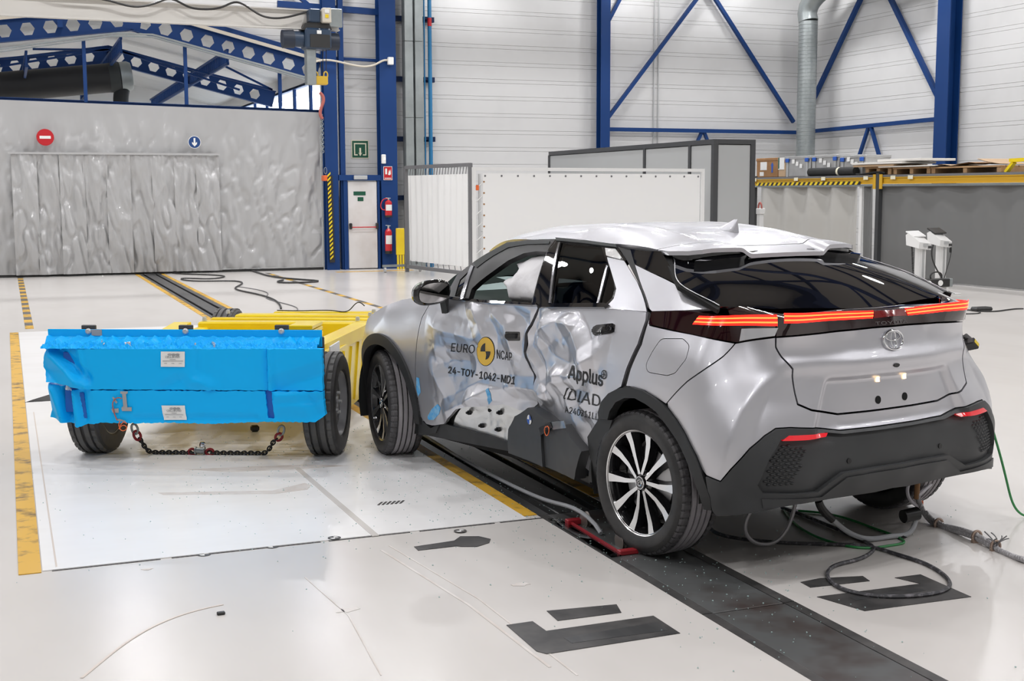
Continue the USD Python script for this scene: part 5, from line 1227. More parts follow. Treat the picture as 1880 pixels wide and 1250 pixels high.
obj('emblem', [tube(eo, .0045, 8, False), tube(on_ring(oval((emb_s, emb_z), .017, .040), .008), .0034, 8, False), tube(on_ring(oval((emb_s, emb_z + .016), .045, .020), .008), .0034, 8, False)], 'chrome', tg, label='chrome emblem of three ovals')
def lettering(text, p0, p1, height, fn, off, shear=0.0, bold=False):
    """flat lettering laid on a surface from p0 to p1 (surface coordinates of the base line)"""
    m = meshkit.text_mesh(text, 1.0, .01, bold); n = m.face_normals[:, 2] > .9
    v, f = np.array(m.vertices), np.array(m.faces)[n]
    w = v[:, 0].max() - v[:, 0].min(); p0, p1 = np.array(p0), np.array(p1); L = np.linalg.norm(p1 - p0); d = (p1 - p0)/L
    q = v[:, :2] - [v[:, 0].min(), 0]; up = np.array([shear, 1.0])
    P = p0 + (q[:, :1]/w*L)*d + q[:, 1:]*height*up
    t = trimesh.Trimesh(np.column_stack([P, P[:, 0]*0]), f, process=False); V, F_ = trimesh.remesh.subdivide_to_size(t.vertices, t.faces, .014, max_iter=8)
    return trimesh.Trimesh(fn(V[:, :2], off=off), F_, process=True)
badge = [(1.9946, 0.8701), (2.05, 0.8789)]
obj('badge', lettering('HEV', (2*S3 - .82 + .0, .90), (2*S3 - .72, .90), .026, ring_ok, .004, bold=True), 'chrome', tg, label='small chrome model badge')
ty = [(1.3552, 1.0852)][0]
# tail lamps
TOPZ = 1.132
LAMP_L = [(0.0298, 1.0753), (0.0237, 1.1297), (0.2144, 1.1477)] + [(.62, TOPZ), (.80, TOPZ)] + [(0.7976, 1.165)][:0]
edge_s = [(0.8023, 1.0967)][0][0]
LAMP_L += [(edge_s - .004, TOPZ), (edge_s - .004, [(0.8034, 1.0562)][0][1])] + [(0.5601, 1.0258), (0.2998, 1.0523), (0.167, 1.0646)]
refl(LAMP_L, 'tail_lamp', 'lamp_lens', car, off=.006, th=.06, res=.025)
lc = Polygon(symm([(S3, TOPZ), (edge_s + .004, TOPZ)] + [(edge_s + .004, LAMP_LOW[0][1] + .002)] + [(s, z + .003) for s, z in LAMP_LOW[1:]] + [(S3, LAMP_LOW[-1][1] + .003)]))
cb = obj('lamp_bar', sheet(lc, ring_ok, .025, off=.006, thick=.06), 'lamp_lens', car)
OUT_L = [(0.3002, 1.1307), (0.5078, 1.1401), (0.8008, 1.151), (0.8072, 1.1015), (0.5152, 1.0959), (0.2835, 1.0932)]
IN_L = [(0.8338, 1.1586), (1.0739, 1.1546), (1.3462, 1.1465), (1.3343, 1.1126), (1.0721, 1.1158), (0.8374, 1.1127)]
def strips(P6, parent, both=True):
    a, b, c, d, e, f = map(np.array, P6)
    def L(t): return [tuple(a*(1-t) + f*t), tuple(b*(1-t) + e*t), tuple(c*(1-t) + d*t)]
    refl(list(map(tuple, P6)), 'light_strip', 'lamp_lit', parent, off=.009, th=.004, both=both)
    for t0, t1 in ((.22, .36), (.62, .76)):
        refl(L(t0) + L(t1)[::-1], 'light_line', 'lamp_hot', parent, off=.0105, th=.002, both=both)
tl = stage.GetPrimAtPath('/World/car/tail_lamp')
strips(OUT_L, tl); strips(IN_L, cb)
refl([(0.5853, 1.0838), (0.8108, 1.0933), (0.7974, 1.0585), (0.5744, 1.0304)], 'reversing_lamp', 'lamp_clear', tl, off=.009, th=.004)
mid = [(1.3526, 1.145), (1.3409, 1.1122)]
refl([(mid[0][0], mid[0][1]), (S3, mid[0][1] - .002), (S3, mid[1][1] + .004), (mid[1][0], mid[1][1])], 'centre_reflector', 'lamp_dim', cb, off=.008, th=.003)
obj('bar_lettering', lettering('TOYOTA', (S3 - .105, mid[1][1] - .030), (S3 + .105, mid[1][1] - .030), .014, ring_ok, .0075, bold=True), 'lens_grey', cb, label='small grey lettering')
# top ledge of the lamp bar up to the rear window
n = 60; ss = np.linspace(.50, 2*S3 - .50, n); A = ring_ok(np.column_stack([ss, np.full(n, TOPZ)]), off=.006); B = A.copy()
c_ = np.array([.15, 0, 0]); B[:, 0] += .12; B[:, 1] *= .93; B[:, 2] = GLf(B[:, :2]) - .004
Mid = (A + B)/2 + [0, 0, .010]; V = np.vstack([A, Mid, B]); f = []
for r in (0, 1):
    for i in range(n-1): a = r*n + i; f += [(a, a+1, a+1+n), (a, a+1+n, a+n)]
obj('lamp_bar_ledge', trimesh.Trimesh(V, f, process=False), 'lamp_lens', car, smooth=60)

# side glass and pillars
def up_panel(pts, m, name, off=0., th=.012, both=False, res=.03, parent=None, label=None):
    pg = pts if hasattr(pts, 'area') else Polygon(pts)
    o = obj(name, sheet(pg, upP, res, off=off, thick=th), m, parent or car, label=label)
    if both: obj(name, sheet(pg, flip(upP), res*1.5, off=off, thick=th), m, parent or car)
    return o
up_panel([(0.006, 1.1395), (0.1467, 1.2229), (0.3004, 1.3234), (0.2313, 1.3087), (-0.0575, 1.245), (-0.3664, 1.166), (-0.2033, 1.1479), (-0.0186, 1.1318)], 'silver_paint', 'rear_pillar', both=True)
up_panel([(0.4092, 1.3941), (0.2871, 1.3879), (0.1949, 1.3909), (-0.0576, 1.2486), (0.2351, 1.3123), (0.3092, 1.3281)], 'piano_black', 'rear_pillar_trim', both=True)
FR = Polygon([(1.9047, 1.0466), (1.9455, 1.1027), (1.9626, 1.1923), (1.7928, 1.272), (1.6206, 1.3442), (1.5196, 1.3929), (1.3351, 1.4089), (1.0625, 1.4242), (1.0453, 1.4034), (1.0561, 1.3634), (0.9581, 1.0981), (1.3801, 1.0781)])
OPEN = Polygon([(1.6266, 1.0712), (0.9666, 1.1017), (1.0643, 1.3575), (1.1661, 1.3565), (1.2849, 1.3404), (1.3966, 1.2977), (1.488, 1.2342), (1.5815, 1.1723), (1.6386, 1.1294)])
QL = Polygon([(1.8111, 1.0719), (1.8693, 1.1668), (1.7767, 1.2404), (1.7018, 1.0735)])
up_panel(FR.difference(OPEN).difference(QL.buffer(-.004)), 'black_trim', 'front_door_frame', th=.03, both=True)
up_panel([(1.7849, 1.2678), (1.6122, 1.3384), (1.5076, 1.3858), (1.3237, 1.4004), (1.1004, 1.4103), (1.0915, 1.3963), (1.3048, 1.3864), (1.47, 1.3645), (1.5674, 1.3145), (1.6864, 1.2423)], 'cabin_grey', 'frame_seal', off=.004, th=.004)
up_panel(QL, 'tint_glass', 'quarter_light', off=-.004, th=.004, both=True)
up_panel([(1.7968, 1.2517), (1.7414, 1.2485), (1.6784, 1.0706), (1.7199, 1.0707)], 'chrome_dark', 'window_divider', off=.006, th=.02)
RFR = Polygon([(1.0652, 1.4261), (0.8053, 1.4204), (0.53, 1.4081), (0.3845, 1.3431), (0.3925, 1.3349), (0.5464, 1.351), (0.4389, 1.2809), (0.3318, 1.2095), (0.3109, 1.1651), (0.3321, 1.1282), (0.888, 1.0839), (0.9593, 1.0994), (1.0672, 1.3772)])
RGL = Polygon([(0.9913, 1.4051), (0.6375, 1.3985), (0.5062, 1.3197), (0.4103, 1.134), (0.7866, 1.1088)]); RQ = Polygon([(0.4752, 1.3053), (0.3399, 1.209), (0.3236, 1.1693), (0.3467, 1.1386), (0.3931, 1.1353)])
up_panel(RFR.difference(RGL).difference(RQ), 'piano_black', 'rear_door_frame', th=.03, both=True)
up_panel(RGL, 'tint_glass', 'rear_door_glass', off=-.005, th=.004, both=True)
up_panel(RQ, 'tint_glass', 'rear_quarter_glass', off=-.005, th=.004, both=True)
up_panel([(1.0148, 1.4072), (0.9974, 1.4063), (0.7889, 1.1086), (0.8071, 1.1074)], 'chrome_dark', 'window_divider', off=.006, th=.012)
up_panel([(0.5009, 1.312), (0.4838, 1.3075), (0.3941, 1.1339), (0.4113, 1.1327)], 'chrome_dark', 'window_divider', off=.006, th=.012)
up_panel([(1.0664, 1.427), (0.807, 1.4217), (0.5294, 1.4095), (0.5088, 1.3961), (0.7894, 1.4071), (1.0373, 1.4122)], 'cabin_grey', 'frame_seal', off=.008, th=.01)
up_panel([(0.5389, 1.35), (0.395, 1.3374), (0.2071, 1.247), (0.0558, 1.1552), (0.0131, 1.127), (0.3311, 1.1181), (0.3286, 1.1246), (0.3046, 1.163), (0.3277, 1.2098), (0.4349, 1.2811)], 'silver_paint', 'rear_door_upper', off=.0015, th=.014, both=True)
up_panel([(0.5857, 1.3882), (0.502, 1.3858), (0.4169, 1.3469), (0.4171, 1.3391), (0.5394, 1.3526)], 'bare_metal', 'torn_frame', off=.010, th=.01, res=.012, label='bare torn metal at the top corner of the rear door')
up_panel([(0.5197, 1.4063), (0.3934, 1.3479), (0.2035, 1.2472), (0.0407, 1.1491), (0.0024, 1.1398), (0.1558, 1.2323), (0.3092, 1.3281), (0.4104, 1.3915)], 'black_trim', 'door_gap_seal', off=-.006, th=.02)
for pts, nm in (([(1.866, 1.0649), (1.8316, 1.052), (1.368, 1.0644), (0.9501, 1.0835), (0.8927, 1.089), (0.9068, 1.099), (0.9607, 1.0952), (1.3801, 1.0781)], 'belt_moulding'), ([(0.8233, 1.1008), (0.7982, 1.0836), (0.3258, 1.1172), (0.3057, 1.1326), (0.3443, 1.1362)], 'belt_moulding')):
    up_panel(pts, 'piano_black', nm, off=.014, th=.02)
obj('green_window', sheet(Polygon([(1.0, 1.09), (2.12, 1.06), (2.02, 1.15), (1.65, 1.33), (1.3, 1.41), (1.0, 1.42)]), flip(upP), .05, off=-.01, thick=.004), 'green_glass', car)
# roof, spoiler, fin
ROOF_L = [(0.2122, 0.6069)] 
SEAM_C = [(0.3384, 0.0834)]
roof_poly = Polygon([(2.0, .50), (1.66, .575), (1.30, .618), (1.0, .628), (.6, .625), (.235, .605), (.19, .50), (.14, .36), (.10, .2), (.09, 0)] + [(x, -y) for x, y in [(.10, .2), (.14, .36), (.19, .50), (.235, .605), (.6, .625), (1.0, .628), (1.30, .618), (1.66, .575), (2.0, .50)]])
scr = shapely.box(1.58, -.8, 2.5, .8).intersection(Polygon([(1.60, -.46), (1.60, .46), (2.4, .60), (2.4, -.60)]))
obj('roof_panel', sheet(roof_poly.difference(scr), roofP, .025, thick=.03), 'silver_paint', car, smooth=50)
ws_ = np.array([(x, y, z - .05*(y/.7)**2 + b) for x, z, hw, b in ((1.60, 1.455, .46, 0), (1.9, 1.325, .53, .02), (2.2, 1.18, .60, .02), (2.48, 1.03, .66, 0)) for y in np.linspace(-hw, hw, 9)])
obj('windscreen', trimesh.Trimesh(ws_, [t for r in range(3) for k in range(8) for t in ((r*9+k, r*9+k+9, r*9+k+10), (r*9+k, r*9+k+10, r*9+k+1))], process=False), 'green_glass', car, smooth=60)
sp = Polygon([(.228, .603), (.183, .50), (.133, .36), (.093, .2), (.083, 0)] + [])
SPL = [(.228, .603), (.183, .50), (.133, .36), (.093, .2), (.083, -.0)]
half = SPL + [(-.03, 0), (-.03, .24), (-.02, .30), (.0, .42), (.025, .50), (.065, .555), (.15, .60)]
spo = Polygon(half).buffer(0).union(Polygon([(x, -y) for x, y in half]).buffer(0))
sp_ = obj('spoiler', sheet(spo.buffer(.001), roofP, .016, thick=.022, drop=.020), 'silver_paint', car, smooth=40)
obj('spoiler_underside', sheet(spo.buffer(-.012), roofP, .016, off=-.0215, thick=.035, back=True, drop=.028), 'piano_black', sp_)
WING = [(min(x, .015), y) for x, y in [(0.1692, 0.558), (-0.0088, 0.5172), (-0.0217, 0.431), (-0.0355, 0.3201), (0.0392, 0.1636), (0.1078, 0.0999), (0.2476, 0.4935)]]
obj('glass_shroud', sheet(Polygon(WING), glassP, .03, off=.028, thick=.03), 'piano_black', sp_)
obj('glass_shroud', sheet(Polygon([(x, -y) for x, y in WING]), glassP, .03, off=.028, thick=.03), 'piano_black', sp_)
fx = [(0.3844, -0.0324)][0][0]; fz = float(RFf(np.array([[fx, 0]]))[0]) - 1.487
fin = trimesh.convex.convex_hull(np.array([(fx + a, sg*w*(1 - h**1.3), 1.480 + .068*h) for h in np.linspace(0, 1, 9) for a, w in ((.13 - .155*h, .002), (.06 - .085*h, .022), (-.03 - .012*h, .026), (-.045 - .004*h, .016)) for sg in (1, -1)]))
fin.apply_translation((0, 0, fz)); obj('antenna_fin', fin, 'silver_paint', car)
obj('roof_lip', [], 'black_trim', car) if False else None
# rear window and its trim
GW_L = [(0.1846, 0.5554), (0.0303, 0.6625), (-0.1307, 0.7574), (-0.26, 0.759), (-0.3757, 0.7464)]
gb = [(-.566 + .0, 0.0)]
GB = [(-0.485, 0.5245), (-0.5603, 0.1357)]
gl_half = [(.12, 0), (.12, GW_L[0][1])] + GW_L + GB + [(GB[-1][0], 0)]
gw = Polygon(gl_half).union(Polygon([(x, -y) for x, y in gl_half])).buffer(.001)
obj('rear_window', sheet(gw, glassP, .04, thick=.01), 'rear_glass', car)
GT = [(0.2483, 0.564), (-0.1246, 0.7682), (-0.3901, 0.7685)]
tr_half = Polygon(GT + GW_L[::-1]).buffer(.004)
obj('rear_window_surround', sheet(tr_half, glassP, .02, off=-.002, thick=.02), 'shadow_black', car)
obj('rear_window_surround', sheet(Polygon([(x, -y) for x, y in tr_half.exterior.coords]), glassP, .02, off=-.002, thick=.02), 'shadow_black', car)
for sg in (1, -1):
    pth = glassP(np.array(GW_L)*[1, sg], off=.004); obj('window_trim_strip', tube(smooth_path(pth, 30), .0026, 6), 'disc_steel', car)
# bonnet, nose
hood = [(x, y, z) for x, z, hw in ((2.36, 1.055, .80), (2.56, 1.02, .775), (2.79, .955, .75), (2.98, .89, .72), (3.13, .82, .67), (3.28, .72, .58), (3.40, .60, .5)) for y, zz in ((hw, -.03), (hw*.8, 0), (hw*.4, .015), (0, .02), (-hw*.4, .015), (-hw*.8, 0), (-hw, -.03)) for z in (z + zz,)]
f = []
for r in range(6):
    for k in range(6): a = r*7+k; f += [(a, a+7, a+8), (a, a+8, a+1)]
obj('bonnet', trimesh.Trimesh(hood, f, process=False).subdivide(), 'silver_paint', car, smooth=60)
nose = Polygon([(-3.28, .22), (-3.28, .82), (-3.1, .94)]); 
nm = [trimesh.convex.convex_hull(np.array([(3.2, sg*yy, z) for sg in (1, -1) for yy, z in ((.55, .22), (.60, .80))] + [(3.50, sg*.42, z) for sg in (1, -1) for z in (.28, .66)]))]
obj('front_bumper', nm, 'arch_plastic', car)
for sg in (1, -1): obj('head_lamp', trimesh.convex.convex_hull(np.array([(3.02, sg*.80, .70), (3.02, sg*.795, .80), (3.26, sg*.60, .62), (3.28, sg*.56, .70), (3.12, sg*.68, .80)])), 'lamp_clear', car)

# left mirror
mc = (1.762, 1.02, 1.109)
hs = trimesh.creation.icosphere(3, 1.0); v = hs.vertices.copy(); p = 3.0
v = np.sign(v)*np.abs(v)**(.8); v *= [.085, .115, .072]; v[:, 0] = np.where(v[:, 0] < 0, v[:, 0]*.35, v[:, 0]); v[:, 2] += -.25*(v[:, 1])*.4
hs.vertices = v @ rotm(-6, (0, 0, 1))[:3, :3].T + [mc[0], mc[1] - .02, mc[2]]
mr = obj('mirror', hs, 'piano_black', car, smooth=60, label='black door mirror')
g2 = [(mc[0] - .033, mc[1] - .02 + .098*math.copysign(abs(math.cos(t))**.75, math.cos(t)), mc[2] + .056*math.copysign(abs(math.sin(t))**.75, math.sin(t)) - .1*.098*math.cos(t)) for t in np.linspace(0, 2*math.pi, 33)[:-1]]
obj('mirror_glass', trimesh.Trimesh(g2 + [(mc[0] - .034, mc[1] - .02, mc[2])], [(i, (i+1) % 32, 32) for i in range(32)], process=False), 'mirror_glass', mr)
st0 = (1.854, 0.87, 1.024); obj('mirror_stalk', trimesh.convex.convex_hull(np.array([(mc[0]+.03, mc[1]-.08, mc[2]-.02), (mc[0]+.03, mc[1]-.12, mc[2]+.02), (mc[0]-.02, mc[1]-.09, mc[2]-.03), (st0[0]+.07, .86, st0[2]+.05), (st0[0]-.06, .87, st0[2]+.05), (st0[0]-.04, .865, st0[2]-.05), (st0[0]+.03, .865, st0[2]-.06), (mc[0]+.05, mc[1]-.12, mc[2]-.05)])), 'arch_plastic', mr)
hsr = mir(hs); obj('mirror', hsr, 'piano_black', car, smooth=60)
# data plug on the right shoulder
dp_ = thing('data_plug', 'black data plug with a yellow label at the far rear shoulder of the car', 'plug', (0, 0, 0), 100.8)
pb_ = bevel_box((-.035, -.03, -.018), (.035, .03, .018), .005); Tp = trimesh.transformations.translation_matrix((-0.414, -0.9, 0.902)) @ rotm(38, (1, 0, 0)) @ rotm(20, (0, 1, 0))
obj('plug_body', moved(pb_, Tp), 'black_paint', dp_, smooth=False); obj('plug_label', moved(box((-.037, -.02, -.008), (-.035, .02, .010)), Tp), 'yellow_paint', dp_, smooth=False); obj('plug_label', moved(box((-.026, -.022, .018), (.026, .022, .0195)), Tp), 'yellow_paint', dp_, smooth=False)
obj('plug_connector', [cyl((-0.382, -0.9, 0.943), (-0.423, -0.9, 0.919), .014, 12)], 'black_paint', dp_); obj('plug_lead', tube(smooth_path([(-0.394, -0.8, 0.962), (-0.388, -0.85, 0.95), (-0.401, -0.89, 0.929)], 12), .009, 8), 'black_paint', dp_)
# handles
for pts, nm in (([(-1.1741, 0.9252), (-1.0977, 0.9291), (-1.1027, 0.892), (-1.1582, 0.8883), (-1.1757, 0.8973)], 0), ([(-0.3934, 1.0193), (-0.3687, 1.0306), (-0.245, 1.0493), (-0.2263, 1.0446), (-0.2196, 1.0211), (-0.2354, 1.0147), (-0.3635, 0.9921), (-0.3842, 0.9967)], 1)):
    pg = Polygon(pts); h = obj('handle', sheet(pg.buffer(.006), ring, .012, off=.003, thick=.006), 'piano_black', (fd, rd)[nm], label='black recessed door handle')
    obj('handle_grip', sheet(pg.buffer(-.007), ring, .012, off=.018, thick=.014), ('black_trim', 'piano_black')[nm], (fd, rd)[nm])
# decals
def decal_grid(text, grid, parent, bold=False):
    from scipy.interpolate import RegularGridInterpolator as RGI
    G_ = np.array(grid).reshape(9, 4, 2); it = RGI((np.linspace(0, 1, 9), np.linspace(0, 1, 4)), G_, bounds_error=False, fill_value=None)
    m = meshkit.text_mesh(text, 1.0, .01, bold); n = m.face_normals[:, 2] > .9; v, f = np.array(m.vertices), np.array(m.faces)[n]
    x0, x1 = v[:, 0].min(), v[:, 0].max(); q = np.column_stack([(v[:, 0] - x0)/(x1 - x0), v[:, 1], v[:, 0]*0])
    wr = np.linalg.norm(G_[-1, 0] - G_[0, 0]); hr = np.linalg.norm(G_[0, -1] - G_[0, 0]); sc = np.array([wr, hr, 1])
    V, F_ = trimesh.remesh.subdivide_to_size(q*sc, f, .006, max_iter=11); P = it((V/sc)[:, :2])
    return obj('decal_letters', trimesh.Trimesh(ring(P, off=.0019), F_, process=True), 'decal_black', parent, smooth=False)
decal_grid('EURO', [(-1.7884, 0.759), (-1.777, 0.7765), (-1.754, 0.7956), (-1.7423, 0.813), (-1.7615, 0.76), (-1.7453, 0.7782), (-1.7251, 0.7969), (-1.7145, 0.8141), (-1.7329, 0.7613), (-1.716, 0.7796), (-1.6972, 0.798), (-1.6837, 0.8156), (-1.7021, 0.7629), (-1.6831, 0.7815), (-1.6625, 0.8001), (-1.65, 0.8176), (-1.6703, 0.7647), (-1.6503, 0.7834), (-1.6297, 0.802), (-1.6166, 0.8195), (-1.6382, 0.7666), (-1.6178, 0.7852), (-1.5971, 0.8038), (-1.5842, 0.8213), (-1.6053, 0.7685), (-1.5823, 0.7876), (-1.5647, 0.8057), (-1.5529, 0.8229), (-1.5665, 0.7714), (-1.5481, 0.7897), (-1.5361, 0.807), (-1.5252, 0.8241), (-1.5329, 0.7736), (-1.5199, 0.7911), (-1.5061, 0.8086), (-1.4956, 0.8256)], fd)
decal_grid('NCAP', [(-1.3336, 0.7653), (-1.3281, 0.7828), (-1.3204, 0.8006), (-1.3128, 0.8183), (-1.3175, 0.7653), (-1.3102, 0.7827), (-1.3017, 0.8003), (-1.2951, 0.8176), (-1.3008, 0.7653), (-1.2929, 0.7826), (-1.2842, 0.7999), (-1.2773, 0.8169), (-1.2837, 0.7655), (-1.2757, 0.7824), (-1.2671, 0.7994), (-1.2599, 0.8162), (-1.2661, 0.7657), (-1.2581, 0.7823), (-1.2497, 0.799), (-1.2422, 0.8155), (-1.2481, 0.766), (-1.24, 0.7824), (-1.2321, 0.7986), (-1.2176, 0.8159), (-1.2304, 0.7662), (-1.2216, 0.7824), (-1.2037, 0.7999), (-1.186, 0.8173), (-1.2124, 0.7666), (-1.1989, 0.7831), (-1.1778, 0.8008), (-1.1639, 0.8173), (-1.1919, 0.7673), (-1.1762, 0.7839), (-1.1589, 0.8007), (-1.1476, 0.8165)], fd)
decal_grid('24-TOY-1042-MD1', [(-1.8299, 0.628), (-1.8335, 0.6403), (-1.8361, 0.6526), (-1.8366, 0.6654), (-1.7439, 0.6294), (-1.745, 0.6422), (-1.7465, 0.6548), (-1.7478, 0.6675), (-1.6636, 0.6301), (-1.6627, 0.6433), (-1.6614, 0.6565), (-1.6604, 0.6697), (-1.5819, 0.6313), (-1.5767, 0.6453), (-1.5748, 0.6587), (-1.5727, 0.6722), (-1.5131, 0.6305), (-1.5082, 0.6445), (-1.5035, 0.6586), (-1.4981, 0.6727), (-1.4309, 0.6321), (-1.4332, 0.6451), (-1.4323, 0.6586), (-1.4247, 0.6732), (-1.3553, 0.6329), (-1.3561, 0.6462), (-1.3569, 0.6595), (-1.356, 0.6731), (-1.2706, 0.6355), (-1.2758, 0.6481), (-1.2825, 0.6604), (-1.2854, 0.6735), (-1.2068, 0.6346), (-1.2058, 0.6484), (-1.204, 0.6623), (-1.2022, 0.6762)], fd, True)
decal_grid('Applus', [(-0.565, 0.7558), (-0.5691, 0.777), (-0.5906, 0.7953), (-0.6136, 0.8135), (-0.5227, 0.7563), (-0.5184, 0.779), (-0.5252, 0.7998), (-0.5339, 0.8203), (-0.4798, 0.757), (-0.475, 0.7799), (-0.4743, 0.802), (-0.413, 0.8343), (-0.435, 0.7582), (-0.4061, 0.7854), (-0.3902, 0.8101), (-0.3808, 0.8335), (-0.3829, 0.7608), (-0.3736, 0.7845), (-0.3654, 0.8079), (-0.361, 0.8305), (-0.3353, 0.7627), (-0.3408, 0.7837), (-0.3444, 0.8051), (-0.342, 0.8275), (-0.3051, 0.7614), (-0.3096, 0.7826), (-0.316, 0.8036), (-0.321, 0.8248), (-0.2761, 0.7599), (-0.2791, 0.7815), (-0.2845, 0.8027), (-0.2888, 0.8241), (-0.2426, 0.7594), (-0.2431, 0.7815), (-0.2456, 0.8032), (-0.2495, 0.8247)], rd, True)
decal_grid('lDlAD', [(-0.7183, 0.6253), (-0.6926, 0.6479), (-0.6715, 0.6695), (-0.6521, 0.6906), (-0.6709, 0.6268), (-0.6625, 0.6462), (-0.6453, 0.6672), (-0.5972, 0.694), (-0.6368, 0.6257), (-0.6298, 0.645), (-0.5873, 0.6712), (-0.5334, 0.6993), (-0.5199, 0.6415), (-0.4965, 0.664), (-0.4884, 0.6834), (-0.4828, 0.7022), (-0.444, 0.6493), (-0.4373, 0.6685), (-0.4332, 0.6871), (-0.431, 0.7054), (-0.4016, 0.6503), (-0.3873, 0.6712), (-0.3756, 0.6915), (-0.3733, 0.7098), (-0.3627, 0.6507), (-0.3509, 0.6712), (-0.3401, 0.6915), (-0.3301, 0.7116), (-0.3227, 0.6514), (-0.3148, 0.6713), (-0.3072, 0.6911), (-0.3005, 0.7107), (-0.2817, 0.6523), (-0.2769, 0.6718), (-0.2724, 0.6912), (-0.2686, 0.7103)], rd)
decal_grid('A240811LLE', [(-0.7189, 0.5532), (-0.7148, 0.5649), (-0.7099, 0.5768), (-0.7041, 0.5888), (-0.6598, 0.5574), (-0.6583, 0.5685), (-0.6578, 0.5794), (-0.6569, 0.5904), (-0.616, 0.5585), (-0.6185, 0.5687), (-0.6207, 0.579), (-0.6214, 0.5895), (-0.577, 0.5587), (-0.5787, 0.569), (-0.579, 0.5796), (-0.579, 0.5902), (-0.5291, 0.5609), (-0.4995, 0.5779), (-0.4719, 0.5944), (-0.4463, 0.6103), (-0.4519, 0.5697), (-0.4234, 0.5864), (-0.412, 0.5992), (-0.4049, 0.6111), (-0.3818, 0.5771), (-0.3783, 0.5882), (-0.3738, 0.5995), (-0.3672, 0.6112), (-0.3352, 0.5795), (-0.3322, 0.5904), (-0.3258, 0.602), (-0.3185, 0.6138), (-0.2835, 0.5831), (-0.28, 0.594), (-0.2758, 0.6051), (-0.2713, 0.6163)], rd)
obj('decal_rim', sheet(Polygon([(-1.3336, 0.8055), (-1.3462, 0.7841), (-1.3605, 0.7641), (-1.3786, 0.7455), (-1.3988, 0.7301), (-1.4211, 0.7183), (-1.4424, 0.7111), (-1.4619, 0.709), (-1.4799, 0.7122), (-1.4941, 0.7201), (-1.5056, 0.7323), (-1.5124, 0.7485), (-1.5106, 0.7676), (-1.4988, 0.7895), (-1.4833, 0.8115), (-1.4593, 0.8329), (-1.4291, 0.8529), (-1.4051, 0.8685), (-1.3857, 0.8794), (-1.3718, 0.8851), (-1.3574, 0.8862), (-1.343, 0.8824), (-1.331, 0.8742), (-1.3218, 0.8619), (-1.3187, 0.8456), (-1.3224, 0.8268)]), ring, .012, off=.0016, thick=0), 'decal_black', fd, smooth=True)
obj('decal_disc', sheet(Polygon([(-1.3377, 0.8051), (-1.3502, 0.7846), (-1.3638, 0.7653), (-1.381, 0.7478), (-1.3997, 0.7331), (-1.4212, 0.7218), (-1.4421, 0.7148), (-1.4606, 0.7129), (-1.4769, 0.7159), (-1.4904, 0.7236), (-1.501, 0.7353), (-1.5076, 0.7506), (-1.505, 0.7692), (-1.4937, 0.79), (-1.4793, 0.8109), (-1.4543, 0.8319), (-1.4264, 0.8507), (-1.404, 0.8655), (-1.3854, 0.876), (-1.3719, 0.8815), (-1.3582, 0.8825), (-1.3449, 0.8789), (-1.3334, 0.871), (-1.3254, 0.8592), (-1.3226, 0.8438), (-1.3268, 0.8254)]), ring, .012, off=.0026, thick=0), 'decal_yellow', fd, smooth=True, label='round yellow and black test target')
obj('decal_quadrant', sheet(Polygon([(-1.4095, 0.7984), (-1.459, 0.7934), (-1.4508, 0.8034), (-1.4357, 0.814), (-1.4224, 0.8236), (-1.4116, 0.8318), (-1.4014, 0.8387), (-1.3921, 0.8438), (-1.3842, 0.847), (-1.3768, 0.8485)]), ring, .012, off=.0038, thick=0), 'decal_black', fd, smooth=True)
obj('decal_quadrant', sheet(Polygon([(-1.4095, 0.7984), (-1.3663, 0.8025), (-1.3752, 0.7925), (-1.385, 0.7826), (-1.393, 0.7738), (-1.4006, 0.7659), (-1.4089, 0.7592), (-1.4178, 0.754), (-1.4268, 0.7506), (-1.4365, 0.7486)]), ring, .012, off=.0038, thick=0), 'decal_black', fd, smooth=True)
obj('decal_ring', sheet(Polygon([(-0.2142, 0.8174), (-0.2148, 0.8106), (-0.2174, 0.804), (-0.222, 0.7985), (-0.2278, 0.7947), (-0.2341, 0.793), (-0.2409, 0.7932), (-0.2477, 0.7955), (-0.2533, 0.7997), (-0.2575, 0.8054), (-0.2602, 0.8117), (-0.2602, 0.8185), (-0.2582, 0.8249), (-0.2537, 0.8304), (-0.247, 0.8343), (-0.2397, 0.8362), (-0.2323, 0.8361), (-0.2255, 0.8338), (-0.2201, 0.8295), (-0.2162, 0.8238)]).difference(Polygon([(-0.2199, 0.8166), (-0.2203, 0.8112), (-0.2221, 0.8063), (-0.2255, 0.802), (-0.2297, 0.7989), (-0.2345, 0.7976), (-0.2396, 0.7977), (-0.2445, 0.7997), (-0.2491, 0.8031), (-0.252, 0.8073), (-0.2538, 0.8126), (-0.2539, 0.818), (-0.2525, 0.8228), (-0.2491, 0.8271), (-0.2443, 0.8303), (-0.2389, 0.8317), (-0.2334, 0.8316), (-0.2284, 0.8296), (-0.2241, 0.8262), (-0.2214, 0.8219)])), ring, .008, off=.003, thick=0), 'decal_black', rd, smooth=True)
obj('decal_plus', sheet(Polygon([(-0.2413, 0.8262), (-0.234, 0.8261), (-0.2335, 0.8166), (-0.2226, 0.8163), (-0.2222, 0.812), (-0.233, 0.812), (-0.2324, 0.8022), (-0.2388, 0.8025), (-0.2391, 0.8123), (-0.2505, 0.8125), (-0.2513, 0.817), (-0.2397, 0.8169)]), ring, .006, off=.003, thick=0), 'decal_black', rd, smooth=True)
obj('paint_smear', sheet(Polygon([(-2.106, 0.3113), (-2.018, 0.3849), (-1.9429, 0.4284), (-1.9202, 0.4116), (-1.945, 0.3686), (-2.0107, 0.3257)]).buffer(-.01).buffer(.012), ring, .012, off=.002, thick=0), 'paint_smear', fd, label='blue paint smears from the struck barrier')
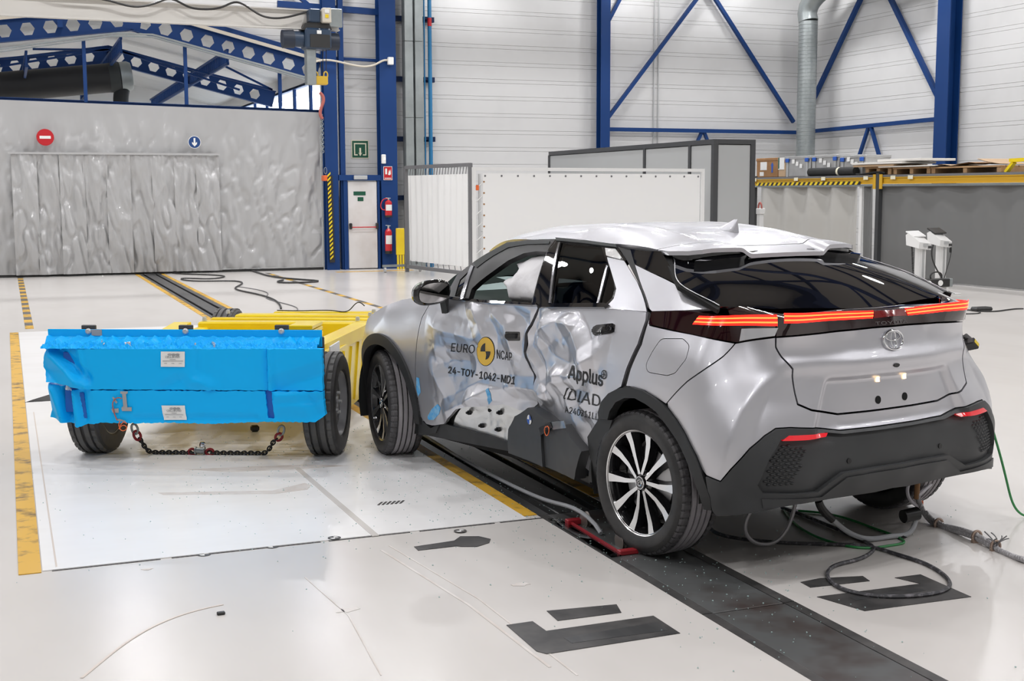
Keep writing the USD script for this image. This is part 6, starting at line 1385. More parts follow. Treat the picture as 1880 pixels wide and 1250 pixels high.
obj('paint_smear', sheet(Polygon([(-2.1639, 0.566), (-2.132, 0.5632), (-2.1269, 0.477), (-2.166, 0.4449), (-2.1767, 0.4873)]), ring, .012, off=.002, thick=0), 'paint_smear', fd)
obj('paint_smear', sheet(Polygon([(-1.4382, 0.5827), (-1.4188, 0.5909), (-1.4059, 0.5617), (-1.4056, 0.5178), (-1.4507, 0.4894), (-1.4275, 0.5346)]), ring, .012, off=.002, thick=0), 'paint_smear', fd)

# cabin
obj('door_trim', sheet(Polygon([(.9, .6), (2.1, .6), (2.12, 1.085), (.9, 1.115)]), flip(upP), .06, off=-.05, thick=.04), 'cabin_grey', car)
obj('headliner', sheet(Polygon([(1.6, -.5), (1.6, .5), (1.0, .57), (.1, .55), (.1, -.55), (1.0, -.57)]), roofP, .06, off=-.04, thick=.01), 'cabin_dark', car)
def soft(a, b, r): return bevel_box(a, b, r).subdivide()
for y in (.37, -.37):
    st = thing('front_seat', parent=car)
    obj('seat_cushion', soft((1.15, y-.24, .38), (1.65, y+.24, .62), .06), 'cabin_grey', st); b_ = soft((-.07, -.24, 0), (.07, .24, .62), .06); b_.apply_transform(rotm(-14, (0, 1, 0))); b_.apply_translation((1.14, y, .58)); obj('seat_back', b_, 'cabin_grey', st)
    h_ = soft((.88, y-.12, 1.16), (.98, y+.12, 1.34), .04); obj('head_rest', h_, 'cabin_grey', st)
obj('rear_seat', [soft((.25, -.62, .40), (.75, .62, .62), .06), soft((.10, -.62, .55), (.28, .62, 1.10), .06)], 'cabin_dark', car)
obj('dashboard', trimesh.convex.convex_hull(np.array([(x, sg*y, z) for sg in (1, -1) for x, y, z in ((1.75, .70, .72), (1.82, .70, .96), (2.0, .72, 1.045), (2.4, .70, 1.05), (2.4, .70, .6))])), 'cabin_grey', car)
obj('steering_wheel', ring_tube((1.62, .37, .93), (0, .185, 0), (.07, 0, .17), .016, 32, 8), 'cabin_dark', car)
# curtain airbag hanging in the front window
AB = Polygon([(1.3767, 1.2691), (1.3786, 1.2867), (1.3239, 1.295), (1.2694, 1.3235), (1.1485, 1.3429), (1.0599, 1.3491), (0.969, 1.1043), (1.2881, 1.0903), (1.3585, 1.1469), (1.4211, 1.1725), (1.4085, 1.1968), (1.3481, 1.206), (1.3226, 1.2454)])
def bag(Q, off=0.):
    P = upP(Q, off=off); q = np.column_stack([Q*9, Q[:, 0]*0]); r = np.array([AB.exterior.distance(Point(*a)) for a in Q])
    P[:, 1] += -.075 + .065*np.minimum(r/.09, 1)**.5 + .022*(meshkit.fbm(q, 3, 4) - .5); return P
obj('side_airbag', sheet(AB, bag, .012, thick=.05), 'airbag', car, smooth=60, label='deflated white curtain airbag in the broken front window')

# wheels
def make_wheel(c, side, steer=0.0, spin=0.0, name='wheel'):
    """left wheels: axis y, outer face +y"""
    w = thing('wheel', parent=car); T = np.eye(4); T[:3, 3] = c
    Rt = T @ rotm(steer, (0, 0, 1)) @ (np.eye(4) if side > 0 else rotm(180, (0, 0, 1))) @ rotm(spin, (0, 1, 0)) @ rotm(-90, (1, 0, 0))
    def put(m, nm, mt, sm=30):
        m = moved(m, Rt); m.vertices[:, 2] = np.maximum(m.vertices[:, 2], .001); return obj(nm, m, mt, w, sm)
    R0 = .338
    prof = [(.246, -.098), (.258, -.110), (.285, -.116), (.308, -.113), (.324, -.104), (.330, -.094), (.330, .094), (.324, .104), (.308, .113), (.300, .1155), (.297, .1165), (.286, .1165), (.258, .110), (.246, .098)]
    put(lathe(prof, 96), 'tyre', 'rubber', 35)
    ribs = []
    for a, b in ((-.060, -.036), (-.028, -.004), (.004, .028), (.036, .060)): ribs.append(lathe([(.329, a), (R0, a + .001), (R0, b - .001), (.329, b)], 96))
    put(cat_(ribs), 'tread_rib', 'tread_rubber', 25)
    n = 216; sh = []
    for s_ in (-1, 1):
        pr = np.array([(.322, .107), (.331, .101), (.3365, .090), (R0, .070), (.329, .069)]); pr[:, 1] *= s_
        m = lathe(pr[::-s_] if s_ < 0 else pr, n); v = m.vertices.reshape(n, 5, 3); k = np.arange(n) % 4 == 0; v[k, :, :2] *= .982; m.vertices = v.reshape(-1, 3); sh.append(m)
    put(cat_(sh), 'tread_shoulder', 'shoulder_rubber', 20)
    put(lathe([(.10, -.07), (.225, -.07), (.248, -.098), (.252, -.098), (.252, .098), (.2465, .100), (.240, .096), (.236, .086), (.224, .06), (.215, -.05), (.10, -.055)], 72), 'rim_barrel', 'alloy_black')
    put(lathe([(.238, .094), (.2475, .1015), (.2485, .099), (.244, .097), (.239, .0925)], 72), 'rim_edge', 'alloy_bright')
    put(lathe([(.0, .045), (.06, .045), (.165, .035), (.168, .02), (.06, .02)], 48), 'brake_disc', 'disc_steel')
    faces, sides_ = [], []
    for k in range(5):
        for sg in (-1, 1):
            a0 = math.radians(72*k + 16*sg)
            def pt(r, t, h): return np.array([r*math.cos(a0) - t*math.sin(a0), r*math.sin(a0) + t*math.cos(a0), h])
            prof2 = [(.040, .006*sg - .008, .006*sg + .008), (.12, -.011, .011), (.19, -.012, .019) if sg > 0 else (.19, -.019, .012), (.240, -.013, .029) if sg > 0 else (.240, -.029, .013)]
            hh = (.086, .082, .084, .0945)
            V, f = [], []
            for (r, t0, t1), h in zip(prof2, hh): V += [pt(r, t0, h), pt(r, t1, h), pt(r, t1*1.35 + .004, h - .038), pt(r, t0*1.35 - .004, h - .038)]
            for i in range(3): 
                a = 4*i; f += [(a, a+4, a+5), (a, a+5, a+1)]
            faces.append(trimesh.Trimesh(V, f, process=False)); g = []
            for i in range(3):
                a = 4*i; g += [(a+1, a+5, a+6), (a+1, a+6, a+2), (a+3, a+7, a+4), (a+3, a+4, a)]
            sides_.append(trimesh.Trimesh(V, g, process=False))
    put(cat_(faces), 'spoke_faces', 'alloy_bright', 20); put(cat_(sides_), 'spoke_sides', 'alloy_black', 20)
    put(lathe([(0, .080), (.055, .078), (.062, .070), (.066, .045)], 32), 'hub', 'alloy_black')
    put(lathe([(0, .092), (.028, .092), (.032, .089), (.033, .075)], 32), 'hub_cap', 'alloy_black')
    put(cat_([ring_tube((0, 0, .0925), (.029, 0, 0), (0, .029, 0), .0025, 28, 6), ring_tube((0, 0, .0935), (.020, 0, 0), (0, .0145, 0), .0014, 24, 5), ring_tube((0, 0, .0935), (.0075, 0, 0), (0, .014, 0), .0013, 24, 5), ring_tube((0, .004, .0935), (.014, 0, 0), (0, .0075, 0), .0013, 24, 5)]), 'hub_emblem', 'chrome')
    for nt in [moved(cyl((0, 0, .05), (0, 0, .078), .010, 6), loc=(.045*math.cos(a), .045*math.sin(a), 0)) for a in np.arange(5)*2*math.pi/5 + .63]: put(nt, 'wheel_nut', 'disc_steel')
    return w
make_wheel((0, .79, .334), 1, spin=22)
make_wheel((0, -.79, .334), -1, spin=50)
fl_c = (2.669, 0.862, 0.333)
make_wheel((fl_c[0] + .02, .768, .334), 1, steer=-13, spin=80)
make_wheel((FWX, -.79, .334), -1, steer=-13)
# ---------------------------------------------------------------- barrier trolley (local frame: x to the right, y away from the viewer, z up)
mat('barrier_blue', (.0, .46, .98), .5, coat=.05, coat_rough=.2, spec=.22)
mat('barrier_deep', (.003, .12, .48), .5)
mat('foil', (.75, .76, .77), .30, .8, bump=.5, bscale=60)
mat('tape_grey', (.36, .36, .37), .5)
mat('rim_grey', (.30, .30, .31), .38, .6)
mat('link_black', (.022, .022, .022), .45)
mat('hook_red', (.30, .012, .020), .4)
mat('ink_grey', (.30, .31, .32), .5)
TRO = ((-2.35, 2.95, 0), -25.0)
XR = (0.83, -0.52, 0.712)[0]
tro = thing('barrier_trolley', 'yellow steel crash trolley on four black tyres behind the blue barrier', 'trolley', *TRO)
for s in (-1, 1):
    obj('side_rail', bevel_box((s*.62 - .05, .15, .56), (s*.62 + .05, 2.3, .62), .012), 'yellow_paint', tro, smooth=False)
    obj('side_plate', [bevel_box((s*.69 - .012, .55, .12), (s*.69 + .012, 1.75, .60), .006)] + [bar((s*.705, .62 + .28*k, .16), (s*.705, .82 + .28*k, .56), .02, .02) for k in range(4)], 'yellow_paint', tro, smooth=False)
    obj('front_brace', bar((s*.55, .12, .60), (s*.70, 1.6, .64), .13, .09), 'yellow_paint', tro, smooth=False)
    obj('centre_rail', bevel_box((s*.25 - .06, .1, .36), (s*.25 + .06, 3.2, .50), .012), 'yellow_paint', tro, smooth=False)
    obj('tow_bracket', bevel_box((s*.48 - .14, -.16, .27), (s*.48 + .14, .0, .33), .008), 'yellow_paint', tro, smooth=False)
for y, w in ((1.92, .16), (2.22, .07), (2.52, .16), (3.12, .12)): obj('cross_beam', bevel_box((-.66 if y < 2.4 else -.53 if y < 3 else -.36, y - w/2, .53), (.72, y + w/2, .66 if y < 3 else .625), .012), 'yellow_paint', tro, smooth=False)
obj('rear_plate', bevel_box((-.5, 2.6, .50), (.68, 3.1, .55), .01), 'yellow_paint', tro, smooth=False)
obj('deck_plate', bevel_box((-.58, .3, .50), (.58, 1.8, .53), .01), 'yellow_paint', tro, smooth=False)
obj('axle', [cyl((-.7, y, .33), (.7, y, .33), .05, 16) for y in (0, 3.0)][0], 'yellow_paint', tro); obj('axle', cyl((-.7, 3, .33), (.7, 3, .33), .05, 16), 'yellow_paint', tro)
for k in range(4): obj('ballast_slab', bevel_box((.44, .28, .665 + .035*k), (.60, .62, .695 + .035*k), .005), 'yellow_paint', tro, smooth=False)
obj('white_panel', bevel_box((.705, .30, .42), (.715, .62, .66), .004), 'frame_white', tro, smooth=False)
wire = smooth_path([(-.32, 3.06, .64), (-.15, 3.08, .635), (.0, 3.05, .64), (.2, 3.07, .635), (.32, 3.07, .64), (.38, 3.08, .70), (.46, 3.07, .68)], 40); obj('trolley_cable', tube(wire, .005, 6), 'black_paint', tro)
for x, y in ((-.62, 1.9), (-.6, 2.5), (.6, 1.95), (.64, 2.3), (.62, 2.6)): obj('frame_bolt', moved(lathe([(0, .03), (.014, .03), (.018, .012), (.018, 0)], 8), loc=(x, y, .665)), 'galv_light', tro)
obj('back_plate', bevel_box((-.80, -.375, .31), ((0.812, -0.345, 0.521)[0], -.345, .80), .006), 'frame_dark', tro, smooth=False)
def trolley_wheel(x, y, s):
    w = thing('wheel', parent=tro); T = frame_T((x, y, .33), (0, s, 0), (0, 0, 1), (s, 0, 0))
    def put(m, nm, mt, sm=30):
        m = moved(m, T); m.vertices[:, 2] = np.maximum(m.vertices[:, 2], .001); obj(nm, m, mt, w, sm)
    put(lathe([(.205, -.085), (.22, -.098), (.27, -.103), (.305, -.098), (.318, -.085), (.318, .085), (.305, .098), (.27, .103), (.22, .098), (.205, .085)], 64), 'tyre', 'rubber', 35)
    rb = []
    for a, b in ((-.085, -.055), (-.045, -.010), (.010, .045), (.055, .085)):
        m = lathe([(.317, a), (.331, a + .002), (.331, b - .002), (.317, b)], 160); v = m.vertices.reshape(160, 4, 3); k = np.arange(160) % 5 == 0; sh = (a < -.05, b > .05)
        if any(sh): v[k, :, :2] *= .975
        m.vertices = v.reshape(-1, 3); rb.append(m)
    put(cat_(rb), 'tread', 'tyre_tread', 20)
    put(lathe([(.205, -.09), (.212, -.09), (.212, .088), (.203, .09), (.196, .078), (.188, .06), (.180, .045), (.150, .050), (.125, .040), (.10, .048), (.085, .060), (.05, .060), (.045, .05), (0, .05)], 56), 'rim', 'rim_grey', 40)
    for k in range(5):
        a = k*2*math.pi/5; put(moved(cyl((0, 0, .055), (0, 0, .080), .012, 6), loc=(.066*math.cos(a), .066*math.sin(a), 0)), 'wheel_nut', 'galv_light')
for x, y in ((-.75, 0), (.75, 0), (-.75, 3), (.75, 3)): trolley_wheel(x, y, 1 if x > 0 else -1)

bar_ = thing('crash_barrier', 'crumpled bright blue crash barrier block with two white labels', 'crash barrier', *TRO)
YF = -.52
def L(*p): return [TRL(u, v, 1, YF) for u, v in p]
def xz(u, v): p = TRL(u, v, 1, YF); return (p[0], p[2])
OUT = Polygon([xz(*q) for q in ((88,641),(78,640),(76,648),(68,676),(74,688),(80,702),(81,708),(83,758),(80,771),(100,775),(122,779),(142,786),(160,779),(185,776),(240,777),(330,776),(390,778),(440,776),(500,774),(555,775),(580,775),(596,763),(594,740),(591,700),(591,640))])
SEAM = xz(350,716)[1]
FP = lambda u, v: xz(u, v)
xs_ = xz(490,660)[0]
def fold(p, a, b, hw): 
    a, b = np.array(a), np.array(b); d, _ = seg_dist(p, a, b); return np.clip(1 - d/hw, 0, 1)
def face_y(p, up):
    x, z = p[:, 0], p[:, 1]; q = np.column_stack([x*5, z*5, x*0 + (1 if up else 4)])
    y = YF + .005*(meshkit.fbm(q, 3, 11) - .5)
    cr = np.clip((FP(165,650)[0] - x)/.30, 0, 1)                         # crushed left end
    F2 = lambda a, b, hw: fold(p, FP(*a), FP(*b), hw)
    if up:
        y += .09*cr*np.clip((z - SEAM)/.1, .3, 1) - .06*F2((85,655), (140,700), .09) + .05*F2((95,641), (158,695), .045) - .02*F2((143,643), (160,714), .025)
        y += -.018*F2((345,690), (385,710), .06) + .014*F2((300,712), (345,690), .05) + .012*F2((362,645), (360,690), .04)
        y += -.018*np.exp(-((x - xs_ - .022)/.022)**2)*(x > xs_) + .012*np.exp(-((x - xs_ + .006)/.01)**2)
        y += np.where(x > xs_, .025*F2((515,712), (588,690), .09) - .012*np.exp(-((x - FP(525,660)[0])/.08)**2), 0)
    else:
        y += .10*cr - .07*F2((88,715), (112,775), .06) + .06*F2((117,720), (122,778), .045) - .04*F2((130,722), (140,782), .04) + .02*F2((150,722), (156,768), .03)
        y += np.where(x > FP(500,730)[0], -.03*F2((505,725), (580,722), .05) + .03*F2((565,722), (590,760), .07) - .02*F2((515,745), (580,745), .07), 0)
        y += .012*F2((250,768), (470,768), .03)
    return y
def face(up): return lambda Q, off=0.0: np.column_stack([Q[:, 0], face_y(Q, up) - off, Q[:, 1]])
xs_ = xz(490,660)[0]
upper = OUT.intersection(Polygon([(-1.2, SEAM + .045), xz(85,703), xz(118,706), xz(148,713), (xz(165,716)[0], SEAM), (1.2, SEAM), (1.2, 1), (-1.2, 1)])).difference(shapely.box(xs_ - .002, SEAM + .005, xs_ + .002, 1))
lower = OUT.intersection(Polygon([(-1.2, SEAM + .03), xz(85,706), xz(110,712), xz(128,718), xz(148,715), (xz(165,716)[0], SEAM - .005), (1.2, SEAM - .005), (1.2, .2), (-1.2, .2)])).difference(Polygon([xz(487,718), xz(498,718), xz(504,768), xz(492,768)]))
def jag(pg, amp, seed):
    c = np.array(pg.exterior.segmentize(.012).coords); n = meshkit.noise(np.column_stack([c*70, c[:, 0]*0]), seed) - .5
    return Polygon(c + amp*np.column_stack([n, np.roll(n, 5)])).buffer(0)
obj('upper_face', sheet(jag(upper, .006, 1), face(True), .014, thick=.05), 'barrier_blue', bar_, smooth=50)
obj('lower_face', sheet(jag(lower, .008, 2), face(False), .014, thick=.05), 'barrier_blue', bar_, smooth=50)
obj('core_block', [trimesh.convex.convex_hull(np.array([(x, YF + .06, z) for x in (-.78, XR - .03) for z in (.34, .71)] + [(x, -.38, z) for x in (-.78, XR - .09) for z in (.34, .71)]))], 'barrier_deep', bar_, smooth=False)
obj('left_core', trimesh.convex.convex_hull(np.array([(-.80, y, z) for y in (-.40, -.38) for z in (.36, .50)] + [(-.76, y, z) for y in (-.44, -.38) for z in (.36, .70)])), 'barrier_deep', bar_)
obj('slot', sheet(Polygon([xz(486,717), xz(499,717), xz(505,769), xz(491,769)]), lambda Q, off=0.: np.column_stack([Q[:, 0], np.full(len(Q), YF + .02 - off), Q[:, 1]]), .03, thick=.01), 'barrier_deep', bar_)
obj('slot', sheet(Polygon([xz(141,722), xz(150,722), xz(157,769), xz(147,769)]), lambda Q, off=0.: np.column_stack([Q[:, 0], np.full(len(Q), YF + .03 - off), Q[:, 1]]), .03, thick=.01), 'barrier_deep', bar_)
# top flange and crumpled honeycomb band
fl0, fl1 = (-0.905, -0.38, 0.843), (0.804, -0.38, 0.848); zb_ = (-0.181, -0.38, 0.798)[2]; ZT = TRL(300,641,1,YF)[2]
obj('top_flange', bevel_box((fl0[0], -.382, zb_ - .06), (fl1[0], -.376, fl0[2]), .002), 'barrier_blue', bar_, smooth=False)
nx, ny = 420, 26; X, Tt = np.meshgrid(np.linspace(fl0[0] + .005, fl1[0] - .008, nx), np.linspace(0, 1, ny), indexing='ij')
Yb = -.384 + (YF + .008 + .384)*Tt; Zb = zb_ + (ZT - zb_)*Tt
ph = X*75 + Tt*9 + 5*meshkit.noise(np.stack([X*6, Tt*2, X*0], -1), 3); rid = np.abs((ph/np.pi) % 2 - 1)
e_ = np.clip(Tt/.12, 0, 1)*np.clip((1 - Tt)/.06, 0, 1); amp = .034*(1 - .45*Tt)
Zb = Zb + e_*amp*(rid - .45)*(.5 + meshkit.noise(np.stack([X*9, Tt*3, X*0 + 2], -1), 6)) + e_*.010*(meshkit.noise(np.stack([X*120, Tt*22, X*0], -1), 8) - .5)*np.clip((Tt - .35)/.2, 0, 1)*2
i = np.arange(nx*ny).reshape(nx, ny); a, b, c, d = i[:-1, :-1].ravel(), i[1:, :-1].ravel(), i[1:, 1:].ravel(), i[:-1, 1:].ravel()
obj('crumpled_top', trimesh.Trimesh(np.stack([X.ravel(), Yb.ravel(), Zb.ravel()], 1), np.vstack([np.stack([a, b, c], 1), np.stack([a, c, d], 1)]), process=False), 'barrier_blue', bar_, smooth=25)
def foil_patch(cx, cy, cz, w, h, seed, n=14):
    g = np.random.default_rng(seed); P = np.column_stack([g.uniform(-w, w, n), g.uniform(-.012, .012, n), g.uniform(-h, h, n)]) + [cx, cy, cz]; return trimesh.convex.convex_hull(P)
for u, v, w, h, s in ((235, 632, .020, .018, 1), (188, 628, .008, .018, 2), (360, 633, .012, .018, 3), (391, 632, .016, .02, 4), (232, 630, .012, .010, 8)):
    p = TRL(u, v, 1, -.47); obj('foil_tear', [foil_patch(*p, w, h, s), foil_patch(p[0] + .012, p[1], p[2] - .012, w*.7, h*.7, s + 20)], 'foil', bar_, smooth=15, label='torn bare foil')
tp = L((85,702),(100,701),(118,703),(128,709),(145,709),(132,714),(124,721),(114,718),(110,709),(95,706))
obj('foil_tear', sheet(Polygon([(p[0], p[2]) for p in tp]), lambda Q, off=0.: np.column_stack([Q[:, 0], YF + .06 - off + .02*(meshkit.noise(np.column_stack([Q*60, Q[:, 0]*0]), 5) - .5), Q[:, 1]]), .008, thick=.02), 'foil', bar_, smooth=15, label='torn bare foil in the split corner')
for u in (163, 341, 517):
    p = TRL(u, 608, 1, -.38); obj('mount_bolt', [moved(lathe([(0, .016), (.012, .015), (.019, .008), (.019, 0)], 12), frame_T((p[0], -.381, p[2]), (1, 0, 0), (0, 0, 1), (0, -1, 0)))], 'galv_light', bar_)
for u0, u1 in ((151, 176), (329, 354), (505, 530)):
    a, b = TRL(u0, 606, 1, -.36), TRL(u1, 598, 1, -.36); obj('mount_tab', bevel_box((a[0], -.374, a[2] - .03), (b[0], -.346, b[2] + .005), .004), 'frame_dark', bar_, smooth=False)
def sticker(pts, name, m, up, off, parent=None, th=.001, label=None): return obj(name, sheet(Polygon([xz(*p) for p in pts]), face(up), .02, off=off, thick=th), m, parent or bar_, label=label)
for k, (pts, up) in enumerate(((((296,645),(340,645),(340,673),(296,673)), True), (((297,744),(340,744),(343,771),(301,771)), False))):
    lb1 = sticker(pts, 'paper_label', 'sign_white', up, .006, label='white paper maker label with grey print')
    (x0, z0), (x1, z1) = xz(*pts[3]), xz(*pts[1]); cx, w, h = (x0 + x1)/2, x1 - x0, z1 - z0; F_ = face(up)
    def word(t, cx_, z_, hh, m='ink_grey', bold=False):
        mm = meshkit.text_mesh(t, hh, .001, bold); mm.apply_translation((-mm.bounds[:, 0].mean(), 0, 0)); v = mm.vertices; y = face_y(np.array([[cx_, z_]]), up)[0]
        return trimesh.Trimesh(np.column_stack([cx_ + v[:, 0], y - .0075 - v[:, 2], z_ + v[:, 1]]), mm.faces, process=False)
    obj('print', [word('CELLBOND', cx, z1 - h*.42, .0125)], 'ink_grey', lb1, smooth=False)
    y_ = face_y(np.array([[cx, (z0 + z1)/2]]), up)[0] - .0078
    obj('print_lines', [box((cx - w*a, y_ - .0006, z1 - h*t - .0012), (cx + w*a, y_, z1 - h*t + .0012)) for a, t in ((.12, .52), (.42, .62))] + [box((cx + w*c - w*.06, y_ - .0006, z1 - h*.77 - .001), (cx + w*c + w*.06, y_, z1 - h*.77 + .001)) for c in (-.3, 0, .3)], 'ink_grey', lb1, smooth=False)
    for c, m in ((-.12, 'tape_grey'), (.04, 'ink_grey'), (.20, 'ink_grey')): obj('print_oval', moved(prism(Point(0, 0).buffer(1, quad_segs=8), .0006), frame_T((cx + w*c, y_, z1 - h*.2), (w*.085, 0, 0), (0, 0, .0065), (0, -1, 0))), m, lb1, smooth=False)
T1 = [((222,718),(236,718),(235,722),(232.5,723),(235,747),(243,747),(243,754),(225,754),(224,748),(227.5,745),(225.5,723),(222,722)), ((207,729),(210,728),(217,738),(214,740)), ((205,750),(219,749),(219,757),(208,757)), ((213,769),(220,768),(232,772),(230,774),(215,771))]
for p in T1: sticker(p, 'grey_tape', 'tape_grey', False, .010)
wv = [xz(u, v) for u, v in ((225,731),(214,731),(209,738),(210,750),(214,764),(217,770))]
obj('red_wire', tube(smooth_path([(x, face_y(np.array([[x, z]]), False)[0] - .016, z) for x, z in wv], 30), .0035, 6), 'strap_red', bar_)
lp = [xz(u, v) for u, v in ((224,772),(223,784),(229,789),(236,783),(229,779),(222,786),(227,776),(236,776))]
obj('orange_wire', tube(smooth_path([(x, YF - .03, z) for x, z in lp], 40), .003, 6), 'orange', bar_)
fn_ = (-0.641, -0.38, 0.837); obj('grey_tape', box(((-0.629, -0.383, 0.837)[0], -.3845, zb_ + .005), ((-0.564, -0.383, 0.837)[0], -.382, fl0[2] - .001)), 'tape_grey', bar_, smooth=False)
# safety chain
ch = thing('safety_chain', 'black steel chain with red hooks hanging under the blue barrier', 'chain', *TRO)
CY = -.10
cpath = [(TRL(u, v, 1, CY)[0], CY, max(TRL(u, v, 1, CY)[2], .016)) for u, v in ((256,805),(264,817),(274,828),(288,836),(305,839),(325,841),(345,842),(395,842),(420,842),(445,841),(470,837),(488,830),(498,818),(508,806))]
pth = smooth_path(cpath, 400); ds = np.r_[0, np.cumsum(np.linalg.norm(np.diff(pth, axis=0), axis=1))]
nl_ = 44
for k in range(nl_):
    s0_, s1_ = ds[-1]*k/nl_, ds[-1]*(k + 1)/nl_; sm_ = (s0_ + s1_)/2
    p = np.array([np.interp(sm_, ds, pth[:, j]) for j in range(3)]); t = np.array([np.interp(s1_, ds, pth[:, j]) - np.interp(s0_, ds, pth[:, j]) for j in range(3)]); t /= np.linalg.norm(t)
    if abs(p[0] - TRL(368,841,1,CY)[0]) < .045: continue
    side_ = np.array([0, 1, 0]) if k % 2 else np.cross(t, [0, 1, 0]); ln = (s1_ - s0_)
    obj('chain_link', ring_tube(p, t*ln*.80, side_*.012, .0052, 14, 6), 'link_black', ch)
for u0, v0, u1, v1 in ((249,793,255,806), (515,797,509,807), (348,842,358,841), (380,841,391,842)):
    a, b = np.array(TRL(u0, v0, 1, CY)), np.array(TRL(u1, v1, 1, CY)); a[2], b[2] = max(a[2], .02), max(b[2], .02); c = (a + b)/2; d = (b - a)*.62
    obj('red_hook', ring_tube(c, d, np.array([0, 1, 0])*.004 + np.cross(d/np.linalg.norm(d), [0, 1, 0])*.020, .0085, 18, 8), 'hook_red', ch)
for u0, v0, u1, v1 in ((246,780,249,795), (517,783,515,797)):
    a, b = np.array(TRL(u0, v0, 1, CY)), np.array(TRL(u1, v1, 1, CY)); c = (a + b)/2; obj('shackle', ring_tube(c, (b - a)*.62, (.02, 0, 0), .008, 18, 8), 'galv', ch)
p = np.array(TRL(368,842,1,CY)); obj('load_cell', [cyl((p[0] - .028, CY, .03), (p[0] + .028, CY, .03), .020, 16), cyl((p[0] - .032, CY, .03), (p[0] - .024, CY, .03), .026, 16), cyl((p[0] + .024, CY, .03), (p[0] + .032, CY, .03), .026, 16)], 'galv', ch)
obj('load_bolt', moved(lathe([(0, .03), (.015, .028), (.02, .015), (.02, 0)], 10), loc=(p[0] + .01, CY + .02, .055)), 'chrome', ch)
# ---------------------------------------------------------------- screens, cabin, storage rack
s1 = thing('fabric_screen', 'white laced fabric screen in a dark grey wheeled frame', 'screen')
A, B, H = np.array([4.30, 20.45, 0]), np.array([4.69, 17.56, 0]), 2.22; dA = (B - A)/np.linalg.norm(B - A); Ls = np.linalg.norm(B - A)
up_ = np.array([0, 0, 1.])
for p, q in ((A, A + up_*H), (B, B + up_*H), (A + up_*(H - .03), B + up_*(H - .03)), (A + up_*.12, B + up_*.12)): obj('frame_tube', bar(p, q, .07, .07), 'frame_grey', s1, smooth=False)
obj('foot_bar', bar(A + [-.55, -.05, .14], A + [.35, .05, .14], .05, .05), 'galv', s1, smooth=False)
nrm = np.cross(dA, up_)
U, Z = np.meshgrid(np.linspace(.10, Ls - .10, 160), np.linspace(.24, H - .20, 24), indexing='ij')
off_ = .018*np.sin(U*24 + 2*meshkit.noise(np.stack([U*3, Z, U*0], -1), 2)) + .03*(meshkit.noise(np.stack([U*1.3, Z*.7, U*0], -1), 4) - .5)
Vv = A + U[..., None]*dA + off_[..., None]*nrm + Z[..., None]*up_
i = np.arange(160*24).reshape(160, 24); a, b, c, d = i[:-1, :-1].ravel(), i[1:, :-1].ravel(), i[1:, 1:].ravel(), i[:-1, 1:].ravel()
obj('fabric', trimesh.Trimesh(Vv.reshape(-1, 3), np.vstack([np.stack([a, b, c], 1), np.stack([a, c, d], 1)]), process=False), 'screen_white', s1, smooth=True)
for k in range(22):
    u = .12 + (Ls - .24)*k/21
    obj('lacing', cyl(A + dA*u + up_*(H - .22) - nrm*.03, A + dA*(u + .02) + up_*(H - .0) - nrm*.05, .008, 5), 'frame_grey', s1); 
    if k % 2 == 0: obj('lacing', cyl(A + dA*u + up_*.26 - nrm*.03, A + dA*(u + .02) + up_*.10 - nrm*.05, .008, 5), 'frame_grey', s1)
for k in range(9):
    z = .3 + k*.2; obj('lacing', cyl(B - dA*.12 + up_*z, B - nrm*.05 + up_*(z + .06), .008, 5), 'frame_white', s1)
for p in (A + np.array([-.50, -.05, 0]), A + np.array([.3, .05, 0]), B + np.array([0, 0, 0])): obj('caster', [cyl(p + [-.02, 0, .055], p + [.02, 0, .055], .055, 16)], 'galv_light', s1)
s2 = thing('fabric_screen', 'wide white screen with eyelets in a white tube frame', 'screen')
A, B, H = np.array([3.12, 13.03, 0]), np.array([7.36, 13.46, 0]), 2.05; dA = (B - A)/np.linalg.norm(B - A); Ls = np.linalg.norm(B - A); nrm = np.cross(dA, up_)
for p, q in ((A, A + up_*H), (B, B + up_*H), (A + up_*(H - .025), B + up_*(H - .025)), (A + up_*.1, B + up_*.1)): obj('frame_tube', bar(p, q, .05, .05), 'frame_white', s2, smooth=False)
obj('inner_post', bar(A + dA*.09, A + dA*.09 + up_*(H - .1), .03, .03), 'galv_light', s2, smooth=False)
P0, P1 = A + dA*.13 + nrm*.03, B - dA*.08 + nrm*.03
obj('fabric', trimesh.convex.convex_hull(np.array([p + up_*z + nrm*o for p in (P0, P1) for z in (.16, H - .09) for o in (0, .006)])), 'screen_white', s2, smooth=False)
for k in range(15):
    p = P0 + (P1 - P0)*(.01 + .98*k/14); obj('eyelet', cyl(p + up_*(H - .13) + nrm*.004, p + up_*(H - .13) + nrm*.012, .016, 10), 'frame_grey', s2)
for k in range(10): p = P0 + dA*.02; obj('eyelet', cyl(p + up_*(.3 + k*.17) + nrm*.004, p + up_*(.3 + k*.17) + nrm*.012, .014, 10), 'carton', s2)
for k in range(8): z = .3 + k*.2; obj('lacing', cyl(A + up_*z, P0 + up_*(z + .12), .008, 5), 'frame_white', s2)
obj('orange_clip', bevel_box(A + dA*.04 + [-.02, -.04, 1.70], A + dA*.04 + [.03, .02, 1.78], .006), 'orange', s2, smooth=False)
cbn = thing('office_cabin', 'grey panel cabin with dark frames behind the white screen', 'cabin')
X0, X1, Y0, Y1, HC_ = 7.62, 8.44, 13.55, 20.6, 2.55
obj('core', box((X0 + .05, Y0 + .05, 0), (X1 - .02, Y1, HC_ - .05)), 'frame_dark', cbn, smooth=False)
ys = [Y0, np.float64(14.388), np.float64(16.09), Y1]
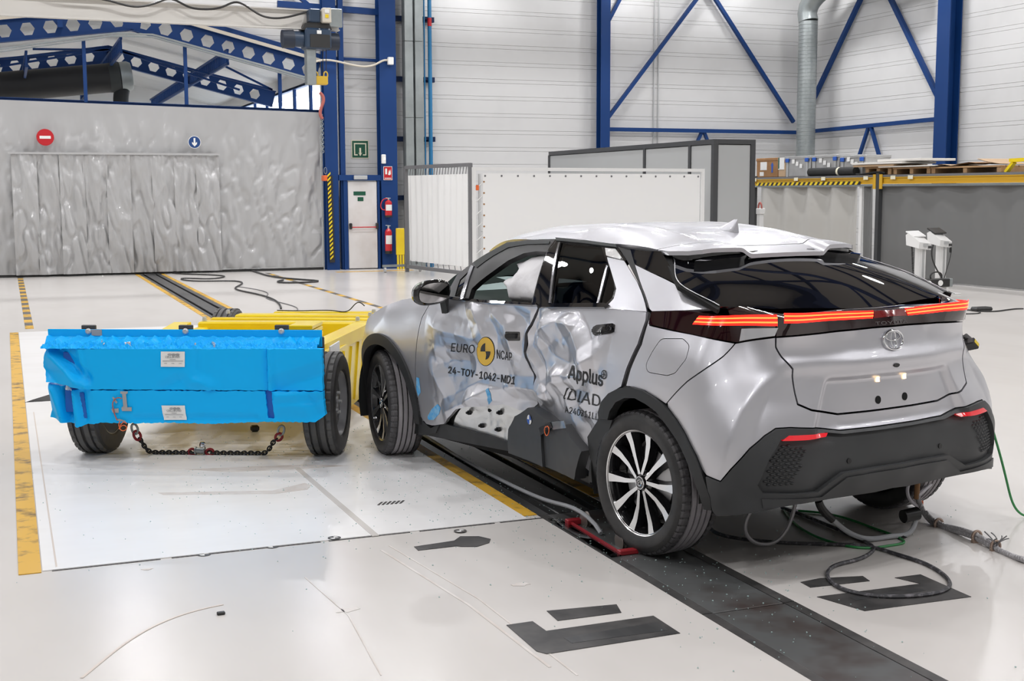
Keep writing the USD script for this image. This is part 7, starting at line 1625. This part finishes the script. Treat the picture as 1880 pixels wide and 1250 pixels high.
for a, b in zip(ys[:-1], ys[1:]): obj('side_panel', bevel_box((X0 + .02, a + .06, .1), (X0 + .06, b - .04, HC_ - .09), .006), 'cabin_panel', cbn, smooth=False)
obj('end_panel', bevel_box((X0 + .09, Y0 + .02, .1), (X1 - .09, Y0 + .06, HC_ - .09), .006), 'cabin_panel', cbn, smooth=False)
for y in ys: obj('frame_post', box((X0, y - .04, 0), (X0 + .08, y + .04, HC_ - .081)) if y != Y0 else box((X0, Y0, 0), (X0 + .09, Y0 + .09, HC_ - .081)), 'frame_dark', cbn, smooth=False)
obj('frame_post', box((X1 - .09, Y0, 0), (X1, Y0 + .09, HC_ - .081)), 'frame_dark', cbn, smooth=False)
obj('top_rail', box((X0, Y0, HC_ - .08), (X0 + .09, Y1, HC_)), 'frame_dark', cbn, smooth=False); obj('top_rail', box((X0 + .091, Y0, HC_ - .08), (X1, Y0 + .09, HC_)), 'frame_dark', cbn, smooth=False)
# storage rack
rk = thing('storage_rack', 'long storage rack with yellow beams over hanging curtains', 'rack')
RX = 12.1; ysp = np.float64(14.972); zt = 1.93
for a, b in ((8.0, ysp - .03), (ysp + .03, 19.4)):
    obj('beam', ibeam((RX + .03, a, zt - .06), (RX + .03, b, zt - .06), .06, .13, .015), 'rack_yellow', rk, smooth=False)
    obj('deck', box((RX, a, zt + .01), (RX + 1.1, b, zt + .05)), 'frame_grey', rk, smooth=False)
    obj('lower_rail', box((RX, a, zt - .17), (RX + .05, b, zt - .13)), 'galv', rk, smooth=False)
for y in (8.0, ysp, 19.4): obj('upright', box((RX - .01, y - .05, 0), (RX + .09, y + .05, zt + .08)), 'frame_dark', rk, smooth=False)
obj('beam_end', [box((RX - .015, ysp + .055, zt - .22), (RX + .0, ysp + .14, zt + .06)), box((RX - .015, ysp - .14, zt - .22), (RX + .0, ysp - .055, zt + .06))], 'rack_yellow', rk, smooth=False)
hy0, hy1 = np.float64(19.247), np.float64(15.511); ns = 22
obj('hazard_tape', box((RX - .006, hy1, zt - .135), (RX, hy0, zt - .07)), 'black_paint', rk, smooth=False)
for k in range(ns):
    y = hy1 + (hy0 - hy1)*(k + .25)/ns; w = (hy0 - hy1)/ns*.5
    obj('hazard_stripe', trimesh.convex.convex_hull(np.array([(RX - .009 + d, y + o + s, z) for d in (0, .002) for z, s in ((zt - .135, .06), (zt - .07, 0)) for o in (0, w)])), 'yellow_paint', rk, smooth=False)
for k, u in enumerate((1386, 1462, 1512, 1590, 1640, 1672)):
    y = PYR(u); obj('rack_label', box((RX - .012, y - .07, zt - .04), (RX - .006, y + .07, zt + .03)), 'sign_cream', rk, smooth=False)
def hang(name, y0, y1, m, label, amp, freq, seed, x=RX + .10, z1=1.77, nz=26):
    n = int(abs(y1 - y0)*26) + 12; Yq, Zq = np.meshgrid(np.linspace(y0, y1, n), np.linspace(.03, z1, nz), indexing='ij')
    ph = Yq*freq + 1.6*meshkit.noise(np.stack([Yq*.9, Zq*.3, Yq*0], -1), seed); Xq = x + amp*np.sin(ph)*(.55 + .45*Zq/z1) + .03*(meshkit.noise(np.stack([Yq*2, Zq*1.2, Yq*0], -1), seed + 1) - .5)
    i = np.arange(n*nz).reshape(n, nz); a, b, c, d = i[:-1, :-1].ravel(), i[1:, :-1].ravel(), i[1:, 1:].ravel(), i[:-1, 1:].ravel()
    return obj(name, trimesh.Trimesh(np.stack([Xq.ravel(), Yq.ravel(), Zq.ravel()], 1), np.vstack([np.stack([a, b, c], 1), np.stack([a, c, d], 1)]), process=False), m, smooth=True, label=label, cat='curtain')
hang('rack_curtain', np.float64(15.649), 19.3, 'curtain_light', 'pale curtain with broad folds under the far half of the rack', .075, 7.5, 3)
hang('rack_curtain', np.float64(15.138), np.float64(15.459), 'curtain_grey', 'narrow grey curtain gathered beside the dark rack post', .05, 16, 5, x=RX + .07)
hang('rack_curtain', 8.1, np.float64(15.055) - .02, 'curtain_grey', 'wide dark grey curtain under the near half of the rack', .035, 6.5, 8)
ye = np.float64(15.563); obj('curtain_edge', box((RX + .05, ye - .04, .02), (RX + .09, ye + .04, 1.76)), 'screen_white', smooth=False, label='white post at the edge of the pale rack curtain', cat='post')
# goods on the rack
zd = zt + .052
def PR(u, x=12.35): return PYQ(u, x)
def crate(u0, u1, h, name, label, cat, m, x0, x1, z0=zd, lid=None, bev=.012):
    y1_, y0_ = PYQ(u0, x0), PYQ(u1, x0); t = thing(name, label, cat)
    obj('body', bevel_box((x0, y0_, z0), (x1, y1_, z0 + h), bev), m, t, smooth=False)
    if lid: obj('lid', bevel_box((x0 - .012, y0_ - .012, z0 + h - .06), (x1 + .012, y1_ + .012, z0 + h + .006), .01), lid, t, smooth=False)
    return t, y0_, y1_
t, ya, yb_ = crate(1389, 1428, .42, 'cardboard_box', 'brown cardboard box with a printed arrow at the far end of the rack', 'box', 'carton', 12.30, 12.85, lid='carton')
ym = (ya + yb_)/2; obj('printed_arrow', [moved(prism(Polygon([(-.03, -.1), (.03, -.1), (.03, .05), (.06, .05), (0, .13), (-.06, .05), (-.03, .05)]), .002), frame_T((12.299, ya + .22, zd + .2), (0, -1, 0), (0, 0, 1), (-1, 0, 0)))], 'decal_blue', t, smooth=False)
obj('paper_sheet', box((12.296, yb_ - .42, zd + .16), (12.30, yb_ - .16, zd + .34)), 'sign_white', t, smooth=False); obj('paper_sheet', box((12.296, yb_ - .30, zd + .03), (12.30, yb_ - .14, zd + .12)), 'sign_white', t, smooth=False)
t, ya, yb_ = crate(1429, 1441, .30, 'paper_stack', 'small leaning stack with green-edged papers between the boxes', 'papers', 'carton_light', 12.28, 12.7)
obj('paper_sheet', box((12.27, ya + .02, zd + .16), (12.28, yb_ - .0, zd + .42)), 'sign_white', t, smooth=False); obj('paper_edge', box((12.266, yb_ - .05, zd + .18), (12.27, yb_ - .01, zd + .42)), 'sign_green', t, smooth=False)
def alubox(u0, u1, label, h=.43, x0=12.3):
    t, ya, yb_ = crate(u0, u1, h, 'aluminium_case', label, 'case', 'alu', x0, x0 + .6, lid='alu')
    for k in (.12, .88):
        y = ya + (yb_ - ya)*k; obj('corner_band', box((x0 - .016, y - .03, zd), (x0 - .004, y + .03, zd + h)), 'galv_light', t, smooth=False); obj('latch', bevel_box((x0 - .035, y - .06, zd + h - .12), (x0 - .01, y + .06, zd + h - .04), .006), 'decal_blue', t, smooth=False)
    for k in range(3): y = ya + (yb_ - ya)*(.35 + .15*k); obj('paper_sheet', box((x0 - .016, y - .05, zd + .18 + .05*k), (x0 - .012, y + .05, zd + .27 + .05*k)), 'sign_white', t, smooth=False)
    return t
alubox(1441, 1488, 'plain aluminium case on the rack, nearest the papers')
alubox(1490, 1540, 'aluminium case with blue latches behind the black tube')
alubox(1542, 1589, 'aluminium case with blue latches next to the white boards', .40)
bt = thing('black_tube', 'thick black foam tube lying on the rack before the cases', 'tube')
ty1, ty0 = np.float64(17.344), np.float64(15.793); obj('tube_body', cyl((12.20, ty1, zd + .085), (12.2, ty0, zd + .085), .085, 20), 'cabin_dark', bt); obj('tube_bore', cyl((12.2, ty1 + .004, zd + .085), (12.2, ty1 + .001, zd + .085), .05, 16), 'shadow_black', bt); yy = np.float64(16.327); obj('tape_band', cyl((12.2, yy - .03, zd + .085), (12.2, yy + .03, zd + .085), .087, 20), 'sign_cream', bt)
cbk = [(12.15, 15.72, 1.989), (12.15, 15.412, 2.006), (12.15, 15.044, 2.032), (12.15, 14.829, 2.008)]; obj('rack_cable', tube(smooth_path([(p[0], p[1], max(p[2], zd + .02)) for p in cbk], 24), .02, 6), 'cabin_dark', label='black cable trailing over the rack edge', cat='cable')
def pallet(u0, u1, h, label, top):
    y1_, y0_ = PYQ(u0, 12.2), PYQ(u1, 12.2); t = thing('pallet', label, 'pallet')
    for k in range(3):
        y = y0_ + (y1_ - y0_)*k/2; obj('block', bevel_box((12.15, y - .05 + (.05 if k == 0 else -.05 if k == 2 else 0), zd), (12.95, y + .05 + (.05 if k == 0 else -.05 if k == 2 else 0), zd + h - .03), .005), 'wood', t, smooth=False)
    for k in range(6): x = 12.13 + k*.14; obj('board', bevel_box((x, y0_, zd + h - .03), (x + .12, y1_, zd + h), .004), 'wood', t, smooth=False)
    return t, y0_, y1_, zd + h
def sheet_stack(name, label, u0, u1, z, dims, m, tilt=0., x0=12.05, n=1):
    y1_, y0_ = PYQ(u0, x0), PYQ(u1, x0); out = []
    t = bevel_box((x0, y0_, z), (x0 + .8, y1_, z + dims), .004)
    if tilt: t.apply_transform(rotm(tilt, (1, 0, 0), (x0, (y0_ + y1_)/2, z)))
    return obj(name, t, m, smooth=False, label=label, cat='board')
p1 = pallet(1593, 1640, .15, 'wooden pallet under the white boards', 0)
sheet_stack('white_board', 'lowest thick white board on the first pallet', 1566, 1640, zd + .155, .04, 'carton_light')
sheet_stack('white_board', 'middle white board on the first pallet', 1563, 1655, zd + .20, .035, 'board_white', x0=12.02)
sheet_stack('white_board', 'top white board on the first pallet', 1610, 1690, zd + .245, .045, 'board_white', x0=12.1)
p2 = pallet(1644, 1712, .13, 'wooden pallet carrying a flat white board', 0)
sheet_stack('white_board', 'flat white board on the middle pallet', 1612, 1716, zd + .135, .02, 'board_white', x0=12.06)
p3 = pallet(1714, 1842, .12, 'wooden pallet covered with torn cardboard near the column', 0)
def cardb(pts, label, seed, m='carton_light'):
    g = np.random.default_rng(seed); V = []
    P = [PT(u, v, 'x', 12.2) for u, v in pts]; n = len(P)
    for x in (12.12, 12.8): V += [(x, p[1], max(p[2], zd + .124) + (g.uniform(0, .02))) for p in P]
    f = [(i, i+1, n+i+1) for i in range(n-1)] + [(i, n+i+1, n+i) for i in range(n-1)]; m_ = trimesh.Trimesh(V, f, process=False); m2 = m_.copy(); m2.vertices[:, 2] += .008; m2.faces = m2.faces[:, ::-1]
    obj('cardboard_sheet', [m_, m2], m, smooth=False, label=label, cat='cardboard')
cardb([(1722,305),(1735,304),(1752,307),(1765,308)], 'torn cardboard flap at the front end of the pallet', 1)
cardb([(1760,303),(1785,299),(1798,302),(1815,300)], 'crumpled cardboard sheet in the middle of the pallet', 2, 'carton')
cardb([(1800,292),(1815,297),(1835,302),(1842,303)], 'folded cardboard sheet rising at the end of the pallet', 3)
yl = thing('yellow_bracket', 'yellow steel bracket at the near end of the rack', 'bracket')
b0, b1 = (12.2, 11.645, 2.053), (12.2, 11.304, 2.145)
obj('bracket_foot', bar((12.2, b0[1] + .05, zd), (12.2, b0[1] - .12, b1[2]), .08, .05), 'yellow_paint', yl, smooth=False); obj('bracket_arm', bar((12.2, b0[1] - .05, b1[2] + .03), (12.2, b0[1] - 1.2, b1[2] + .05), .10, .06), 'yellow_paint', yl, smooth=False)
# white stand with red arc
ws = thing('white_stand', 'white post with a red hoop beside the cabin', 'stand'); p = (10.6, 16.747, 1.193)
obj('post', bevel_box((10.56, p[1] - .055, 0), (10.66, p[1] + .055, p[2] + .02), .01), 'frame_white', ws, smooth=False); obj('cap', bevel_box((10.54, p[1] - .075, p[2] + .02), (10.68, p[1] + .06, p[2] + .14), .012), 'frame_white', ws, smooth=False)
obj('hoop', tube([(10.6, p[1] + .06*math.cos(t), p[2] + .14 + .11*math.sin(t)) for t in np.linspace(0, math.pi, 14)], .018, 8), 'strap_red', ws)
# two scales on posts
def device(u, vb, vt, label, dark):
    d = thing('pillar_display', label, 'display'); bx, by = FLD(u, vb); ztop = PTY(u, vt, by)[2]
    px, py = bx, by
    obj('column', bevel_box((px - .075, py - .06, .02), (px + .055, py + .06, ztop), .008), 'frame_white', d, smooth=False); obj('column_groove', box((px - .02, py - .064, .05), (px + .02, py - .058, ztop - .02)), 'galv_light', d, smooth=False)
    obj('base_plate', bevel_box((px - .25, py - .2, 0), (px + .25, py + .2, .025), .006), 'frame_white', d, smooth=False)
    hm = trimesh.convex.convex_hull(np.array([(x, y, z) for x in (-.17, .17) for y, z in ((-.13, -.10), (-.13, .0), (.08, .13), (.13, .10), (.10, -.06))])); hm.apply_transform(rotm(18, (0, 0, 1))); hm.apply_transform(rotm(6, (0, 1, 0))); hm.apply_translation((px - .06, py, ztop + .06)); obj('head', hm, 'frame_white', d, smooth=False)
    sl = bevel_box((-.16, -.02, .0), (.19, .15, .022), .006); sl.apply_transform(rotm(30, (1, 0, 0))); sl.apply_transform(rotm(18, (0, 0, 1))); sl.apply_translation((px - .05, py + .02, ztop + (.17 if dark else .15))); obj('top_panel', sl, 'black_paint' if dark else 'frame_white', d, smooth=False)
    for k in range(3): obj('knob', cyl((px + .06 + .03*k, py - .10 + .04*k, ztop - .01), (px + .10 + .03*k, py - .12 + .04*k, ztop - .01), .02, 10), 'black_paint', d)
    obj('display_window', box((px - .12, py - .142, ztop + .0), (px + .02, py - .136, ztop + .045)), 'galv_light', d, smooth=False)
    return d, px, py, ztop
d1, px, py, zt1 = device(1688, 545, 452, 'left white pillar display with a pale top and coiled cable', False)
co = [(px - .22, py - .05, zt1), (px - .21, py - .06, zt1 - .18), (px - .17, py - .06, zt1 - .5), (px - .02, py - .05, zt1 - .78), (px + .1, py - .03, zt1 - .85)]
cp = smooth_path(co, 220); cp = cp + .014*np.column_stack([np.cos(np.arange(220)*1.1), np.sin(np.arange(220)*1.1), np.zeros(220)]); obj('coiled_cable', tube(cp, .007, 5), 'black_paint', d1)
d2, px, py, zt2 = device(1726, 540, 448, 'right white pillar display with a black top panel', True)
obj('display_cable', tube(smooth_path([(px - .2, py - .05, zt2 + .02), (px - .24, py - .06, zt2 - .2), (px - .12, py - .08, zt2 - .45), (px + .0, py - .09, zt2 - .62)], 30), .012, 6), 'black_paint', d2); obj('display_cable', tube(smooth_path([(px + .12, py - .05, zt2 + .05), (px + .14, py - .06, zt2 - .1), (px + .05, py - .08, zt2 - .4), (px + .02, py - .09, zt2 - .7), (px + .12, py - .2, .02)], 30), .006, 6), 'black_paint', d2)
obj('plug', bevel_box((px + .10, py - .09, zt2 - .14), (px + .13, py - .06, zt2 - .05), .006), 'black_paint', d2)
bb_ = thing('battery_box', 'black box with two white discs before the pillar displays', 'box'); q = (9.879, 10.6, 0.249)
obj('body', bevel_box((q[0] - .26, q[1] - .08, q[2] - .065), (q[0] + .26, q[1] + .08, q[2] + .065), .01), 'black_paint', bb_, smooth=False); obj('end_cap', bevel_box((q[0] + .20, q[1] - .085, q[2] - .066), (q[0] + .265, q[1] + .085, q[2] + .066), .01), 'galv', bb_, smooth=False)
for dx in (-.20, .02): obj('disc', cyl((q[0] + dx, q[1] - .09, q[2]), (q[0] + dx, q[1] - .08, q[2]), .045, 16), 'sign_white', bb_)
obj('handle', tube(smooth_path([(q[0] - .1, q[1], q[2] + .065), (q[0] - .1, q[1], q[2] + .13), (q[0] + .1, q[1], q[2] + .13), (q[0] + .1, q[1], q[2] + .065)], 24), .012, 6), 'black_paint', bb_)
obj('foot_stand', [box((q[0] - .24, q[1] - .06, 0), (q[0] - .20, q[1] + .06, q[2] - .06)), box((q[0] + .16, q[1] - .06, 0), (q[0] + .20, q[1] + .06, q[2] - .06))], 'frame_white', bb_, smooth=False)

# ---------------------------------------------------------------- cables and rope
def floor_cable(name, pts, r, m, label, n=80): return obj(name, tube(smooth_path([(*FLQ(u, v), r + .001) for u, v in pts], n), r, 6), m, label=label, cat='cable')
floor_cable('floor_cable', [(325,499),(390,506),(412,509),(380,513),(341,512),(355,517),(420,517),(440,525),(432,531),(470,541),(505,553),(516,568)], .014, 'black_paint', 'black cable winding across the floor right of the track to the trolley', 110)
floor_cable('floor_cable', [(438,527),(475,533),(492,541),(488,546),(510,555),(545,571)], .007, 'frame_grey', 'thin grey cable beside the winding black one')
floor_cable('floor_cable', [(450,496),(490,507),(530,513),(570,516),(584,518),(560,520),(520,516)], .018, 'black_paint', 'thick black cable on the floor before the big curtain')
floor_cable('floor_cable', [(1755,568),(1785,571),(1812,573),(1850,570),(1879,568)], .010, 'black_paint', 'black extension lead on the floor right of the tail light')
floor_cable('floor_cable', [(1760,577),(1785,577),(1795,572)], .008, 'black_paint', 'short black lead joining the plug right of the tail light')
cn = (9.078, 8.69); obj('cable_connector', bevel_box((cn[0] - .14, cn[1] - .08, .0), (cn[0] + .14, cn[1] + .08, .06), .02), 'black_paint', smooth=False, label='black cable connector lying on the floor right of the car', cat='connector')
floor_cable('floor_cable', [(1306,975),(1345,990),(1390,996),(1440,1000),(1500,1002),(1560,1004),(1605,1009),(1640,1019),(1690,1035),(1730,1057),(1743,1072),(1738,1085),(1715,1093),(1660,1099),(1600,1097),(1555,1088),(1527,1073),(1519,1058),(1533,1042),(1570,1032),(1600,1017),(1604,1010),(1590,999),(1560,985),(1490,955),(1435,935)], .009, 'cable_worn', 'worn black cable looped on the floor behind the car', 200)
floor_cable('floor_cable', [(1440,938),(1465,968),(1500,988),(1540,1001),(1580,1008),(1640,1003),(1660,998),(1655,992),(1610,974),(1540,950),(1465,940)], .006, 'green_cable', 'thin green cable looped on the floor under the tail', 120)
gcb = [(0.954, -0.35, 0.72), (0.97, -0.35, 0.667), (1.008, -0.35, 0.532), (1.064, -0.35, 0.388), (1.138, -0.35, 0.185), (1.202, -0.35, 0.052), (1.276, -0.35, -0.05)]
obj('hanging_cable', tube(smooth_path([(p[0], p[1], max(p[2], .008)) for p in gcb], 60), .006, 6), 'green_cable', label='green cable hanging from the car rear corner to the floor', cat='cable')
YQ = -.30
lo = [PT(1383,930,'y',YQ), PT(1372,950,'y',YQ), PT(1368,970,'y',YQ), PT(1378,990,'y',YQ), PT(1400,999,'y',YQ), PT(1425,993,'y',YQ), PT(1445,970,'y',YQ), PT(1455,945,'y',YQ), PT(1461,922,'y',YQ)]
obj('steel_loop', tube(smooth_path([(p[0], p[1] - .0, max(p[2], .010)) for p in lo], 60), .0095, 8), 'rope_steel', label='braided steel cable loop hanging under the tail, left one', cat='cable')
YH = -.42
ho_ = [PT(1503,920,'y',YH), PT(1512,938,'y',YH), PT(1530,955,'y',YH), PT(1560,978,'y',YH), PT(1600,994,'y',YH), PT(1638,996,'y',YH), PT(1665,980,'y',YH), PT(1681,955,'y',YH)]
hs_ = thing('grey_hose', 'grey hose with black taped ends hanging under the tail', 'hose')
hpth = smooth_path([(p[0], p[1], max(p[2], .016)) for p in ho_], 80)
obj('hose_body', tube(hpth, .0125, 10), 'hose_grey', hs_); obj('tape_wrap', tube(hpth[:16], .019, 10), 'black_paint', hs_); c = PT(1672,945,'y',YH); obj('tape_cuff', cyl((c[0] - .045, YH, c[2] - .004), (c[0] + .04, YH, c[2] + .004), .032, 20), 'black_paint', hs_); c2 = PT(1653,993,'y',YH); obj('tape_tab', trimesh.convex.convex_hull(np.array([(c2[0] - .03, YH - .018, max(c2[2] - .02, .004)), (c2[0] + .03, YH - .018, max(c2[2] - .012, .006)), (c2[0] + .005, YH - .014, c2[2] + .03), (c2[0], YH + .012, c2[2])])), 'black_paint', hs_)
rp = thing('steel_rope', 'frayed steel wire rope with clamps tied to the car tail', 'rope')
ra_ = np.array((0.692, -0.2, 0.15)); rope_pts = [ra_, np.array((0.734, -0.26, 0.011)), np.array((0.723, -0.5, -0.025)), np.array((0.706, -0.66, -0.021)), np.array((0.665, -0.98, -0.03))]
rope_pts = [(*p[:2], max(p[2], .018)) for p in rope_pts]
rpth = smooth_path(rope_pts, 140)
def twist(path, r, k, turns):
    t = np.gradient(path, axis=0); t /= np.linalg.norm(t, axis=1, keepdims=True); u = np.cross(t, [0, 0, 1.]); u /= np.linalg.norm(u, axis=1, keepdims=True); w = np.cross(t, u); a = np.linspace(0, turns*2*np.pi, len(path)) + k
    return path + r*(np.cos(a)[:, None]*u + np.sin(a)[:, None]*w)
fine = smooth_path(rope_pts, 500)
for k in range(5): obj('strand', tube(twist(fine, .0085, k*2*math.pi/5, 34), .0060, 5), 'rope_steel', rp)
for k in range(3): obj('strand', tube(twist(fine[60:380] + [0, 0, .016], .006, k*2*math.pi/3, 24), .0050, 5), 'rope_steel', rp)
for i_ in (125, 290, 375): p = fine[i_]; t = fine[i_+3] - fine[i_-3]; t /= np.linalg.norm(t); u = np.cross(t, [0, 0, 1.]); obj('rope_clamp', [ring_tube(p + [0, 0, .008], u*.024, np.array([0, 0, .028]), .007, 18, 6), bar(p + [0, 0, -.014] - u*.026, p + [0, 0, -.014] + u*.026, .02, .012)], 'rope_clamp', rp)
p = fine[378]
for k in range(7): obj('frayed_wire', tube(smooth_path([p + [0, 0, .02], p + [.03*math.cos(k*.9), .03*math.sin(k*.9), .045], p + [.055*math.cos(k*.9 + .4), .055*math.sin(k*.9 + .4), .05 + .012*(k % 3)]], 8), .003, 5), 'frame_grey', rp)
eye = [(ra_[0] - .015, ra_[1], ra_[2] + .06), (ra_[0] - .05, ra_[1], ra_[2] + .05), (ra_[0] - .055, ra_[1], ra_[2]), (ra_[0] - .02, ra_[1], ra_[2] - .05), (ra_[0] + .01, ra_[1], ra_[2] - .07)]
obj('rope_eye', tube(smooth_path(eye, 24), .009, 7), 'rope_white', rp); obj('rope_tail', tube(smooth_path([(0.683, -0.2, 0.131), (0.733, -0.18, 0.142), (0.857, -0.12, 0.175), (0.961, -0.05, 0.189)], 20), .010, 7), 'rope_white', rp)
obj('rope_pin', cyl((ra_[0], ra_[1], ra_[2] - .03), (ra_[0] + .004, ra_[1], ra_[2] + .09), .014, 10), 'carton', rp); rr_ = (0.715, -0.2, 0.097); obj('red_clip', bevel_box(np.array(rr_) - .014, np.array(rr_) + .014, .005), 'orange', rp)
# pulley block in the track
pu = thing('track_pulley', 'red and clear pulley block beside the rear wheel in the track', 'pulley')
q0, q1 = (-0.965, 0.424), (-0.921, -0.142)
obj('front_bar', bevel_box((q1[0] - .05, q1[1] - .035, .0), (q1[0] + .075, q1[1] + .0, .024), .004), 'hook_red', pu, smooth=False); obj('rear_bar', bevel_box((q0[0] - .01, q0[1] - .02, .0), (q0[0] + .10, q0[1] + .02, .028), .004), 'hook_red', pu, smooth=False)
obj('side_rail', bar((q0[0] + .01, q0[1], .012), (q1[0] - .045, q1[1], .012), .008, .014), 'hook_red', pu, smooth=False); obj('clear_plate', bevel_box((q0[0] - .06, q1[1] - .05, .003), (q1[0] - .05, q0[1] + .12, .009), .002), 'acrylic', pu, smooth=False)
for (u, v), nm in (((1068,965), 0), ((1133,1004), 1)):
    c = FLQ(u, v); obj('sheave', moved(lathe([(0, -.012), (.040, -.012), (.046, -.010), (.036, -.002), (.036, .002), (.046, .010), (.040, .012), (0, .012)], 28), frame_T((c[0] + .02, c[1], .026), (0, 1, 0), (0, 0, 1), (1, 0, 0))), 'sheave_steel', pu)
pc_ = [(-.935, 6.0, .012), (-.93, 3.0, .012), (-.925, 1.2, .014), (-.92, q0[1] + .25, .05), (-.915, q0[1], .072), (-.905, q0[1] - .1, .06), (-.90, q0[1] - .25, .012)]
obj('tow_cable', tube(smooth_path(pc_, 80), .011, 8), 'hose_grey', label='grey tow cable running along the track into the pulley', cat='cable')
# floor targets and bits
for k, (u, v) in enumerate(((375,1018), (500,1003.5), (845,976), (614,989))):
    c = FLQ(u, v); t = thing('floor_target', 'small round checkered floor target, %s' % ('leftmost at the plate edge', 'second from the left at the plate edge', 'beside the keyhole-shaped floor patch', 'worn one at the middle of the plate edge')[k], 'floor target')
    obj('target_disc', prism(Point(*c).buffer(.032, quad_segs=8), .0012, .0045 if v < 990 else .0006), 'tape_black', t, smooth=False)
    for j in (0, 2): obj('target_quadrant', prism(Polygon([c] + [(c[0] + .022*math.cos(a), c[1] + .022*math.sin(a)) for a in np.linspace(j*math.pi/2, (j+1)*math.pi/2, 6)]), .0006, .0058 if v < 990 else .0019), 'sign_white', t, smooth=False)
c = (-1.979, 3.547); obj('black_debris', bevel_box((c[0] - .03, c[1] - .025, .005), (c[0] + .03, c[1] + .025, .05), .012), 'black_paint', smooth=False, label='small black block on the floor under the barrier', cat='debris')
c = (-3.407, 5.536); obj('black_shard', trimesh.convex.convex_hull(np.array([(c[0] - .07, c[1] - .03, .002), (c[0] + .16, c[1] + .08, .05), (c[0] + .15, c[1] - .03, .004), (c[0], c[1], .02)])), 'black_paint', smooth=False, label='flat black plastic shard at the left end of the barrier', cat='debris')
c = (-2.813, -0.308); obj('black_chip', bevel_box((c[0] - .016, c[1] - .010, 0), (c[0] + .016, c[1] + .010, .012), .003), 'black_paint', smooth=False, label='tiny black chip alone on the foreground floor', cat='debris')
g = np.random.default_rng(5); parts_ = []
def bits(n, cx, cy, sx_, sy_):
    for _ in range(n):
        x, y = g.normal(cx, sx_), g.normal(cy, sy_)
        if y < -2.4: continue
        on_plate = -3.46 < x < -1.12 and .6 < y < 11; s = g.uniform(.0018, .0046)
        b = trimesh.creation.box((s*g.uniform(.7, 1.5), s*g.uniform(.7, 1.5), s)); b.apply_transform(rotm(g.uniform(0, 180), (0, 0, 1))); b.apply_translation((x, y, (.0046 if on_plate else .0010) + s/2)); parts_.append(b)
bits(420, -1.3, 1.6, .65, .9); bits(240, -.95, .3, .30, .8); bits(150, -.75, -.7, .25, .6); bits(320, -2.0, 2.2, .8, .8); bits(60, .2, -.3, .5, .4)
obj('glass_crumbs', parts_, 'crumb_glass', smooth=False, kind='stuff', label='scattered green-tinted glass crumbs on the floor around the car', cat='glass crumbs')
